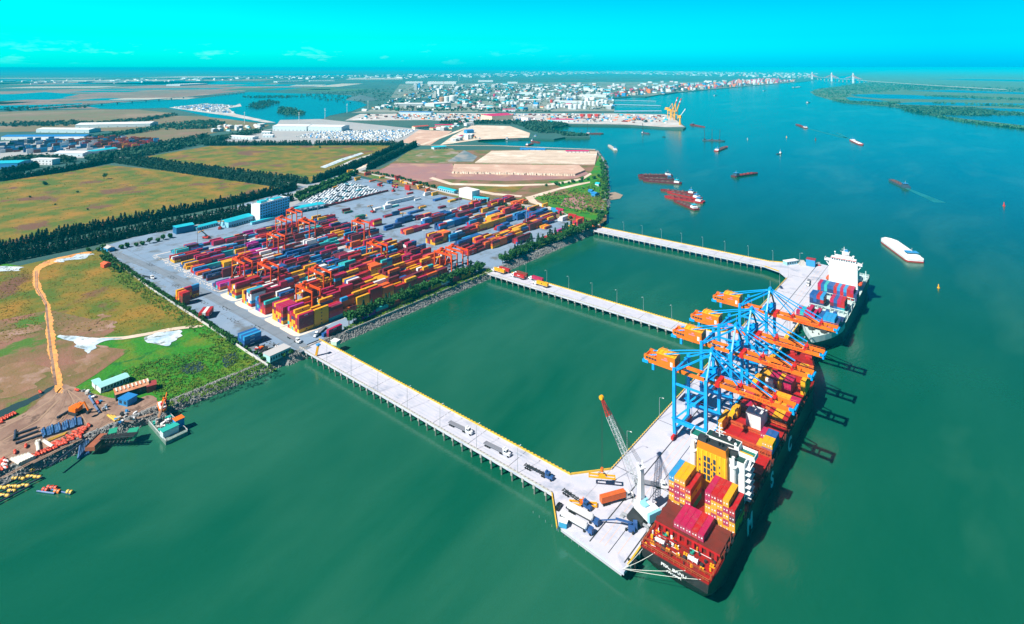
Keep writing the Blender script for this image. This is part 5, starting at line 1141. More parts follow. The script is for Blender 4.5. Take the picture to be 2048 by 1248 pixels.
def rtg():
    t = thing('gantry_crane', (0, 0, 0), 0, 'orange rubber tyred gantry crane', 'crane', 'orange gantry cranes over the yard blocks')
    hw, hl, Z = 11.75, 3.6, 18.0
    for sx in (-1, 1):
        for sy in (-1, 1): part('leg', MB().bar((sx * hw, sy * hl, 1.6), (sx * hw, sy * hl, Z), .95, .95), M_rtg, t)
        part('sill_beam', MB().bar((sx * hw, -hl - 1.4, 1.9), (sx * hw, hl + 1.4, 1.9), 1.0, 1.1), M_rtg, t)
        part('end_tie', MB().bar((sx * hw, -hl, Z - 4), (sx * hw, hl, Z - 4), .6, .7), M_rtg, t)
        mb = MB(); 
        for sy in (-1, 1):
            for dy in (-.9, .9): mb.cyl((sx * hw - .35, sy * (hl + .4) + dy, .75), (sx * hw + .35, sy * (hl + .4) + dy, .75), .75, n=10)
        part('tyre', mb, M_black, t)
    for sy in (-1, 1): part('girder', MB().bar((-hw - .5, sy * hl, Z + .7), (hw + .5, sy * hl, Z + .7), .95, 1.6), M_rtg, t)
    part('trolley', MB().box((-6.5, 0, Z + 1.5), (5, 8, .5)).box((-7.4, 1.4, Z + 2), (2.2, 3, 1.8)).box((-5.4, -1.8, Z + 2), (2, 2.2, 1.3)).cyl((-8.5, -2.4, Z + 2.4), (-5, -2.4, Z + 2.4), .7), M_rtg, t)
    part('operator_cab', MB().box((-3.4, -2.2, Z - 2.6), (1.8, 1.8, 2.4)), M_wht, t)
    mb = MB()
    for x in (-8, -5):
        for y in (-2, 2): mb.bar((x, y, Z + 1.5), (x, y, 14.2), .08)
    part('hoist_rope', mb, M_dark, t)
    part('spreader', MB().box((-6.5, 0, 13.6), (2.2, 12, .5)), M_ochre, t)
    part('power_pack', MB().box((hw + 1.2, 0, 2.4), (1.8, 4, 2.2)), M_grey, t)
    part('ladder', MB().bar((-hw - .7, -hl, 2), (-hw + .8, -hl + 5.4, Z - 3), .5, .15), M_wht, t)
    return t
g0 = None
RT = [((589, 567), 'first block from the water, at its front end'), ((613, 534), 'second block from the water, holding yellow boxes'), ((467, 516), 'sixth block, in front of its twin'), ((513, 523), 'fifth block, in front of the green and white stacks'),
      ((535.5, 466), 'eighth block, in the middle of the low rows'), ((551, 435), 'ninth block, in front of the blue office'), ((569, 417.5), 'tenth block, next to the blue office'), ((593, 437), 'ninth block, beside the blue office front'),
      ((699.4, 438.7), 'far end of the eighth block, by the open apron'), ((722, 479.8), 'fifth block, standing over a deep gap'), ((855.8, 496.4), 'inland end of the second block, beside its twin'), ((880, 489.6), 'inland end of the first block, by the diagonal road')]
for (px, nm) in RT:
    x, y = W(*px, 19.5); bx = min(BLK, key=lambda b: abs(b - 1.5 - (x + 11.75)))
    loc = (bx - .1, y + 3.6, 0); lb = 'orange gantry crane over the ' + nm
    if g0 is None: g0 = rtg(); g0.location = loc; g0['label'] = lb
    else: dup(g0, loc, 0, lb)
# tall light masts
m0 = None
for px, lb in (((395, 493), 'tall floodlight mast at the corner of the low rows'), ((490, 516), 'tall floodlight mast between the low rows'), ((1053, 452), 'tall floodlight mast by the outer wall'), ((848, 505), 'tall floodlight mast by the diagonal road'),
               ((635, 440), 'tall floodlight mast by the canopy'), ((918, 420), 'tall floodlight mast by the white shed'), ((810, 398), 'tall floodlight mast beside the white reefers')):
    if m0 is None:
        m0 = thing('light_mast', (*W(*px), 0), 0, lb, 'light mast', 'floodlight masts of the yard')
        part('shaft', MB().cyl((0, 0, 0), (0, 0, 24), .38, .18, 8), M_grey, m0)
        mb = MB(); mb.cyl((0, 0, 23.6), (0, 0, 24), 1.3, n=10)
        part('head_frame', mb, M_grey, m0)
        for k in range(6): a = k * PI / 3; obj('floodlight', MB().box((0, 0, 0), (.8, .5, .6)).build('floodlight', M_wht).data, m0, (1.5 * math.cos(a), 1.5 * math.sin(a), 23.4), a)
    else: dup(m0, (*W(*px), 0), 0, lb)
for o in [o for o in bpy.data.objects if o.name.startswith('floodlight') and o.parent is None]: bpy.data.objects.remove(o)
# perimeter wall and its clipped shrubs are things
def wall(name, px, h, w, m, label, cat='wall'):
    P = [W(*p) for p in px]; mb = MB()
    for a, b in zip(P, P[1:]): mb.bar((*a, h / 2 - .3), (*b, h / 2 - .3), w, h)
    return tag(mb.build(name, m), label, cat)
wall('perimeter_wall', [(206, 492), (240, 530), (300, 577), (420, 655), (536, 733)], 1.7, .35, M_white, 'long low white wall dividing the yard from the waste ground')
wall('perimeter_wall', [(700, 340), (800, 361), (900, 388), (1000, 406), (1090, 416), (1180, 446), (1200, 452)], 2.0, .5, M_edge, 'low grey wall along the outer side of the yard')
wall('sea_wall', [(690, 664), (985, 541), (992, 538)], 1.0, .5, M_edge, 'low concrete parapet on the shore between the first two jetties')
wall('sea_wall', [(1022, 522), (1200, 448)], 1.0, .5, M_edge, 'low concrete parapet on the shore beyond the middle jetty')
# ---- buildings
def building(name, px0, px1, dpt, h, wallm, roofm, label, cat, roof='flat', win=0, rows=1, rise=1.5, winm=None, flip=1, z=0, group=None, over=.5):
    """a building whose near facade runs along the surveyed base line px0-px1; dpt metres deep behind it"""
    a, b = W(*px0), W(*px1); L = math.dist(a, b); ang = math.atan2(b[1] - a[1], b[0] - a[0]); n = (-math.sin(ang), math.cos(ang))
    c = ((a[0] + b[0]) / 2 + n[0] * dpt / 2 * flip, (a[1] + b[1]) / 2 + n[1] * dpt / 2 * flip)
    t = thing(name, (*c, z), ang, label, cat, group); w = part('wall', MB().box((0, 0, -.3), (L, dpt, h + .3)), wallm, t)
    if roof == 'gable': part('roof', MB().gable((0, 0, h), (L, dpt), rise, axis='x', over=over), roofm, t)
    elif roof == 'gable_y': part('roof', MB().gable((0, 0, h), (L, dpt), rise, axis='y', over=over), roofm, t)
    else: part('roof', MB().box((0, 0, h), (L + .6, dpt + .6, .35)), roofm, t)
    if win:
        f = -flip
        mb = None
        if L > 60 and win > 10:
            mb = MB()
        for r in range(rows):
            for k in range(win):
                x = -L / 2 + (k + .5) * L / win; ww = min(2.6, L / win * .58); hh = min(1.9, h / rows * .52)
                q = MB().box((x, f * (dpt / 2 + .03), .9 + r * h / rows), (ww, .1, hh))
                if win * rows <= 100: part('window', q, winm or M_glass, t)
    return t
of = building('office_block', (520, 443), (579, 425), 15, 21, mat('office_blue', (.14, .56, .88), .6), M_wht, 'six storey blue and white office block beside the gantry cranes', 'office building', win=12, rows=6)
part('end_wall', MB().box((-29.5 if False else -math.dist(W(520, 443), W(579, 425)) / 2 - .15, 0, 0), (.3, 15.3, 21.6)), M_wht, of)
part('roof_parapet', MB().box((0, 7.3, 21.3), (math.dist(W(520, 443), W(579, 425)), .5, 1.2)).box((0, -7.3, 21.3), (math.dist(W(520, 443), W(579, 425)), .5, 1.2)), M_wht, of)
part('roof_plant', MB().box((-14, 1, 21.3), (10, 7, 2.6)).cyl((-4, 2, 21.3), (-4, 2, 24.5), 1.6, n=10).box((10, 1, 21.3), (16, 7, 1.0)), M_cyanroof, of)
building('storage_shed', (353, 469), (388, 462), 12, 8, mat('shed_blue', (.015, .12, .26), .6), M_cyanroof, 'long dark blue shed with a bright cyan roof by the tree belt', 'shed', 'gable', rise=1.4)
building('site_office', (393, 462), (436, 451), 9, 4, mat('pale_blue_wall', (.25, .55, .68), .6), M_cyanroof, 'row of pale blue offices with a row of windows beside the cyan roofed shed', 'office', 'gable', 9, rise=1.2)
building('warehouse', (457, 456), (506, 442), 16, 7, mat('pale_blue_wall', (.25, .55, .68), .6), M_cyanroof, 'wide workshop with a bright turquoise roof beside the blue office block', 'workshop', 'gable', 10, rise=2.2)
building('shelter', (504, 450), (560, 436), 4, 3, mat('pale_blue_wall', (.25, .55, .68), .6), M_cyanroof, 'narrow turquoise shelter roof at the foot of the blue office block', 'shelter', 'flat')
cn = thing('gate_canopy', (*W(616, 420), 0), math.atan2(W(640, 416)[1] - W(592, 425)[1], W(640, 416)[0] - W(592, 425)[0]), 'turquoise canopy on posts over the yard gate beside the parked cars', 'canopy')
part('roof', MB().box((0, 0, 6), (44, 15, .6)).box((0, 0, 6.6), (42, 13, .4), None, 0, .9), M_cyanroof, cn)
for k in range(6):
    for sy in (-6, 6): part('post', MB().box((-20 + 8 * k, sy, 0), (.5, .5, 6)), M_wht, cn)
for k in range(5): part('toll_booth', MB().box((-16 + 8 * k, 0, 0), (2, 4, 3)), M_wht, cn)
building('white_shed', (918, 393), (944, 399), 16, 12, M_wht, M_wht, 'tall white windowless shed by the outer wall of the yard', 'shed', 'flat')
building('site_office', (875, 380), (908, 388), 9, 4.5, mat('pale_blue_wall', (.25, .55, .68), .6), M_cyanroof, 'low office with a cyan roof between the outer wall and the white shed', 'office', 'gable', 8, rise=1.2)
building('site_office', (946, 400), (975, 403), 8, 4, mat('pale_blue_wall', (.25, .55, .68), .6), M_cyanroof, 'low cyan roofed lean-to on the river side of the white shed', 'office', 'gable', 6, rise=1)
building('canteen', (1038, 513), (1066, 500), 7, 3.5, M_wht, M_wht, 'long white flat roofed canteen behind the shore trees of the outer yard', 'canteen', 'flat', 7)
building('gatehouse', (540, 725), (581, 706), 8, 4, mat('pale_teal_wall', (.35, .62, .62), .7), mat('grey_roof', (.45, .45, .46), .8), 'long pale teal workshop with a grey roof beside the scrap yard', 'workshop', 'flat', 8)
building('guard_hut', (201, 500), (215, 505), 7, 4, mat('hut_blue', (.03, .30, .55), .6), M_white, 'small blue guard hut at the corner of the perimeter wall', 'hut', 'gable', 2)
building('cargo_box_shelter', (201, 533), (208, 536), 6, 3, mat('orange_tarp', (.7, .10, .03), .7), mat('orange_tarp', (.7, .10, .03), .7), 'small orange hut in the grass outside the perimeter wall', 'hut', 'gable')
t = thing('gatehouse', (*W(671, 688), 0), .3, 'small pale green kiosk at the shore end of the front jetty', 'kiosk'); part('wall', MB().box((0, 0, 0), (5, 4, 2.6)), mat('kiosk_green', (.45, .66, .52), .7), t); part('roof', MB().box((0, 0, 2.6), (5.5, 4.5, .3)), M_wht, t)
t = thing('yellow_barrier', (*W(632, 712), 0), 0, 'leaning yellow height barrier post with blue cap at the jetty entrance', 'barrier'); part('post', MB().bar((0, 0, 0), (1.2, 1, 7.5), 1.4, 1.4), M_ochre, t); part('cap', MB().box((1.2, 1, 7.4), (2.6, 2.2, .8)), M_bluewall, t)
building('site_office', (1574, 531), (1597, 527.5), 5, 3.4, mat('pale_blue_wall', (.25, .55, .68), .6), M_wht, 'pale blue cabin with white roof at the landward far end of the quay', 'cabin', 'flat', 5)
p = W(1622, 531)
t = thing('store_box', (*p, 0), .05, 'large blue steel box with a red top at the far end of the quay', 'steel box'); part('body', MB().box((0, 0, 0), (8, 7, 6.5)), M_bluewall, t); part('roof', MB().box((0, 0, 6.5), (8.2, 7.2, .3)), mat('roof_maroon', (.32, .03, .04), .6), t)
t = thing('tarpaulin_heap', (*W(1605, 530), 0), .5, 'grey wedge shaped tarpaulin heap next to the blue steel box on the quay', 'heap'); part('cover', MB().box((0, 0, 0), (6, 6, 4.5), None, 0, .5), M_edge, t)
t = thing('diesel_pump', (*W(1637, 531), 0), .5, 'small dark pump with a red base near the far end of the quay', 'pump'); part('base', MB().box((0, 0, 0), (3, 2, 1.2)), M_red, t); part('motor', MB().box((0, 0, 1.2), (2.4, 1.6, 2)), M_grey, t)
# reach stackers in the outer yard
r0 = None
for px, rz, lb in (((787, 383), .4, 'red reach stacker with a raised boom by the red boxes'), ((745, 425), 1.4, 'dark reach stacker among the white boxes'), ((722, 444), -.5, 'dark reach stacker by the green stack'), ((805, 441), .8, 'dark reach stacker with a box between the navy stacks'), ((412, 477), 2, 'red orange reach stacker near the long blue shed'), ((440, 458), 1, 'orange forklift by the pale blue offices')):
    if r0 is None:
        r0 = thing('reach_stacker', (*W(*px), 0), rz, lb, 'reach stacker', 'reach stackers of the yard')
        part('body', MB().box((0, 0, .8), (3.2, 7.5, 1.4)).box((0, -3, 2.2), (3, 1.6, 1)), mat('stacker_red', (.55, .03, .02), .5), r0); part('boom', MB().bar((0, -2.6, 3), (0, 6.5, 8.5), .9, .9), M_dark, r0); part('spreader', MB().box((0, 6.8, 7.4), (8, 1.2, .8)), M_ochre, r0)
        part('cab', MB().box((0, .2, 2.2), (1.6, 1.8, 1.8)), M_glass, r0)
        mb = MB(); [mb.cyl((sx - .3, sy, .8), (sx + .3, sy, .8), .8) for sx in (-1.5, 1.5) for sy in (-2.6, 2.6)]; part('wheel', mb, M_black, r0)
    else: dup(r0, (*W(*px), 0), rz, lb)
# parked export cars: the nearer ones one by one
CARM = [car_mesh(mat('car_white', (.80, .84, .86), .25)), car_mesh(mat('car_silver', (.55, .62, .66), .25)), car_mesh(mat('car_cyan', (.10, .40, .50), .3)), car_mesh(mat('car_black', (.015, .015, .018), .2))]
lot = [W(604, 405), W(655, 374), W(700, 365), W(722, 371), W(768, 385), W(655, 411)]
def inside(p, poly):
    r = False; j = len(poly) - 1
    for i in range(len(poly)):
        if (poly[i][1] > p[1]) != (poly[j][1] > p[1]) and p[0] < (poly[j][0] - poly[i][0]) * (p[1] - poly[i][1]) / (poly[j][1] - poly[i][1]) + poly[i][0]: r = not r
        j = i
    return r
spots = []
xs = [p[0] for p in lot]; ys = [p[1] for p in lot]; y = min(ys)
while y < max(ys):
    x = min(xs)
    while x < max(xs):
        if inside((x, y), lot): spots.append((x + R.uniform(-.5, .5), y + R.uniform(-.6, .6)))
        x += 6.6
    y += 6.9
R.shuffle(spots); spots = spots[:292]
for k, (x, y) in enumerate(spots):
    o = obj('parked_car', CARM[R.choices((0, 1, 2, 3), (58, 24, 8, 10))[0]], None, (x, y, 0), R.choice((0, 0, PI / 2, PI)) + R.uniform(-.25, .25)); s_ = R.uniform(1.2, 1.45); o.scale = (s_, s_, s_)
    tag(o, 'pale new car parked in the crowded lot beside the yard gate canopy', 'car', 'new cars parked beside the yard gate')
# scrap heap of the workshop corner
for k in range(26):
    x, y = W(R.uniform(512, 560), 0 + R.uniform(692, 712)); mb = MB()
    for j in range(3): mb.bar((R.uniform(-1.5, 1.5), R.uniform(-1.5, 1.5), R.uniform(.3, 1.6)), (R.uniform(-2, 2), R.uniform(-2, 2), R.uniform(.3, 2.2)), R.uniform(.3, .8))
    mb.box((0, 0, 0), (R.uniform(1.5, 3), R.uniform(1.2, 2.4), R.uniform(.7, 1.6)), None, R.uniform(0, 3))
    tag(mb.build('machine_scrap', [M_dark, M_dark, M_red, M_grey, M_orange, M_wht][k % 6], None, (x, y, 0)), 'piece of machine scrap heaped between the blue boxes and the teal workshop', 'scrap', 'machine scrap of the workshop corner')
# ------------------------------------------------------------------ realise the containers: the 300 that show largest are objects, the rest one mass
occ = {}
for c in CONT: occ[(round(c[0] / 1.3), round(c[1] / 3), round(c[2] / 2.6))] = 1
ZC = {}
for c in CONT:
    k = (round(c[0] / 2.0), round(c[1] / 6.2)); ZC[k] = max(ZC.get(k, -9), c[2])
def open_faces(c):
    x, y, z, rz, L = c[:5]; hgt = c[2]; s = 0.0
    top = not any(abs(d[0] - x) < .8 and abs(d[1] - y) < L / 2 and .5 < d[2] - z < 3.2 for d in NB(c))
    side = not any(1.5 < d[0] - x < 3.4 and abs(d[1] - y) < L * .45 and abs(d[2] - z) < 1 for d in NB(c))
    end = not any(L * .5 - 1 < y - d[1] < L * .5 + d[4] * .5 + 1.4 and abs(d[0] - x) < .9 and abs(d[2] - z) < 1 for d in NB(c))
    return top, side, end
GRID = {}
for c in CONT: GRID.setdefault((int(c[0] // 14), int(c[1] // 14)), []).append(c)
def NB(c):
    i, j = int(c[0] // 14), int(c[1] // 14)
    for a in (i - 1, i, i + 1):
        for b in (j - 1, j, j + 1):
            for d in GRID.get((a, b), ()):
                if d is not c: yield d
SC_ = []
for c in CONT:
    t_, s_, e_ = open_faces(c); D = depth(c[0], c[1])
    a = c[4] * 2.44 * .45 * t_ + c[4] * 2.6 * .55 * s_ + 2.44 * 2.6 * .8 * e_
    if c[8] == 'yard' and c[0] > BLK[0] - 12 and 0: a *= 1
    SC_.append((a / (D * D) * (10 if c[9] else 1) if a > 0 else 0, c))
SC_.sort(key=lambda q: -q[0])
N_IND = 0; rest = MB()
for sc_, c in SC_:
    if sc_ <= 0: continue
    x, y, z, rz, L, hi, col, wh, place, force = c
    if N_IND < 300:
        N_IND += 1
        o = obj('shipping_container', cmesh(col, L, hi, seed=N_IND), None, (x, y, z + .02), rz)
        tag(o, '%s container, %s' % (col, wh), 'shipping container', 'shipping containers')
        if place == 'ship' and depth(x, y) < 330 and col != 'white': obj('door', dmesh(col), o, (0, -L / 2 + .02, 0))
    else: cbox(rest, col, L - .06, hi, (x, y, z + .02), rz, logo=depth(x, y) < 620, simple=True, seed=int(x * 7 + y) % 9)
print('containers', len(CONT), 'individual', N_IND)
tag(rest.build('container_stacks'), 'densely packed rows of coloured containers in the deeper part of the yard', 'containers', None, 'stuff')
# ------------------------------------------------------------------ trees
def leafm(name, c, c2): return mat(name, c, .75, col2=c2, scale=.5, world=True, spec=.2, rnd=.38)
M_cas = leafm('casuarina_needles', (.010, .050, .042), (.028, .095, .050)); M_leaf = leafm('broad_leaves', (.012, .075, .020), (.035, .13, .02)); M_bark = mat('grey_bark', (.10, .08, .06), .9)
M_mang = leafm('mangrove_leaves', (.018, .085, .055), (.04, .13, .06))
def crown(kind, n, rr, h, z0, seed, leaf):
    """many small leaf clumps spread through the volume of the crown"""
    r = random.Random(seed); mb = MB(); lobes = [(r.uniform(-.45, .45) * rr, r.uniform(-.45, .45) * rr, z0 + h * r.uniform(.3, .85), rr * r.uniform(.45, .75)) for _ in range(6)]
    for _ in range(n):
        if kind == 'cone':
            t = r.random() ** 1.5; z = z0 + t * h; rad = rr * (1 - t) ** .75 * math.sqrt(r.uniform(.25, 1)) * r.uniform(.75, 1.15); a = r.uniform(0, 2 * PI); p = Vector((rad * math.cos(a), rad * math.sin(a), z))
        else:
            l = r.choice(lobes); d = Vector((r.gauss(0, 1), r.gauss(0, 1), r.gauss(0, 1))).normalized() * l[3] * r.uniform(.55, 1.05); p = Vector(l[:3]) + Vector((d.x, d.y, d.z * .75))
        u = Vector((r.gauss(0, 1), r.gauss(0, 1), r.gauss(0, .6))).normalized(); v = u.cross(Vector((r.gauss(0, 1), r.gauss(0, 1), r.gauss(0, 1)))).normalized(); s = leaf * r.uniform(.6, 1.4)
        k = u * s; w = v * s * .8
        mb.poly([p - k - w * .3, p + w * -.9, p + k - w * .2, p + k * .4 + w, p - k * .5 + w * .9])
    return mb
def trunk(h, r, kind, seed):
    q = random.Random(seed); mb = MB(); mb.cyl((0, 0, -.3), (0, 0, h), r, r * .4, 7)
    for k in range(6):
        z = h * q.uniform(.35, .85); a = q.uniform(0, 2 * PI); l = h * q.uniform(.15, .3); mb.cyl((0, 0, z), (l * math.cos(a), l * math.sin(a), z + l * .7), r * .35, r * .12, 5)
    return mb
PROT = {}
def tree_meshes(kind, i):
    if (kind, i) not in PROT:
        if kind == 'cone': c = crown('cone', 380, 3.3, 12.0, .8, 50 + i, .62); m = M_cas; t = trunk(11, .28, kind, i)
        elif kind == 'round': c = crown('round', 380, 3.4, 6.0, 1.4, 90 + i, .55); m = M_leaf; t = trunk(5.5, .3, kind, i)
        elif kind == 'shrub': c = crown('round', 150, 1.7, 2.4, .3, 130 + i, .36); m = M_leaf; t = trunk(1.6, .1, kind, i)
        a = c.mesh('crown'); a.materials.append(m); b = t.mesh('trunk'); b.materials.append(M_bark); PROT[(kind, i)] = (a, b)
    return PROT[(kind, i)]
TREES = []
def row(px, step, kind, label, group, cat='tree', s=1.0, dz=0.0, jit=.8):
    for x, y, a in path_pts(px, step): TREES.append((x + R.uniform(-jit, jit), y + R.uniform(-jit, jit), kind, label, group, cat, s * R.uniform(.78, 1.18)))
g1 = 'casuarina trees along the plantation roads'
row([(-260, 582), (0, 522), (225, 477), (500, 425), (585, 400)], 2.8, 'cone', 'dark casuarina in the dense row on the yard side of the plantation road', g1)
row([(-260, 588), (0, 527), (225, 481), (500, 428)], 4.2, 'cone', 'dark casuarina in the dense row on the yard side of the plantation road', g1, s=.85)
row([(-260, 560), (0, 502), (200, 459), (450, 411), (590, 380)], 2.8, 'cone', 'dark casuarina in the dense row on the field side of the plantation road', g1)
row([(592, 378), (400, 351), (225, 324), (120, 345), (0, 362)], 2.9, 'cone', 'dark casuarina along the nearer side of the cross road', g1)
row([(615, 368), (400, 341), (262, 320)], 2.9, 'cone', 'dark casuarina along the farther side of the cross road', g1)
row([(75, 334), (40, 342), (0, 351)], 3.2, 'cone', 'dark casuarina along the farther side of the cross road', g1)
row([(627, 366), (730, 326), (807, 291)], 2.9, 'cone', 'dark casuarina on the field side of the straight avenue', g1)
row([(735, 339), (800, 307), (833, 291)], 2.9, 'cone', 'dark casuarina on the river side of the straight avenue', g1)
row([(410, 291), (520, 290.5), (623, 291)], 3, 'cone', 'dark casuarina in the belt before the white warehouse lots', g1); row([(630, 291), (700, 290), (806, 291)], 3, 'cone', 'dark casuarina in the belt before the white warehouse lots', g1)
g2 = 'leafy trees around the yard'
row([(592, 397), (625, 382), (665, 366), (712, 347)], 3.6, 'round', 'bushy tree in the clump between the avenue and the parked cars', g2, s=1.15, jit=2.5); row([(600, 403), (640, 386), (700, 358)], 5, 'round', 'bushy tree in the clump between the avenue and the parked cars', g2, s=1.0, jit=2)
g3 = 'trees of the shore hedge'
row([(700, 650), (760, 622), (850, 588), (935, 553), (965, 540)], 3.6, 'round', 'leafy tree in the shore hedge between the first two jetties', g3, jit=1.8, s=1.25); row([(720, 633), (800, 604), (880, 570), (945, 543)], 6, 'cone', 'slim conifer rising from the shore hedge between the first two jetties', g3, s=.85, jit=2.5)
row([(1005, 528), (1060, 503), (1120, 481), (1190, 455)], 4, 'round', 'leafy tree in the shore hedge beyond the middle jetty', g3, jit=2.4, s=1.2); row([(1010, 520), (1060, 492), (1150, 458)], 7, 'cone', 'slim conifer behind the shore hedge beyond the middle jetty', g3, s=.8, jit=3)
row([(205, 505), (240, 530), (300, 574), (420, 650), (470, 690)], 3.2, 'shrub', 'clipped shrub inside the white perimeter wall', 'shrubs along the perimeter wall', 'shrub', 1.25, jit=.7)
row([(425, 655), (480, 690), (530, 722), (580, 712), (600, 705)], 6, 'round', 'small leafy tree near the scrap corner of the yard', 'small trees near the scrap corner', s=.5, jit=1)
row([(180, 503), (230, 500), (300, 487), (345, 476)], 7, 'round', 'leafy tree near the blue guard hut and the yard corner', 'trees at the yard corner', s=.8, jit=2)
row([(205, 515), (225, 530), (245, 545)], 5, 'round', 'low bush outside the corner of the perimeter wall', 'bushes outside the wall corner', 'bush', s=.55, jit=2)
row([(735, 345), (800, 357), (870, 376)], 8, 'round', 'leafy tree on the mud side of the outer wall', 'trees along the outer wall', s=.75, jit=1.5); row([(980, 408), (1100, 425), (1190, 450)], 9, 'round', 'leafy tree on the marsh side of the outer wall', 'trees along the outer wall', s=.6, jit=1.5)
for px, s in (((208, 358), 1.5), ((90, 370), 1.0), ((640, 296), .8), ((155, 385), .5), ((60, 395), .5), ((325, 420), .5), ((175, 420), .4), ((110, 410), .4)): TREES.append((*W(*px), 'round', 'lone dark tree standing in the open dry field', 'lone trees of the dry field', 'tree', s))
row([(1207, 325), (1210, 345), (1212, 370), (1212, 400)], 7, 'round', 'green bush on the river bank beside the sand platforms', 'bushes of the river bank', 'bush', s=.8, jit=5); row([(1100, 372), (1150, 366), (1200, 352)], 9, 'round', 'green bush on the river bank beside the sand platforms', 'bushes of the river bank', 'bush', s=.8, jit=6)
row([(1175, 420), (1208, 430), (1195, 448)], 5, 'round', 'green bush on the river bank beyond the yard fence', 'bushes beyond the yard fence', 'bush', s=.8, jit=4)
score = sorted(TREES, key=lambda t: -t[6] / depth(t[0], t[1]) * (.35 if t[2] == 'shrub' else 1)); mass = {}
cnt = {}
for t in score:
    x, y, kind, lb, gr, cat, s = t; D = depth(x, y)
    if D < 120: continue
    q = CX + F * (x * BX[0] + y * AX[0]) / D
    if not -60 < q < 2110: continue
    cls = {'cone': 'tree', 'round': 'tree', 'shrub': 'shrub'}[kind]
    if cnt.get(cls, 0) < (300 if cls == 'tree' else 120):
        cnt[cls] = cnt.get(cls, 0) + 1; a, b = tree_meshes(kind, R.randrange(5))
        o = tag(obj({'cone': 'conifer_tree', 'round': 'leafy_tree', 'shrub': 'garden_shrub'}[kind], None, None, (x, y, -.2), R.uniform(0, 6)), lb, cat, gr); o.scale = (s, s, s * R.uniform(.9, 1.1))
        obj('crown', a, o); obj('trunk', b, o)
    else: mass.setdefault(kind, []).append((x, y, s))
for kind, L_ in mass.items():
    mb = MB(); r = random.Random(3)
    base = crown('cone' if kind == 'cone' else 'round', 70, 3.2, 12.0 if kind == 'cone' else 6.5, .2, 5, 1.5)
    alt = [base] + [crown('cone' if kind == 'cone' else 'round', 70, 3.2, 12.0 if kind == 'cone' else 6.5, .2, 6 + i, 1.5) for i in range(3)]
    for x, y, s in L_:
        src = r.choice(alt); b = len(mb.v); s2 = s
        mb.v += [(x + v[0] * s2, y + v[1] * s2, v[2] * s2 - .3) for v in src.v]; mb.f += [tuple(b + i for i in f) for f in src.f]; mb.m += src.m
    tag(mb.build('tree_belt', M_cas if kind == 'cone' else M_leaf), 'farther stretches of the dark tree belts along the plantation roads' if kind == 'cone' else 'farther leafy bushes along the walls and banks', 'trees', None, 'stuff')
# mangrove and scrub seen as masses
def scrub(px, n, m, label, h=(3, 7), name='scrub', z=0.0, leaf=1.6, per=16, spread=1.0):
    poly = [W(*p) for p in px]; xs = [p[0] for p in poly]; ys = [p[1] for p in poly]; mb = MB(); r = random.Random(len(px) * 31 + n); k = 0; tries = 0
    while k < n and tries < n * 60:
        tries += 1; x, y = r.uniform(min(xs), max(xs)), r.uniform(min(ys), max(ys))
        if not inside((x, y), poly): continue
        k += 1; hh = r.uniform(*h); w = hh * .6 * spread
        for _ in range(per):
            d = Vector((r.gauss(0, .55) * w, r.gauss(0, .55) * w, hh * r.uniform(.1, 1))); u = Vector((r.gauss(0, 1), r.gauss(0, 1), r.gauss(0, .4))).normalized(); v = u.cross(Vector((r.gauss(0, 1), r.gauss(0, 1), r.gauss(0, 1)))).normalized(); s = leaf * r.uniform(.6, 1.4)
            p = Vector((x, y, z)) + d; mb.poly([p - u * s, p - v * s, p + u * s, p + v * s])
    return tag(mb.build(name, m), label, 'vegetation', name.replace('_', ' ') + ' masses', 'stuff')
# ------------------------------------------------------------------ boats on the river
M_rust = mat('rust_red_hull', (.22, .015, .018), .6, col2=(.13, .012, .018), scale=.2); M_darkhull = mat('dark_maroon_hull', (.09, .012, .02), .6, col2=(.16, .02, .03), scale=.2)
M_cargo = mat('scrap_cargo', (.16, .07, .06), .9, col2=(.05, .03, .04), scale=.4, bump=.5); M_hullgrey = mat('blue_grey_hull', (.05, .09, .14), .5)
M_wr = mat('white_sheet_roof', (.82, .84, .84), .5, col2=(.72, .76, .78), scale=.02); M_wwall = mat('pale_sheet_wall', (.55, .66, .70), .6); M_crim = mat('crimson_roof', (.55, .01, .12), .5); M_blroof = mat('blue_sheet_roof', (.02, .20, .52), .5)
def hull_pts(L, w, bow=.16, stern=.05):
    h = w / 2; return [(-L / 2, -h * .8), (-L / 2 + L * stern, -h), (L / 2 - L * bow, -h), (L / 2 - L * bow * .35, -h * .6), (L / 2, 0), (L / 2 - L * bow * .35, h * .6), (L / 2 - L * bow, h), (-L / 2 + L * stern, h), (-L / 2, h * .8)]
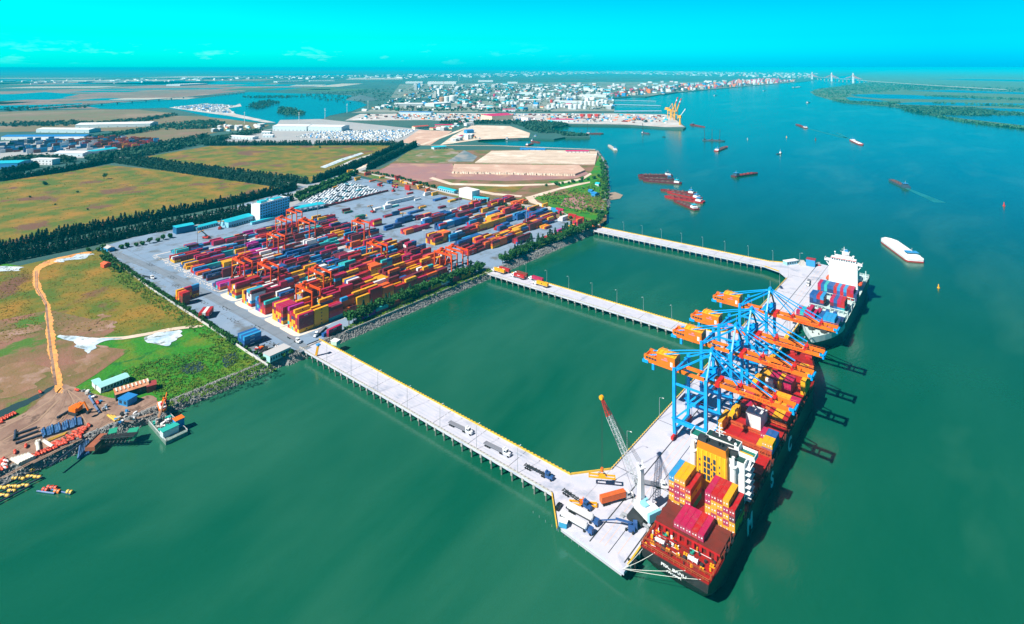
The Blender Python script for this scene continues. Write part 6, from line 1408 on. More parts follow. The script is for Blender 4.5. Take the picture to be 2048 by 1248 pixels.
def barge(stern, bow, w, label, hullm=None, cargom=None, house=1, high=2.0, housem=None, roofm=None, cover=False, masts=0, name='river_barge', cat='barge', group='vessels on the river'):
    a, b = W(*stern, WATER), W(*bow, WATER); L = math.dist(a, b); ang = math.atan2(b[1] - a[1], b[0] - a[0]); w = min(w, L * .32)
    t = thing(name, ((a[0] + b[0]) / 2, (a[1] + b[1]) / 2, WATER), ang, label, cat, group)
    hp = hull_pts(L, w); part('hull', MB().prism(hp, -.8, high, None), hullm or M_rust, t)
    rim = MB(); P = [(x * 1.0, y, high) for x, y in hp]
    for p, q in zip(P, P[1:] + P[:1]): rim.bar(p, q, .35, .9)
    part('bulwark', rim, hullm or M_rust, t)
    if cargom:
        cg = MB(); n = 4
        for k in range(n):
            x = lerp(-L * .24, L * .34, (k + .5) / n)
            if cover: cg.box((x, 0, high), (L * .58 / n * .96, w * .8, 1.4))
            else:
                cg.box((x, 0, high), (L * .58 / n * .9, w * .76, .5)); cg.box((x + R.uniform(-1, 1), R.uniform(-.5, .5), high + .5), (L * .09, w * .55, R.uniform(.8, 2.0)), None, R.uniform(-.2, .2), .35)
        part('cargo' if not cover else 'hatch_cover', cg, cargom, t)
    if house:
        hx = -L / 2 + L * .12; hw = w * .74; hh = 2.6
        hs = part('wheelhouse', MB().box((hx, 0, high), (L * .13, hw, hh)).box((hx + L * .01, 0, high + hh), (L * .08, hw * .8, 2.2)), housem or M_wht, t)
        part('roof', MB().box((hx + L * .01, 0, high + hh + 2.2), (L * .10, hw * .92, .25)), roofm or M_bluewall, hs)
        part('window', MB().box((hx + L * .01, 0, high + hh + .8), (L * .082, hw * .82, .8)), M_glass, hs)
        part('mast', MB().cyl((hx, 0, high + hh + 2), (hx, 0, high + hh + 6.5), .12, n=5), M_wht, hs)
    for k in range(masts): part('crane_mast', MB().bar((lerp(-L * .4, L * .25, k / max(1, masts - 1)), 0, high), (lerp(-L * .42, L * .28, k / max(1, masts - 1)), 0, high + 30), 1.1).box((lerp(-L * .4, L * .25, k / max(1, masts - 1)), 0, high), (5, 4, 3.5)), M_dark, t)
    return t
barge((1344, 353), (1276, 353), 13, 'dark laden barge with white wheelhouse, backmost of the anchored three beside the sandbar', M_darkhull, M_cargo, roofm=M_hullgrey, high=3.2)
barge((1348, 360), (1278, 358), 11, 'dark laden barge with low grey wheelhouse squeezed between two others', M_darkhull, M_cargo, housem=M_hullgrey)
barge((1363, 368), (1286, 362), 12, 'dark laden barge with a bright white wheelhouse and blue roof', M_darkhull, M_cargo, roofm=M_cyanroof)
barge((1391, 389), (1321, 381), 11, 'red barge, backmost in the cluster of four red barges', M_rust, M_cargo)
barge((1402, 399), (1334, 385), 11, 'red barge with white wheelhouse, second in the cluster of four', mat('bright_red_hull', (.36, .012, .016), .5), M_cargo)
barge((1408, 406), (1329, 394), 12, 'bright red barge with broad deck, longest in the cluster of four', mat('bright_red_hull', (.36, .012, .016), .5), M_rust)
barge((1394, 421), (1348, 401), 10, 'dark red barge with cyan roofed wheelhouse angled away from the cluster of four', M_rust, M_cargo, roofm=M_cyanroof)
barge((1466, 354), (1515, 347), 12, 'lone dark red barge with its wheelhouse at the landward end in mid river', M_darkhull, M_rust, housem=M_hullgrey)
barge((1613, 257), (1592, 249), 12, 'red barge leaving a long wake far out on the river', M_rust, M_rust); barge((1703, 281), (1725, 291), 13, 'red hulled coaster with a white stern house under way', mat('bright_red_hull', (.36, .012, .016), .5), M_wht)
barge((1815, 377), (1780, 360), 12, 'laden dark barge with a blue bow under way in mid river', M_hullgrey, M_cargo, housem=M_hullgrey)
wb = barge((1832, 525), (1770, 480), 17, 'white covered cargo barge with a red waterline', M_wht, M_wr, cover=True, high=3.0); part('waterline_band', MB().prism([(x * 1.006, y * 1.02) for x, y in hull_pts(math.dist(W(1832, 525, WATER), W(1770, 480, WATER)), 17)], -.8, 1.3), mat('bright_red_hull', (.36, .012, .016), .5), wb)
barge((1382, 250), (1410, 255), 12, 'red barge off the tip of the yellow crane terminal', M_rust, M_rust, housem=M_rust); barge((1405, 281), (1450, 283), 14, 'floating crane barge with three tall black masts', M_hullgrey, M_cargo, 0, masts=3, name='crane_barge')
barge((1432, 303), (1454, 294), 12, 'red barge anchored below the crane barge', mat('bright_red_hull', (.36, .012, .016), .5), M_cargo); barge((1562, 307), (1553, 309), 5, 'small dark motor boat alone in mid river', M_hullgrey, None, 1, 1.0, name='motor_boat', cat='boat')
barge((1284, 267), (1300, 269), 12, 'grey dredger with one mast off the mangrove spit', M_hullgrey, M_rust, masts=1, name='dredger', cat='dredger'); barge((1172, 268), (1207, 268), 14, 'red work barge with a crane beside the mangrove spit', M_rust, M_cargo, masts=1, name='crane_barge')
barge((1066, 275), (1107, 277), 13, 'long red barge lying in the canal mouth', M_rust, M_rust); barge((1010, 280), (1042, 281), 9, 'grey barge moored inside the canal', M_hullgrey, M_cargo); barge((1063, 283), (1080, 286), 8, 'short red barge in the canal below the long one', M_rust, M_cargo)
barge((1053, 292), (1066, 288), 8, 'blue and red fishing boat at the canal bank', M_rust, None, name='fishing_boat', cat='boat'); barge((955, 281), (988, 280), 9, 'grey barge at the head of the canal', M_hullgrey, M_cargo)
barge((1232, 302), (1217, 291), 9, 'pale work boat at the end of the small dock', M_edge, None, name='work_boat', cat='boat'); barge((1324, 190), (1356, 185), 26, 'large dark freighter at the far river bank', M_hullblk, M_cargo, high=7, name='freighter', cat='ship'); barge((1384, 182.5), (1403, 180.5), 24, 'dark freighter with cyan decks farther along the bank', M_hullblk, M_greendk, high=6, name='freighter', cat='ship')
barge((1585, 176), (1602, 174), 22, 'pair shaped white and dark coaster before the bridge', M_hullblk, M_wht, high=4, name='coaster', cat='ship'); barge((1428, 192), (1433, 190.6), 9, 'tiny dark boat below the far freighters', M_hullgrey, None, name='motor_boat', cat='boat'); barge((1526, 182), (1532, 181), 12, 'tiny grey boat in the far channel', M_hullgrey, None, name='motor_boat', cat='boat')
barge((1614, 206), (1619, 205), 12, 'small dark dredger off the tip of the delta', M_hullblk, None, name='dredger', cat='dredger'); barge((1325, 274), (1331, 274.5), 6, 'small dark sampan off the terminal', M_hullblk, None, 0, 1.0, name='sampan', cat='boat')
def wake(px, w0, w1, label):
    a, b = W(*px[0], WATER), W(*px[1], WATER); d = Vector((b[0] - a[0], b[1] - a[1], 0)).normalized(); n = Vector((-d.y, d.x, 0)); mb = MB(); z = WATER + .06
    A_, B_ = Vector((*a, z)), Vector((*b, z)); mb.poly([A_ - n * w0, A_ + n * w0, B_ + n * w1, B_ - n * w1]); tag(mb.build('wake', mat('wake_foam', (.02, .22, .24), .35, col2=(.008, .13, .11), scale=.03, amt=.42)), kind='structure')
wake(((1612, 256), (1690, 276)), 4, 10, 'w'); wake(((1814, 377), (1880, 405)), 3, 8, 'w'); wake(((1703, 281), (1675, 266)), 3, 7, 'w')
for px, c, lb, s in (((2008, 412), M_red, 'red channel buoy near the edge of the river', 1.1), ((1877, 576), M_ochre, 'yellow buoy on the water beyond the pale ship', .7), ((1573, 275), M_ochre, 'tiny pale buoy in mid channel', .9), ((1631, 280), M_darkhull, 'dark spar buoy in mid channel', 1.4), ((1495, 279), M_edge, 'small grey buoy below the crane barge', 1)):
    t = thing('channel_buoy', (*W(*px, WATER), WATER), 0, lb, 'buoy', 'channel buoys'); t.scale = (s, s, s)
    part('float', MB().cyl((0, 0, -.4), (0, 0, .7), 1.6, 1.5, 12), c, t); part('tower', MB().cyl((0, 0, .7), (0, 0, 4.4), 1.0, .35, 8), c, t); part('top_mark', MB().dome((0, 0, 4.4), .6, .7, 8, 2), c, t)
# ------------------------------------------------------------------ terminals, depots and works behind the yard
M_greybl = mat('grey_block_wall', (.36, .40, .42), .7)
for a in (('warehouse', (545, 261), (613, 262), 60, 14, M_wwall, M_wr, 'huge white warehouse with a row of dark doors, landward half of the pair', 'warehouse', 'gable', 9, 1, 3), ('warehouse', (616, 262), (683, 263), 60, 14, M_wwall, M_wr, 'huge white warehouse with a row of dark doors, riverward half of the pair', 'warehouse', 'gable', 9, 1, 3),
          ('warehouse', (452, 276), (505, 279), 22, 6, M_wwall, M_wr, 'long low white shed at the edge of the lot before the huge warehouses', 'warehouse', 'gable', 8, 1, 2), ('warehouse', (525, 275), (545, 275), 14, 6, M_wwall, M_wr, 'short white shed between the low shed and the car lot', 'warehouse', 'gable', 3), ('warehouse', (523, 268), (540, 268), 14, 6, M_wwall, M_wr, 'short white shed behind another short shed', 'warehouse', 'gable', 3),
          ('warehouse', (72, 265), (178, 266), 45, 10, M_wwall, M_wr, 'long white roofed warehouse beside the blue roofed one', 'warehouse', 'gable', 6, 1, 3), ('warehouse', (150, 256), (300, 253), 70, 10, M_wwall, M_wr, 'widest white roofed warehouse beyond the western depot', 'warehouse', 'gable', 8, 1, 4), ('warehouse', (2, 280), (168, 279), 40, 9, M_wr, M_blroof, 'long warehouse with a deep blue roof beside the western depot', 'warehouse', 'gable', 12, 1, 3),
          ('warehouse', (108, 312), (165, 313), 30, 7, M_wwall, M_wr, 'white shed with ribbed arched roof by the depot gate', 'warehouse', 'gable', 4, 1, 3), ('depot_office', (62, 329), (104, 330), 18, 11, M_wht, M_wht, 'square white office with dark windows by the depot road', 'office', 'flat', 6, 2), ('warehouse', (-30, 338), (36, 336), 40, 10, M_bluewall, M_cyanroof, 'cyan roofed shed at the edge of the western depot', 'warehouse', 'gable', 5, 1, 2),
          ('warehouse', (186, 309), (235, 302), 25, 7, M_wwall, M_cyanroof, 'cyan roofed shed beside the depot gate', 'warehouse', 'gable', 5, 1, 2), ('warehouse', (797, 229.5), (862, 230), 40, 11, M_wwall, M_blroof, 'long white hall with a blue roof on the pale terminal ground', 'warehouse', 'flat', 12), ('hall', (962, 238), (984, 241), 95, 16, mat('cream_wall', (.72, .62, .40), .7), M_crim, 'cream hall with a big crimson gable roof', 'hall', 'gable_y', 0, 1, 6),
          ('hall', (1103, 243), (1147, 243.5), 26, 7, M_wwall, M_crim, 'low hall with a long crimson roof near the terminal quay', 'hall', 'gable', 0, 1, 3), ('office', (1042, 241), (1056, 242), 18, 12, M_wht, M_edge, 'small white office between the two crimson roofs', 'office', 'flat', 3, 2), ('office', (1005, 223), (1030, 223), 18, 9, M_wht, M_crim, 'white block with a pink red roof before the tank farm', 'office', 'gable', 4, 1, 3),
          ('hall', (868, 213), (902, 210), 60, 14, M_wwall, M_wr, 'white works hall beside the three big silos', 'hall', 'gable', 3, 1, 4), ('hall', (955, 217), (990, 217), 30, 8, M_wwall, M_wr, 'pale works hall before the grey tank farm', 'hall', 'gable', 5), ('hall', (1039, 189.5), (1066, 190), 60, 16, M_wwall, M_wr, 'white cube shaped hall behind the tank farm', 'hall', 'flat'),
          ('hall', (1107, 206), (1165, 207), 60, 10, M_wwall, M_wr, 'long pale hall between the tank groups', 'hall', 'gable', 4, 1, 3), ('hall', (1168, 194), (1212, 195), 70, 14, M_wwall, M_wr, 'white hall beside the thin jetties', 'hall', 'gable', 4, 1, 3), ('hall', (1040, 204), (1082, 204), 60, 12, M_greybl, M_wr, 'grey hall in the middle of the tank farm', 'hall', 'gable', 4, 1, 3), ('hall', (788, 212), (845, 212), 40, 12, M_greybl, M_wr, 'long grey mill with a pale roof', 'hall', 'gable', 4, 1, 3),
          ('hall', (811, 167), (845, 167), 120, 22, M_wht, M_wr, 'white factory far beyond the works, landward of the longest', 'factory', 'flat'), ('hall', (855, 168), (912, 168), 160, 26, M_wht, M_wr, 'longest white factory far beyond the works', 'factory', 'flat'), ('hall', (956, 164), (986, 164), 120, 22, M_wht, M_wr, 'white factory far beyond the works beside the tall chimney', 'factory', 'flat'), ('hall', (1015, 167), (1035, 167), 90, 18, M_wht, M_wr, 'small white factory far beyond the works', 'factory', 'flat'),
          ('hall', (360, 172), (415, 169.5), 160, 16, M_wwall, M_wr, 'white factory roofs far over the red fields', 'factory', 'flat'), ('hall', (620, 163.5), (670, 163), 160, 16, M_wwall, M_wr, 'white factory roofs far beyond the side arm', 'factory', 'flat'), ('hall', (555, 165), (610, 164), 130, 14, M_wwall, M_wr, 'low white factory far beyond the side arm', 'factory', 'flat'),
          ('villa', (830, 258), (858, 256), 22, 7, mat('cream_wall', (.72, .62, .40), .7), mat('tile_red', (.5, .05, .03), .7), 'villa with a red tiled roof and cream walls', 'house', 'gable', 4), ('villa', (868, 259), (880, 259), 16, 6, mat('cream_wall', (.72, .62, .40), .7), M_crim, 'small red roofed house beside the villa', 'house', 'gable', 2), ('villa', (870, 254), (905, 253.5), 18, 6, mat('cream_wall', (.72, .62, .40), .7), M_crim, 'long house with a magenta red roof', 'house', 'gable', 5), ('villa', (921, 247), (930, 246), 14, 5, mat('cream_wall', (.72, .62, .40), .7), M_crim, 'tiny red roofed house by the grove', 'house', 'gable', 1),
          ('hut', (868, 299), (893, 297), 16, 5, M_wwall, M_cyanroof, 'hut with a cyan roof in the green waste ground', 'hut', 'gable', 3), ('store', (934, 267), (948, 266), 20, 9, M_bluewall, M_blroof, 'dark blue store house on the sandy ground', 'store', 'gable', 0), ('dock_shed', (1132, 306), (1178, 306), 10, 4, M_wwall, M_crim, 'long shed with a crimson roof by the small dock', 'shed', 'gable', 6), ('dock_shed', (1040, 301), (1090, 302), 10, 4, M_bluewall, M_blroof, 'low blue sheds along the canal road', 'shed', 'gable', 4),
          ('white_block', (933, 252), (948, 251), 18, 9, M_wht, M_wht, 'white block at the top of the sandy track', 'building', 'flat', 2), ('fishing_hut', (1190, 372), (1197, 373), 8, 4, M_wwall, M_cyanroof, 'pale blue hut on the green river bank', 'hut', 'gable'), ('fishing_hut', (1182, 392), (1190, 394), 10, 4.5, M_bluewall, M_blroof, 'bright blue tarpaulin hut on the river bank', 'hut', 'gable'), ('fishing_hut', (1176, 385), (1183, 386), 8, 3, M_bluewall, M_blroof, 'small blue hut behind the tarpaulin hut', 'hut', 'gable')):
    building(*a[:9], roof=a[9] if len(a) > 9 else 'flat', win=a[10] if len(a) > 10 else 0, rows=a[11] if len(a) > 11 else 1, rise=a[12] if len(a) > 12 else 2)
M_tank = mat('tank_white', (.74, .77, .78), .5, col2=(.6, .66, .68), scale=.05)
n = 0
for px, r, h, m in [((884, 206), 15, 30, mat('tank_rust', (.45, .22, .12), .6)), ((893, 206), 15, 34, M_tank), ((905, 205), 20, 36, M_tank), ((1097, 217), 9, 16, M_tank), ((1106, 216), 9, 15, M_tank), ((1116, 216), 10, 15, M_tank), ((1124, 214), 8, 15, M_tank), ((1141, 218), 11, 20, M_tank), ((1151, 218), 11, 20, M_tank), ((1160, 217), 10, 18, M_tank), ((1163, 211), 9, 22, M_tank), ((1171, 211), 9, 22, M_tank),
                    ((1179, 211.5), 9, 22, M_tank), ((1187, 212), 9, 22, M_tank), ((1195, 212), 9, 22, M_tank), ((1016, 208), 9, 12, M_tank), ((1024, 208), 9, 12, M_tank), ((1032, 209), 9, 12, M_tank), ((1081, 193), 14, 22, M_tank), ((1090, 194), 14, 20, M_tank), ((1099, 193), 14, 22, M_tank), ((1106, 192), 12, 20, M_tank), ((998, 199), 11, 16, M_tank), ((1006, 199), 11, 16, M_tank), ((1014, 198), 13, 20, M_tank),
                    ((936, 187), 15, 18, M_tank), ((946, 186), 15, 18, M_tank), ((872, 178), 22, 26, M_tank), ((884, 177), 20, 24, M_tank), ((1137, 204), 8, 20, M_bluewall), ((1143, 204), 8, 20, M_bluewall), ((1103, 205), 8, 14, M_red), ((989, 193), 10, 16, M_crim), ((1170, 218), 8, 12, M_tank), ((1205, 205), 10, 18, M_tank), ((1212, 208), 10, 18, M_tank), ((1128, 193), 11, 16, M_tank), ((1150, 198), 10, 14, M_tank)]:
    t = thing('storage_tank', (*W(*px), 0), 0, '%s storage tank, %s the works behind the crimson roofs' % ({M_red.name: 'red', M_crim.name: 'crimson', M_bluewall.name: 'blue', 'tank_rust': 'rust coloured'}.get(m.name, 'white'), 'one of the round tanks in'), 'tank', 'round storage tanks of the works')
    part('shell', MB().cyl((0, 0, -.5), (0, 0, h), r, n=18), m, t); part('roof', MB().dome((0, 0, h), r, r * .28, 18, 3), m, t)
for px, h, lb in (((918, 162), 95, 'tall striped chimney standing alone beyond the white factories'), ((887, 176), 70, 'pale chimney above the works tanks'), ((794, 206), 26, 'thin red brown chimney of the grey mill')):
    t = thing('chimney', (*W(*px), 0), 0, lb, 'chimney'); part('shaft', MB().cyl((0, 0, 0), (0, 0, h), h * .045, h * .028, 10), M_edge, t); part('band', MB().cyl((0, 0, h * .8), (0, 0, h * .9), h * .034, h * .031, 10), M_red, t)
for k, (px, s) in enumerate((((876, 193), 1), ((870, 196), .8), ((832, 180), 1.1), ((838, 176), .9))):
    t = thing('process_tower', (*W(*px), 0), .4, '%s process tower of the works, standing among the silos' % ('white', 'grey', 'blue grey', 'dark blue')[k], 'tower'); h = 55 * s
    part('frame', MB().box((0, 0, 0), (26, 22, h * .6)).box((3, 0, h * .6), (14, 12, h * .4)), (M_wht, M_edge, M_greybl, M_bluewall)[k], t); part('conveyor', MB().bar((-12, 0, h * .7), (-70, -20, 4), 4, 4), M_edge, t)
for px, lb in (((489, 247), 'thin pale mast beside the side arm causeway'), ((598, 247), 'thin pale mast near the huge warehouses'), ((650, 238), 'thin pale mast in the pond district'), ((694, 226), 'thin pale mast near the pale terminal ground'), ((736, 218), 'thin pale mast near the grey mill')):
    t = thing('power_mast', (*W(*px), 0), 0, lb, 'mast', 'thin masts over the ponds'); part('shaft', MB().cyl((0, 0, 0), (0, 0, 42), .9, .35, 6), M_wht, t); part('cross_arm', MB().bar((-5, 0, 38), (5, 0, 38), .6).bar((-4, 0, 33), (4, 0, 33), .6), M_wht, t)
# small buildings of the industrial belt, singly
bl = None; belts = [([(700, 222), (800, 207), (1225, 187), (1228, 219), (900, 221)], 60), ([(760, 196), (830, 172), (1190, 167), (1225, 186), (900, 190)], 60), ([(440, 255), (540, 248), (535, 258), (420, 264)], 22), ([(1190, 186), (1300, 178), (1500, 166), (1600, 160), (1330, 164), (1180, 172)], 60), ([(835, 261), (905, 246), (940, 244), (900, 262)], 10), ([(880, 284), (925, 273), (950, 276), (910, 286)], 10)]
SM = {}
def small_b(k):
    if k not in SM:
        m, rf, d, h = [(M_wht, M_wr, (26, 14), 7), (M_wwall, M_cyanroof, (30, 12), 6), (M_greybl, M_wr, (20, 20), 12), (M_wht, M_crim, (22, 12), 6), (M_wht, M_wht, (14, 14), 16), (mat('cream_wall', (.72, .62, .40), .7), mat('tile_red', (.5, .05, .03), .7), (16, 10), 6)][k]
        a = MB().box((0, 0, -.3), (*d, h)).mesh('wall'); a.materials.append(m); b = MB().gable((0, 0, h - .3), d, 2.2, axis='x').mesh('roof'); b.materials.append(rf); SM[k] = (a, b)
    return SM[k]
SMN = ['white walled shed', 'pale shed with a cyan roof', 'grey block with a pale roof', 'white house with a crimson roof', 'white tower block', 'cream house with a red tiled roof']
for poly, n in belts:
    P = [W(*p) for p in poly]; k = 0; xs = [p[0] for p in P]; ys = [p[1] for p in P]
    while k < n:
        x, y = R.uniform(min(xs), max(xs)), R.uniform(min(ys), max(ys))
        if not inside((x, y), P): continue
        k += 1; i = R.choices(range(6), (34, 18, 26, 10, 3, 10))[0]; a, b = small_b(i); D = depth(x, y); s = max(.7, min(1.7, D / 2600)) * R.uniform(.7, 1.3)
        t = tag(obj('district_building', None, None, (x, y, 0), R.choice((.25, .25, 1.8, 0))), SMN[i] + ' in the hazy industrial district upriver', 'building', 'small buildings of the industrial district: ' + SMN[i]); t.scale = (s, s, s); obj('wall', a, t); obj('roof', b, t)
# masses: far city, parked vehicles, depot boxes
def mass(name, poly, n, mats, dims, label, rz=(0, 1.57), zs=0.0):
    P = [W(*p) for p in poly]; mb = MB(); xs = [p[0] for p in P]; ys = [p[1] for p in P]; k = 0; tries = 0
    while k < n and tries < n * 80:
        tries += 1; x, y = R.uniform(min(xs), max(xs)), R.uniform(min(ys), max(ys))
        if not inside((x, y), P): continue
        k += 1; d = [R.uniform(*q) for q in dims]; mb.box((x, y, zs), d, R.choice(mats), R.choice(rz) + R.uniform(-.1, .1))
    return tag(mb.build(name), label, 'mass', None, 'stuff')
M_ct = [M_wht, M_wwall, M_wr, M_edge, mat('city_pink', (.6, .34, .34), .8)]
mass('far_city', [(1090, 150), (1230, 148), (1620, 157), (1630, 152), (1640, 147), (1300, 142.5), (1000, 144)], 900, M_ct, ((25, 70), (25, 60), (8, 34)), 'far city of pale blocks fading into the haze')
mass('far_city', [(0, 170), (180, 168), (330, 166), (500, 160), (900, 156), (1100, 152), (1050, 147), (600, 152), (200, 160), (0, 163)], 330, [M_wht, M_wwall, M_wr, M_greybl], ((40, 160), (30, 80), (8, 20)), 'scattered pale factories far over the plain')
mass('port_clutter', [(1230, 194), (1330, 185.5), (1440, 175.5), (1600, 162.5), (1560, 161.5), (1400, 168), (1230, 182)], 700, [M_wht, M_wwall, M_rust, M_bluewall, M_crim, M_orange, M_edge, M_dark], ((10, 40), (8, 24), (5, 26)), 'cluttered quays of cranes, boxes and sheds along the far bank')
mass('port_clutter', [(1460, 172.5), (1555, 166), (1560, 163), (1470, 168)], 130, [mat('pink_cranes', (.75, .22, .16), .6), M_crim, M_wht], ((10, 26), (8, 14), (26, 62)), 'rows of pink red harbour cranes on the far bank')
mass('works_clutter', [(700, 221), (790, 200), (860, 175), (1190, 168), (1228, 190), (1228, 218), (900, 221)], 900, [M_wht, M_wwall, M_greybl, M_greybl, M_greybl, M_bluewall, M_cyanroof, M_edge, M_dark, M_greendk, M_rust], ((8, 34), (6, 16), (3, 12)), 'dense clutter of small sheds and plant among the tanks')
scrub([(700, 222), (790, 201), (850, 176), (1190, 170), (1228, 192), (1228, 220), (900, 222)], 900, M_cas, 'trees scattered among the works and tanks', (6, 11), 'distant_grove', 0, 2.4, 10, 1.3)
mass('terminal_clutter', [(700, 238), (730, 230), (900, 228), (1225, 229), (1330, 232), (1350, 246), (1140, 245), (1000, 241), (860, 239)], 420, [M_wht, M_edge, M_rust, M_bluewall, M_greybl, M_dark, M_orange, M_cyanroof], ((3, 16), (2, 8), (1.5, 5)), 'stores and machines strewn over the pale terminal ground')
mass('parked_vehicles', [(590, 274), (640, 263), (835, 259), (790, 282), (700, 280)], 900, [M_wht, M_wht, M_tank, M_greybl, M_bluewall], ((3, 6), (2, 4), (1.5, 3)), 'thousands of new vehicles parked on the lot before the huge warehouses', (0, .3))
mass('parked_vehicles', [(350, 215), (415, 208), (470, 212), (440, 217), (470, 226), (420, 224)], 420, [M_wht, M_tank, M_greybl, M_bluewall], ((8, 18), (4, 8), (2, 5)), 'crowded yard of pale vehicles on the islet')
mb = MB()
for poly, n in (([(0, 285), (120, 279), (200, 286), (190, 300), (60, 308), (0, 312)], 150), ([(120, 286), (200, 277), (300, 279), (325, 284), (270, 298), (200, 296)], 260)):
    P = [W(*p) for p in poly]; xs = [p[0] for p in P]; ys = [p[1] for p in P]; k = 0
    while k < n:
        x, y = R.uniform(min(xs), max(xs)), R.uniform(min(ys), max(ys)); x = round(x / 3.4) * 3.4; y = round(y / 13) * 13
        if not inside((x, y), P): continue
        k += 1; c = pick([('maroon', 20), ('red', 12), ('orange', 20), ('yellow', 8), ('crimson', 10), ('sky blue', 8), ('white', 8), ('navy', 10)] if n > 200 else [('maroon', 14), ('sky blue', 30), ('white', 26), ('navy', 12), ('blue', 20)])
        for t in range(R.choice((1, 2, 3, 4))): mb.box((x, y, t * 2.6), (2.5, 12.2, 2.6), cmat(c), 0)
tag(mb.build('depot_containers'), 'coloured containers of the depot beyond the fields', 'containers', None, 'stuff')
# jetties and yellow cranes of the next terminal
for (a, b, w, lb) in (((1228, 208.5), (1322, 211), 12, 'thin concrete jetty of the tank farm, next to the dark conveyor jetty'), ((1228, 200), (1312, 202), 8, 'thinnest jetty of the tank farm, running along the cluttered bank'), ((1229, 222), (1322, 221.5), 22, 'dark conveyor jetty ending under the yellow cranes')):
    p, q_ = W(*a), W(*b); t = thing('far_jetty', ((p[0] + q_[0]) / 2, (p[1] + q_[1]) / 2, WATER), 0, lb, 'jetty', 'thin jetties upriver'); d = ((q_[0] - p[0]) / 2, (q_[1] - p[1]) / 2)
    part('deck', MB().bar((-d[0], -d[1], 4.5), (d[0], d[1], 4.5), w, 1.4), M_conc, t)
    pmz = MB().cyl((0, 0, -2), (0, 0, 4), 1.2, n=6).mesh('pile'); pmz.materials.append(M_edge)
    for k in range(9): obj('pile', pmz, t, (lerp(-d[0], d[0], (k + .5) / 9), lerp(-d[1], d[1], (k + .5) / 9), 0))
def ycrane(px, s, lb, up=True):
    t = thing('yellow_quay_crane', (*W(*px), 0), -.15, lb, 'crane', 'yellow cranes of the next terminal'); t.scale = (s, s, s); Yl = M_ochre
    for x in (0, 18):
        for y in (-9, 9): part('leg', MB().bar((x, y, 0), (x, y, 34), 2.0), Yl, t)
    part('girder', MB().bar((-18, 0, 34), (20, 0, 34), 6, 3.0).box((-8, 0, 35), (12, 8, 6)), Yl, t); part('portal_tie', MB().bar((0, -9, 20), (18, -9, 20), 1.6).bar((0, 9, 20), (18, 9, 20), 1.6).bar((0, -9, 33), (18, 9, 33), 1.5), Yl, t)
    part('a_frame', MB().bar((18, -6, 34), (15, 0, 58), 1.5).bar((18, 6, 34), (15, 0, 58), 1.5).bar((-2, 0, 35), (15, 0, 58), 1.2), Yl, t)
    bm = part('boom', MB().bar((20, 0, 34), (30, 0, 60), 4, 3), Yl, t); part('boom_tip', MB().bar((30, 0, 60), (33, 0, 67), 4, 3).bar((36, 0, 74), (39, 0, 82), 4, 3), M_red, bm); part('boom_stripe', MB().bar((33, 0, 67), (36, 0, 74), 4, 3), M_wht, bm)
ycrane((1338, 236), 1.0, 'yellow quay crane with raised red and white boom, landward one'); ycrane((1344, 240), 1.0, 'yellow quay crane with raised red and white boom, riverward one')
t = thing('yellow_quay_crane', (*W(1360, 250), 0), 0, 'yellow slewing crane with a white jib at the tip of the terminal', 'crane', 'yellow cranes of the next terminal'); part('tower', MB().cyl((0, 0, 0), (0, 0, 26), 3.5, 2.6, 8).box((0, 0, 24), (9, 8, 9)), M_ochre, t); part('jib', MB().bar((0, 0, 30), (16, 8, 56), 2.0).bar((2, 0, 34), (16, 8, 56), .7), M_wht, t)
for k, px in enumerate(((1165, 237), (1180, 237), (1194, 237))):
    t = thing('grab_hopper', (*W(*px), 0), 0, 'red grab hopper on the terminal quay, %s from the crimson roof' % ORD[k], 'hopper', 'red hoppers on the terminal'); part('bin', MB().box((0, 0, 8), (14, 12, 9), None, 0, 1.25), M_red, t)
    for sx in (-5, 5):
        for sy in (-4, 4): part('leg', MB().box((sx, sy, 0), (1.4, 1.4, 8)), M_red, t)
def excavator(px, rz, m, lb, s=1.0, arm=1):
    t = thing('excavator', (*W(*px), 0), rz, lb, 'excavator', 'excavators'); t.scale = (s, s, s)
    part('tracks', MB().box((-1.2, 0, 0), (.7, 4, .9)).box((1.2, 0, 0), (.7, 4, .9)), M_dark, t); part('body', MB().box((0, -.3, 1.0), (2.6, 3.4, 1.5)).box((-.7, .8, 2.5), (1.0, 1.3, 1.0)), m, t)
    part('boom', MB().bar((.4, 1, 2), (.4, 4.5, 5), .5).bar((.4, 4.5, 5), (.4, 6.6, 2.4), .4), m, t); part('bucket', MB().box((.4, 6.7, 1.4), (1.2, 1.0, 1.0)), M_dark, t)
for k, (px, m, s) in enumerate((((1268, 241), M_orange, 3.0), ((1278, 240), M_bluewall, 3.2), ((1285, 241), M_red, 2.6), ((1292, 244), M_dark, 2.6), ((950, 237), M_red, 2), ((1140, 236), M_dark, 3.4))):
    excavator(px, k, m, '%s grab machine on the pale terminal ground, %s of the row' % (('orange', 'blue', 'red', 'dark', 'small red', 'black')[k], ORD[k]), s)
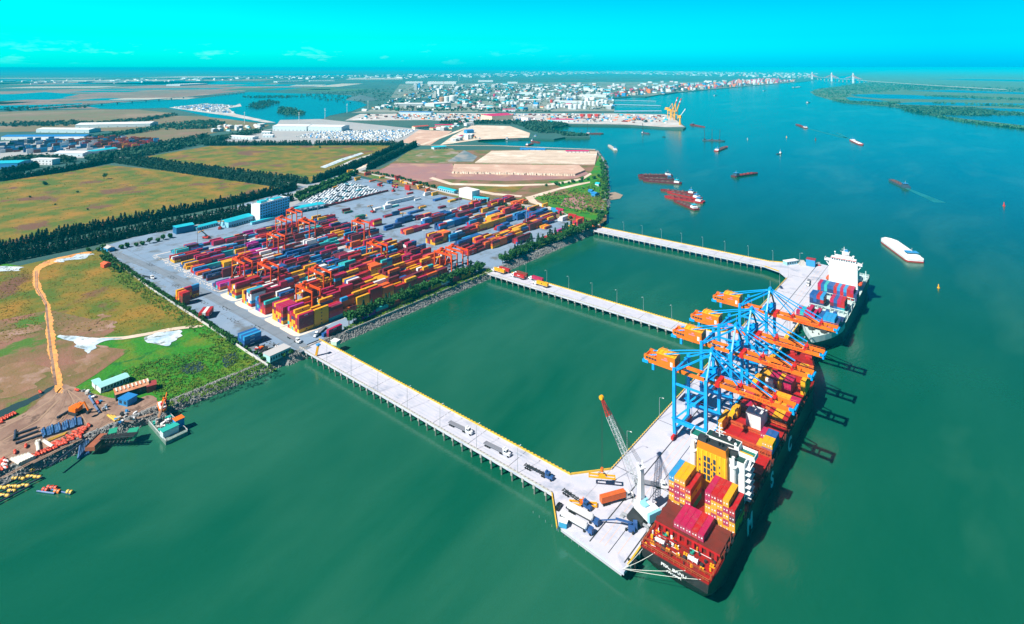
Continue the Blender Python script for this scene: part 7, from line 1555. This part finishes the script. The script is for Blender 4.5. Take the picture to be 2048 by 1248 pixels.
# far viaduct, causeways, coal hill
def viaduct(px, n, w, h0, h1, label, name, towers=()):
    P = [W(*p) for p in px]; t = thing(name, (*P[0], 0), 0, label, 'bridge'); ox, oy = P[0]; mb = MB(); tot = len(P) - 1
    for k, (a, b) in enumerate(zip(P, P[1:])): mb.bar((a[0] - ox, a[1] - oy, lerp(h0, h1, k / tot)), (b[0] - ox, b[1] - oy, lerp(h0, h1, (k + 1) / tot)), w, 3.2)
    part('deck', mb, M_edge, t)
    for k in range(n):
        u = (k + .5) / n * tot; i = min(int(u), tot - 1); a = lp(P[i], P[i + 1], u - i); hh = lerp(h0, h1, u / tot); part('pier', MB().box((a[0] - ox, a[1] - oy, -5), (w * .35, w * .5, hh + 4)), M_edge, t)
    return t
viaduct([(60, 221), (170, 212.5), (330, 200), (450, 190), (490, 186)], 22, 13, 8, 9, 'long low grey viaduct over the side arm and the far fields', 'viaduct')
bt = viaduct([(1560, 155.5), (1624, 158), (1663, 161), (1706, 164), (1760, 167.5), (1860, 174), (2010, 182)], 34, 30, 46, 12, 'cable stayed bridge with three pale towers and a long approach viaduct', 'cable_stayed_bridge')
ox, oy = bt.location.x, bt.location.y
for px in ((1624, 158.5), (1663, 161.5), (1706, 164.5)):
    a = W(*px); x, y = a[0] - ox, a[1] - oy; part('tower', MB().box((x, y, -5), (22, 16, 128), None, .4, .6), M_wht, bt); d = Vector((W(1663, 161)[0] - W(1624, 158)[0], W(1663, 161)[1] - W(1624, 158)[1], 0)).normalized(); mb = MB()
    for s in (-1, 1):
        for k in range(1, 7): mb.bar((x, y, 118 - k * 5), (x + d.x * s * k * 62, y + d.y * s * k * 62, 46), 3.2)
    part('stay_cable', mb, mat('stay_pink', (.75, .25, .28), .6), bt)
mb = MB(); P = [W(*p) for p in [(690, 200), (715, 202), (760, 201), (752, 196), (720, 192), (700, 195)]]; cxy = (sum(p[0] for p in P) / 6, sum(p[1] for p in P) / 6)
for k in range(3):
    f0, f1 = 1 - k * .33, 1 - (k + 1) * .33; 
    for a, b in zip(P, P[1:] + P[:1]): mb.poly([(lerp(cxy[0], a[0], f0), lerp(cxy[1], a[1], f0), k * 8), (lerp(cxy[0], b[0], f0), lerp(cxy[1], b[1], f0), k * 8), (lerp(cxy[0], b[0], f1), lerp(cxy[1], b[1], f1), (k + 1) * 8), (lerp(cxy[0], a[0], f1), lerp(cxy[1], a[1], f1), (k + 1) * 8)])
tag(mb.build('ash_hill', mat('ash_grey', (.07, .13, .15), .95)), kind='structure')
# mangroves of the delta and groves of the side arm
dz = WATER + 1
for i, (poly, n, h) in enumerate([([(1621, 183), (1640, 177.5), (1676, 173), (1722, 166.5), (1760, 164.5), (1830, 168), (1900, 171), (1890, 178), (1800, 180), (1740, 186), (1700, 189), (1690, 194), (1660, 197), (1634, 190)], 900, (9, 14)), ([(1790, 169), (1900, 172), (2300, 185), (2300, 190), (2060, 184), (1900, 179), (1820, 180)], 500, (9, 13)),
                                  ([(1660, 198), (1700, 203), (1760, 205), (1800, 204), (1790, 207), (1770, 209.5), (1700, 205)], 260, (7, 11)), ([(1830, 190.5), (2048, 201), (2300, 210), (2300, 206), (2048, 197), (1900, 191)], 300, (7, 10)), ([(1775, 211), (1840, 213), (1900, 214.5), (1960, 217.5), (2000, 223), (1980, 230), (1870, 228.5), (1820, 222), (1800, 213.5)], 700, (7, 11)),
                                  ([(1850, 205), (1880, 204), (2048, 215), (2300, 222), (2300, 219), (2048, 210)], 250, (6, 9)), ([(1868, 229.5), (1925, 239.5), (2048, 254), (2300, 278), (2300, 284), (2048, 256), (1925, 241)], 420, (4, 7)), ([(2000, 223), (2300, 232), (2300, 236), (2048, 230), (1980, 229)], 220, (5, 8))]):
    scrub(poly, n, M_mang, 'dense mangrove belt of the river delta', h, 'mangrove_belt', dz, 4.2, 7, 1.5)
for poly, n, h in [([(495, 215), (505, 206), (540, 201), (560, 206), (545, 212), (515, 219)], 160, (7, 12)), ([(555, 226), (560, 215), (585, 218), (610, 226), (600, 232), (575, 232)], 170, (7, 12)), ([(485, 193), (560, 192), (620, 194), (560, 196), (490, 196)], 120, (6, 9)), ([(1035, 248), (1060, 244), (1120, 247), (1140, 250), (1100, 256), (1108, 266), (1080, 266), (1050, 258)], 420, (6, 9)), ([(1108, 264), (1135, 266), (1180, 271.5), (1130, 272)], 130, (4, 6)), ([(950, 243), (1040, 243), (1040, 249), (950, 248)], 170, (6, 9)),
                   ([(880, 245), (935, 240), (938, 248), (890, 252)], 110, (6, 9)), ([(0, 246), (150, 243), (190, 245), (150, 252), (0, 254)], 160, (6, 9)), ([(180, 247), (280, 238), (345, 229), (360, 230), (290, 243), (190, 252)], 200, (6, 9)), ([(320, 250), (420, 241), (450, 247), (430, 257), (330, 260)], 240, (6, 9)), ([(175, 277), (330, 251), (320, 259), (200, 279)], 170, (6, 9)), ([(0, 216), (180, 210), (170, 216), (0, 224)], 120, (6, 9)),
                   ([(245, 313), (330, 296), (520, 262), (520, 266), (350, 299), (262, 318)], 330, (8, 12)), ([(232, 318), (300, 300), (420, 276), (415, 272), (300, 294), (232, 309)], 260, (8, 12)), ([(0, 322), (60, 314), (140, 318), (150, 325), (60, 322), (0, 332)], 170, (6, 10)), ([(170, 318), (260, 300), (262, 306), (185, 322)], 120, (6, 10)), ([(760, 180), (860, 172), (1000, 170), (1200, 166), (1200, 170), (1000, 180), (850, 186)], 330, (7, 12)),
                   ([(600, 190), (760, 178), (800, 190), (760, 205), (700, 208), (640, 200)], 260, (6, 11)), ([(1150, 185), (1260, 178), (1450, 168), (1560, 162), (1560, 164), (1400, 174), (1230, 188)], 300, (7, 12)), ([(780, 218), (900, 217), (1100, 222), (1100, 224), (780, 222)], 200, (4, 7))]:
    scrub(poly, n, M_cas, 'distant grove of dark trees', h, 'distant_grove', 0, 2.6, 10, 1.2)
# ------------------------------------------------------------------ dredging depot on the near shore
def jz(x, y): return (x * .2404 - 5, 716 + y * .2404)
M_pipeb = mat('pipe_blue', (.012, .06, .20), .4, col2=(.10, .22, .40), scale=.35, amt=.42); M_pipew = mat('pipe_white', (.78, .76, .68), .5, col2=(.6, .55, .45), scale=.4); M_float = mat('float_red', (.70, .03, .010), .5, col2=(.6, .09, .03), scale=.5); M_fyel = mat('float_yellow', (.72, .45, .04), .55, col2=(.55, .36, .08), scale=.6); M_pdark = mat('pipe_dark', (.03, .045, .08), .6)
def pipe(a, b, r, m, label, group, z=None, name='steel_pipe', cat='pipe', zz=0.0):
    z = r if z is None else z; p, q = W(*jz(*a), min(z, 0)), W(*jz(*b), min(z, 0)); c = ((p[0] + q[0]) / 2, (p[1] + q[1]) / 2); d = ((q[0] - p[0]) / 2, (q[1] - p[1]) / 2)
    t = thing(name, (*c, z), 0, label, cat, group); part('tube', MB().cyl((-d[0], -d[1], 0), (d[0], d[1], zz), r, n=10), m, t); v = Vector((d[0], d[1], 0)).normalized()
    part('flange', MB().cyl(Vector((-d[0], -d[1], 0)), Vector((-d[0], -d[1], 0)) + v * .25, r * 1.25, n=12), m, t); part('flange', MB().cyl(Vector((d[0], d[1], zz)) - v * .25, Vector((d[0], d[1], zz)), r * 1.25, n=12), m, t)
    return t
building('long_shed', jz(858, 292), jz(1092, 200), 7, 3.4, M_wht, mat('pale_teal_roof', (.30, .62, .62), .6), 'long white shed with a pale teal roof in the dredging depot', 'shed', 'gable', 9, rise=1)
building('long_shed', jz(812, 262), jz(860, 245), 7, 3.2, M_wht, mat('pale_teal_roof', (.30, .62, .62), .6), 'small white annex at the end of the teal roofed shed', 'shed', 'gable', 2, rise=1)
rs = building('rusty_workshop', jz(985, 360), jz(1255, 275), 8, 4, M_dark, mat('rust_sheet', (.50, .13, .05), .7, col2=(.55, .35, .22), scale=.35, amt=.5), 'low workshop with a rusty striped sheet roof', 'workshop', 'gable', 6, rise=.9)
part('roof_strip', (lambda mb: ([mb.box((-7.6 + 2.0 * k, 0, 4.98), (.8, 4.6, .08)) for k in range(9)], mb)[1])(MB()), M_pad, rs)
building('rusty_shed', jz(1245, 290), jz(1320, 270), 6, 3.5, mat('maroon_wall', (.3, .04, .04), .7), mat('maroon_wall', (.3, .04, .04), .7), 'brown red lean-to at the end of the rusty workshop', 'shed', 'flat')
building('blue_cabin', jz(1005, 385), jz(1080, 405), 6, 3.4, M_bluewall, M_blroof, 'bright blue cabin below the rusty workshop', 'cabin', 'flat', 2)
building('green_bin', jz(925, 650), jz(985, 635), 4.5, 2.4, mat('bin_green', (.02, .30, .18), .6), mat('bin_green', (.02, .30, .18), .6), 'green steel box on the rocky bank beside a dark conveyor', 'steel box', 'flat', z=-1.5); building('green_bin', jz(1075, 645), jz(1150, 632), 5, 2.4, mat('bin_green', (.02, .30, .18), .6), mat('bin_green', (.02, .30, .18), .6), 'green steel box on the rocky bank beside the dredge pontoon', 'steel box', 'flat', z=-2)
g = 'blue pipes stacked on the trodden ground'
for k in range(26):
    x = 385 + k * 12.6 + R.uniform(-2, 2); y = 668 - k * 4.2; pipe((x, y), (x - 12 + R.uniform(-9, 9), y - 66 + R.uniform(-6, 6)), .42, M_pipeb, 'blue and white pipe in the long stack beside the red floats', g, z=.42 + (.7 if k % 5 == 1 else 0))
for a, b, lb in (((160, 640), (330, 582), 'dark pipe on the open ground, farthest of three'), ((160, 680), (342, 612), 'dark pipe on the open ground, middle of three'), ((150, 716), (385, 640), 'dark pipe on the open ground, closest to the floats'), ((498, 502), (655, 410), 'long dark pipe leading to the orange excavator'), ((140, 690), (150, 612), 'short dark pipe lying across the others'), ((768, 332), (806, 392), 'blue grey pipe crossing beside the red float, upper piece'), ((810, 400), (850, 462), 'blue grey pipe crossing beside the red float, lower piece')):
    pipe(a, b, .55, M_pdark if 'dark' in lb else mat('pipe_slate', (.10, .16, .30), .5), lb, 'single pipes of the depot')
for k in range(3): pipe((405 + k * 8, 705 - k * 12), (560 + k * 10, 640 - k * 10), .3, M_fyel, 'thin yellow pipe beside the blue stack', 'thin yellow pipes')
for k in range(6): pipe((118 + k * 27, 850 - k * 8), (190 + k * 22, 892 - k * 10), .75, M_pipew, 'cream white pipe end in the short row by the red floats', 'cream pipes of the short row')
for a, b in (((330, 705), (342, 792)), ((385, 700), (462, 752)), ((322, 722), (352, 700))): pipe(a, b, .8, M_pipew, 'thick cream elbow pipe lying among the red floats', 'cream elbow pipes')
for k in range(3): pipe((918 + k * 26, 482 + k * 4), (985 + k * 14, 532 - k * 4), .55, M_fyel, 'short yellow pipe beside the scrap bushes', 'short yellow pipes')
def floatb(x, y, m, label, group, z=.8, s=1.0, rz=None):
    p = W(*jz(x, y)); p = (min(p[0], SHORE - 4), p[1]); t = thing('pipe_float', (*p, z), R.uniform(-.5, .5) + .3 if rz is None else rz, label, 'float', group); t.scale = (s, s, s)
    part('body', MB().cyl((-1.2, 0, 0), (1.2, 0, 0), .66, n=10).cyl((1.2, 0, 0), (2.0, 0, 0), .66, .2, 10).cyl((-2.0, 0, 0), (-1.2, 0, 0), .2, .66, 10), m, t); part('collar', MB().cyl((-.18, 0, 0), (.18, 0, 0), .72, n=10), M_dark, t)
for k in range(46):
    u = R.random(); x = lerp(300, 760, u) + R.uniform(-14, 14); y = lerp(842, 585, u) + R.uniform(-26, 26); floatb(x, y, M_float, 'orange red pipe float in the long heap beside the dirt track', 'red floats in the long heap')
for k in range(9): floatb(lerp(0, 140, k / 8), lerp(545, 470, k / 8) + R.uniform(-9, 9), M_float, 'orange red pipe float in the heap at the bend of the pale track', 'red floats at the bend')
for k in range(12): floatb(lerp(0, 75, R.random()), 880 + R.uniform(-30, 70), M_float if k % 3 else M_wht, 'red or white float in the small heap above the yellow pipelines', 'floats in the small heap')
for x, y, lb in ((660, 275, 'single red float by the teal roofed shed'), (355, 290, 'single red float beside the dark ditch'), (832, 378, 'round red buoy beside the crossed pipes'), (235, 740, 'single red float above the cream pipes'), (145, 790, 'single red float at the track edge'), (715, 702, 'red float at the top of the dark shore pipe'), (522, 836, 'red float at the foot of the dark shore pipe')): floatb(x, y, M_float, lb, None)
for a, b in (((0, 1082), (335, 932)), ((0, 1130), (345, 962)), ((0, 1168), (372, 992)), ((0, 1205), (272, 1062))): pipe(a, b, .45, M_pdark, 'dark floating pipeline carrying yellow floats by the rocky bank', 'dark floating pipelines', z=WATER + 1.1)
for x, y in ((275, 948), (330, 1005), (272, 1000), (195, 1018), (140, 1016), (230, 1076), (165, 1084), (110, 1084), (45, 1094), (118, 1120), (65, 1160), (15, 1156)):
    p = W(*jz(x, y), WATER); t = thing('pipe_float', (*p, WATER + 1.0), .62, 'yellow float on the dark pipeline in the water', 'float', 'yellow floats on the pipelines'); part('body', MB().cyl((-1.7, 0, 0), (1.7, 0, 0), .72, n=10).cyl((1.7, 0, 0), (2.1, 0, 0), .72, .4, 10).cyl((-2.1, 0, 0), (-1.7, 0, 0), .4, .72, 10), M_fyel, t); part('collar', MB().cyl((-.2, 0, 0), (.2, 0, 0), .78, n=10), M_dark, t)
for k, (x, y, m) in enumerate(((398, 1106, M_float), (437, 1088, M_float), (472, 1090, M_float), (498, 1120, M_orange), (600, 1126, M_fyel))):
    p = W(*jz(x, y), WATER); t = thing('pipe_float', (*p, WATER + .7), .5, '%s float of the drifting string off the bank' % ('red', 'red middle', 'red hinder', 'orange', 'yellow end')[k], 'float', 'drifting floats'); part('body', MB().cyl((-1.4, 0, 0), (1.4, 0, 0), .9, n=10), m, t); part('collar', MB().cyl((-.3, 0, 0), (.3, 0, 0), .98, n=10), M_dark, t)
pipe((330, 1106), (475, 1126), .4, M_pipeb, 'blue pipe of the drifting string of floats', 'drifting pipes', z=WATER + .4); pipe((440, 1090), (610, 1130), .4, M_pipeb, 'blue pipe of the drifting string of floats', 'drifting pipes', z=WATER + .4)
for k in range(6): pipe((672 + k * 17, 836 - k * 8), (690 + k * 13, 770 - k * 14), .5, M_pipeb, 'blue pipe leaning from the rocky bank into the water', 'blue pipes leaning on the bank', z=WATER + .5, zz=3.4)
pipe((440, 905), (715, 700), .5, M_pdark, 'long dark pipe running down the bank beside the rusty pontoon', None, z=.5)
t = thing('rusty_pontoon', (*W(*jz(828, 680)), -2.2), 0, 'long narrow rusty pontoon hauled onto the rocky bank', 'pontoon'); a, b = W(*jz(770, 735)), W(*jz(888, 620)); d = math.atan2(b[1] - a[1], b[0] - a[0]); t.rotation_euler.z = d; L = math.dist(a, b)
part('hull', MB().box((0, 0, 0), (L, 5, 2)), mat('pontoon_rust', (.38, .12, .05), .8, col2=(.25, .08, .05), scale=.3), t); part('rim', MB().box((0, 2.4, 2), (L, .3, .5)).box((0, -2.4, 2), (L, .3, .5)), M_dark, t)
t = thing('conveyor', (*W(*jz(1010, 665)), -1.5), .7, 'tangled dark steel conveyor between the two green boxes', 'conveyor'); mb = MB()
for k in range(8): mb.bar((-8 + 2 * k, -1.5, 0), (-7 + 2 * k, 1.5, 3), .3); mb.bar((-8 + 2 * k, 1.5, 0), (-7 + 2 * k, -1.5, 3), .3)
mb.bar((-9, -1.5, 2), (9, -1.5, 3.4), .5); mb.bar((-9, 1.5, 2), (9, 1.5, 3.4), .5); part('truss', mb, M_dark, t); part('belt', MB().bar((-9, 0, 2.2), (9, 0, 3.6), 1.6, .2), M_black, t)
excavator(jz(655, 458), -1.2, M_orange, 'orange excavator working beside the blue pipe stack', 1.6); excavator(jz(1388, 372), 1.0, M_orange, 'small orange excavator standing behind the orange boat', .8)
# dredge pontoon
c = [W(*jz(x, y), WATER) for x, y in ((1255, 558), (1400, 728), (1582, 640), (1425, 490))]; cx_ = sum(p[0] for p in c) / 4; cy_ = sum(p[1] for p in c) / 4
t = thing('dredge_pontoon', (cx_, cy_, WATER), 0, 'cutter dredge pontoon crowded with machinery and a teal deck house', 'dredger'); lc = [(p[0] - cx_, p[1] - cy_) for p in c]
part('hull', MB().prism(lc, -1, 2.0), mat('pontoon_grey', (.10, .16, .15), .7, col2=(.2, .28, .24), scale=.3), t); ang = math.atan2(c[2][1] - c[1][1], c[2][0] - c[1][0])
def inq(u, v): a = lp(lc[0], lc[3], u); b = lp(lc[1], lc[2], u); return lp(a, b, v)
x, y = inq(.35, .78); dh = part('deck_house', MB().box((x, y, 2), (8, 4, 3.4), None, ang), mat('dredge_wall', (.55, .68, .68), .6), t); part('roof', MB().box((x, y, 5.4), (8.5, 4.5, .3), None, ang), mat('dredge_teal', (.02, .38, .32), .6), dh); x, y = inq(.88, .66); ch = part('control_cabin', MB().box((x, y, 2), (4.5, 4, 4.4), None, ang), M_bluewall, t); part('roof', MB().box((x, y, 6.4), (4.9, 4.4, .3), None, ang), M_orange, ch)
mb = MB()
for k in range(54):
    x, y = inq(R.uniform(.1, .85), R.uniform(.08, .58)); mb.box((x, y, 2), (R.uniform(.6, 2.2), R.uniform(.6, 2.0), R.uniform(.5, 3.0)), R.choice((M_dark, M_wht, M_grey, mat('dredge_teal', (.02, .38, .32), .6), M_edge)), R.uniform(0, 3))
part('deck_machinery', mb, None, t); x, y = inq(.3, .1); part('ladder_gantry', MB().bar((x, y, 2), (x - 4, y + 6, 10), .6).bar((x + 2, y, 2), (x - 4, y + 6, 10), .5).bar((x - 4, y + 6, 10), (x + 5, y - 2, 3), .3), mat('gantry_brown', (.3, .15, .08), .7), t)
mb = MB(); P3 = [(*p, 0) for p in lc]
for p, q in zip(P3, P3[1:] + P3[:1]): rail(mb, [p[:2], q[:2]], 2.0, 1.0, .1, 2.5)
part('railing', mb, M_wht, t)
t = thing('orange_boat', (*W(*jz(1370, 412)), 0), -.2, 'small orange and white boat pulled up on the grass by the bank', 'boat'); part('hull', MB().prism(hull_pts(11, 4), 0, 1.3), M_orange, t); part('deck', MB().prism([(x * .9, y * .85) for x, y in hull_pts(11, 4)], 1.3, 1.36), M_wht, t); part('derrick', MB().bar((1, 0, 1.3), (3, 1.5, 6), .5).box((0, 0, 1.3), (2, 1.6, 1.3)), M_red, t)
for k in range(34):
    x, y = jz(R.uniform(700, 1150), 0)[0], 0; u = R.random(); q = (lerp(720, 905, u), lerp(275, 440, u)) if k < 18 else (R.uniform(1000, 1150), R.uniform(450, 530)); q = (q[0] + R.uniform(-28, 28), q[1] + R.uniform(-14, 14)); mb = MB()
    mb.box((0, 0, 0), (R.uniform(.6, 2.2), R.uniform(.6, 2.0), R.uniform(.5, 1.5)), None, R.uniform(0, 3)); mb.bar((-1, 0, .3), (1.4, R.uniform(-1, 1), R.uniform(.4, 1.6)), .35)
    tag(mb.build('depot_scrap', (M_wht, M_edge, M_bluewall, M_dark, M_grey)[k % 5], None, (*W(*jz(*q)), 0)), 'piece of pale or dark scrap strewn around the depot sheds', 'scrap', 'scrap strewn around the depot sheds')
# low scrub and grass tussocks over the waste ground, stones along the bank
M_tus = mat('tussock', (.05, .20, .008), .9, col2=(.15, .20, .012), scale=.12, col3=(.015, .12, .01), scale3=.05); M_dry = mat('dry_tussock', (.38, .22, .02), .95, col2=(.17, .18, .012), scale=.06)
scrub([(170, 780), (270, 730), (430, 690), (560, 738), (340, 815), (300, 780)], 1500, M_tus, 'green scrub on the bank side of the waste ground', (.4, 1.2), 'grass', -.2, .30, 9, 1.9)
scrub([(90, 520), (230, 490), (430, 650), (330, 665), (110, 665)], 1300, M_dry, 'dry tussocks of the waste ground beside the perimeter wall', (.2, .5), 'grass', -.2, .24, 7, 3.0); scrub([(205, 515), (245, 540), (430, 665), (540, 735), (520, 738), (380, 660), (230, 560)], 700, M_tus, 'weeds along the perimeter wall', (.4, 1.5), 'grass', -.2, .4, 7, 1.5)
scrub([(0, 530), (66, 540), (60, 600), (86, 660), (0, 690)], 700, M_dry, 'dry tussocks landward of the clay track', (.2, .5), 'grass', -.2, .24, 7, 3.0)
scrub([(0, 365), (215, 332), (590, 382), (200, 458), (0, 497)], 900, M_dry, 'tussocks of the dry field', (.3, .7), 'grass', -.1, .4, 5, 3.0)
scrub([(690, 662), (985, 543), (978, 538), (688, 655)], 700, M_tus, 'low green growth on the shore between the jetties', (.4, 1.6), 'grass', -.1, .5, 7, 1.4); scrub([(1020, 521), (1200, 450), (1196, 446), (1012, 516)], 600, M_tus, 'low green growth on the shore beyond the middle jetty', (.4, 1.8), 'grass', -.1, .5, 7, 1.4)
scrub([(1065, 393), (1180, 372), (1212, 345), (1213, 430), (1150, 425)], 700, M_tus, 'reeds of the river bank marsh', (.5, 2.5), 'reeds', -.1, 1.0, 6, 1.6)
mb = MB(); r = random.Random(4)
for k in range(5200):
    y = r.uniform(40, 610); u = r.random(); k0, k1, k2 = (5.2, 7.2, 1.0) if y < 203 else (1.6, 6.6, 1.2); x = SHORE - k0 + u * k1; z = .15 - max(0, u * k1 - (2.2 if y < 203 else 1.8)) * k2 + r.uniform(-.3, .1); s = r.uniform(.25, .7)
    mb.box((x, y, z - s * .4), (s * r.uniform(.8, 1.5), s * r.uniform(.8, 1.5), s), None, r.uniform(0, 3), r.uniform(.5, .8))
tag(mb.build('shore_stones', mat('pale_stones', (.42, .42, .41), .9, col2=(.16, .17, .16), scale=.8)), 'loose rock armour stones along the straight shore', 'stones', None, 'stuff')
haze()
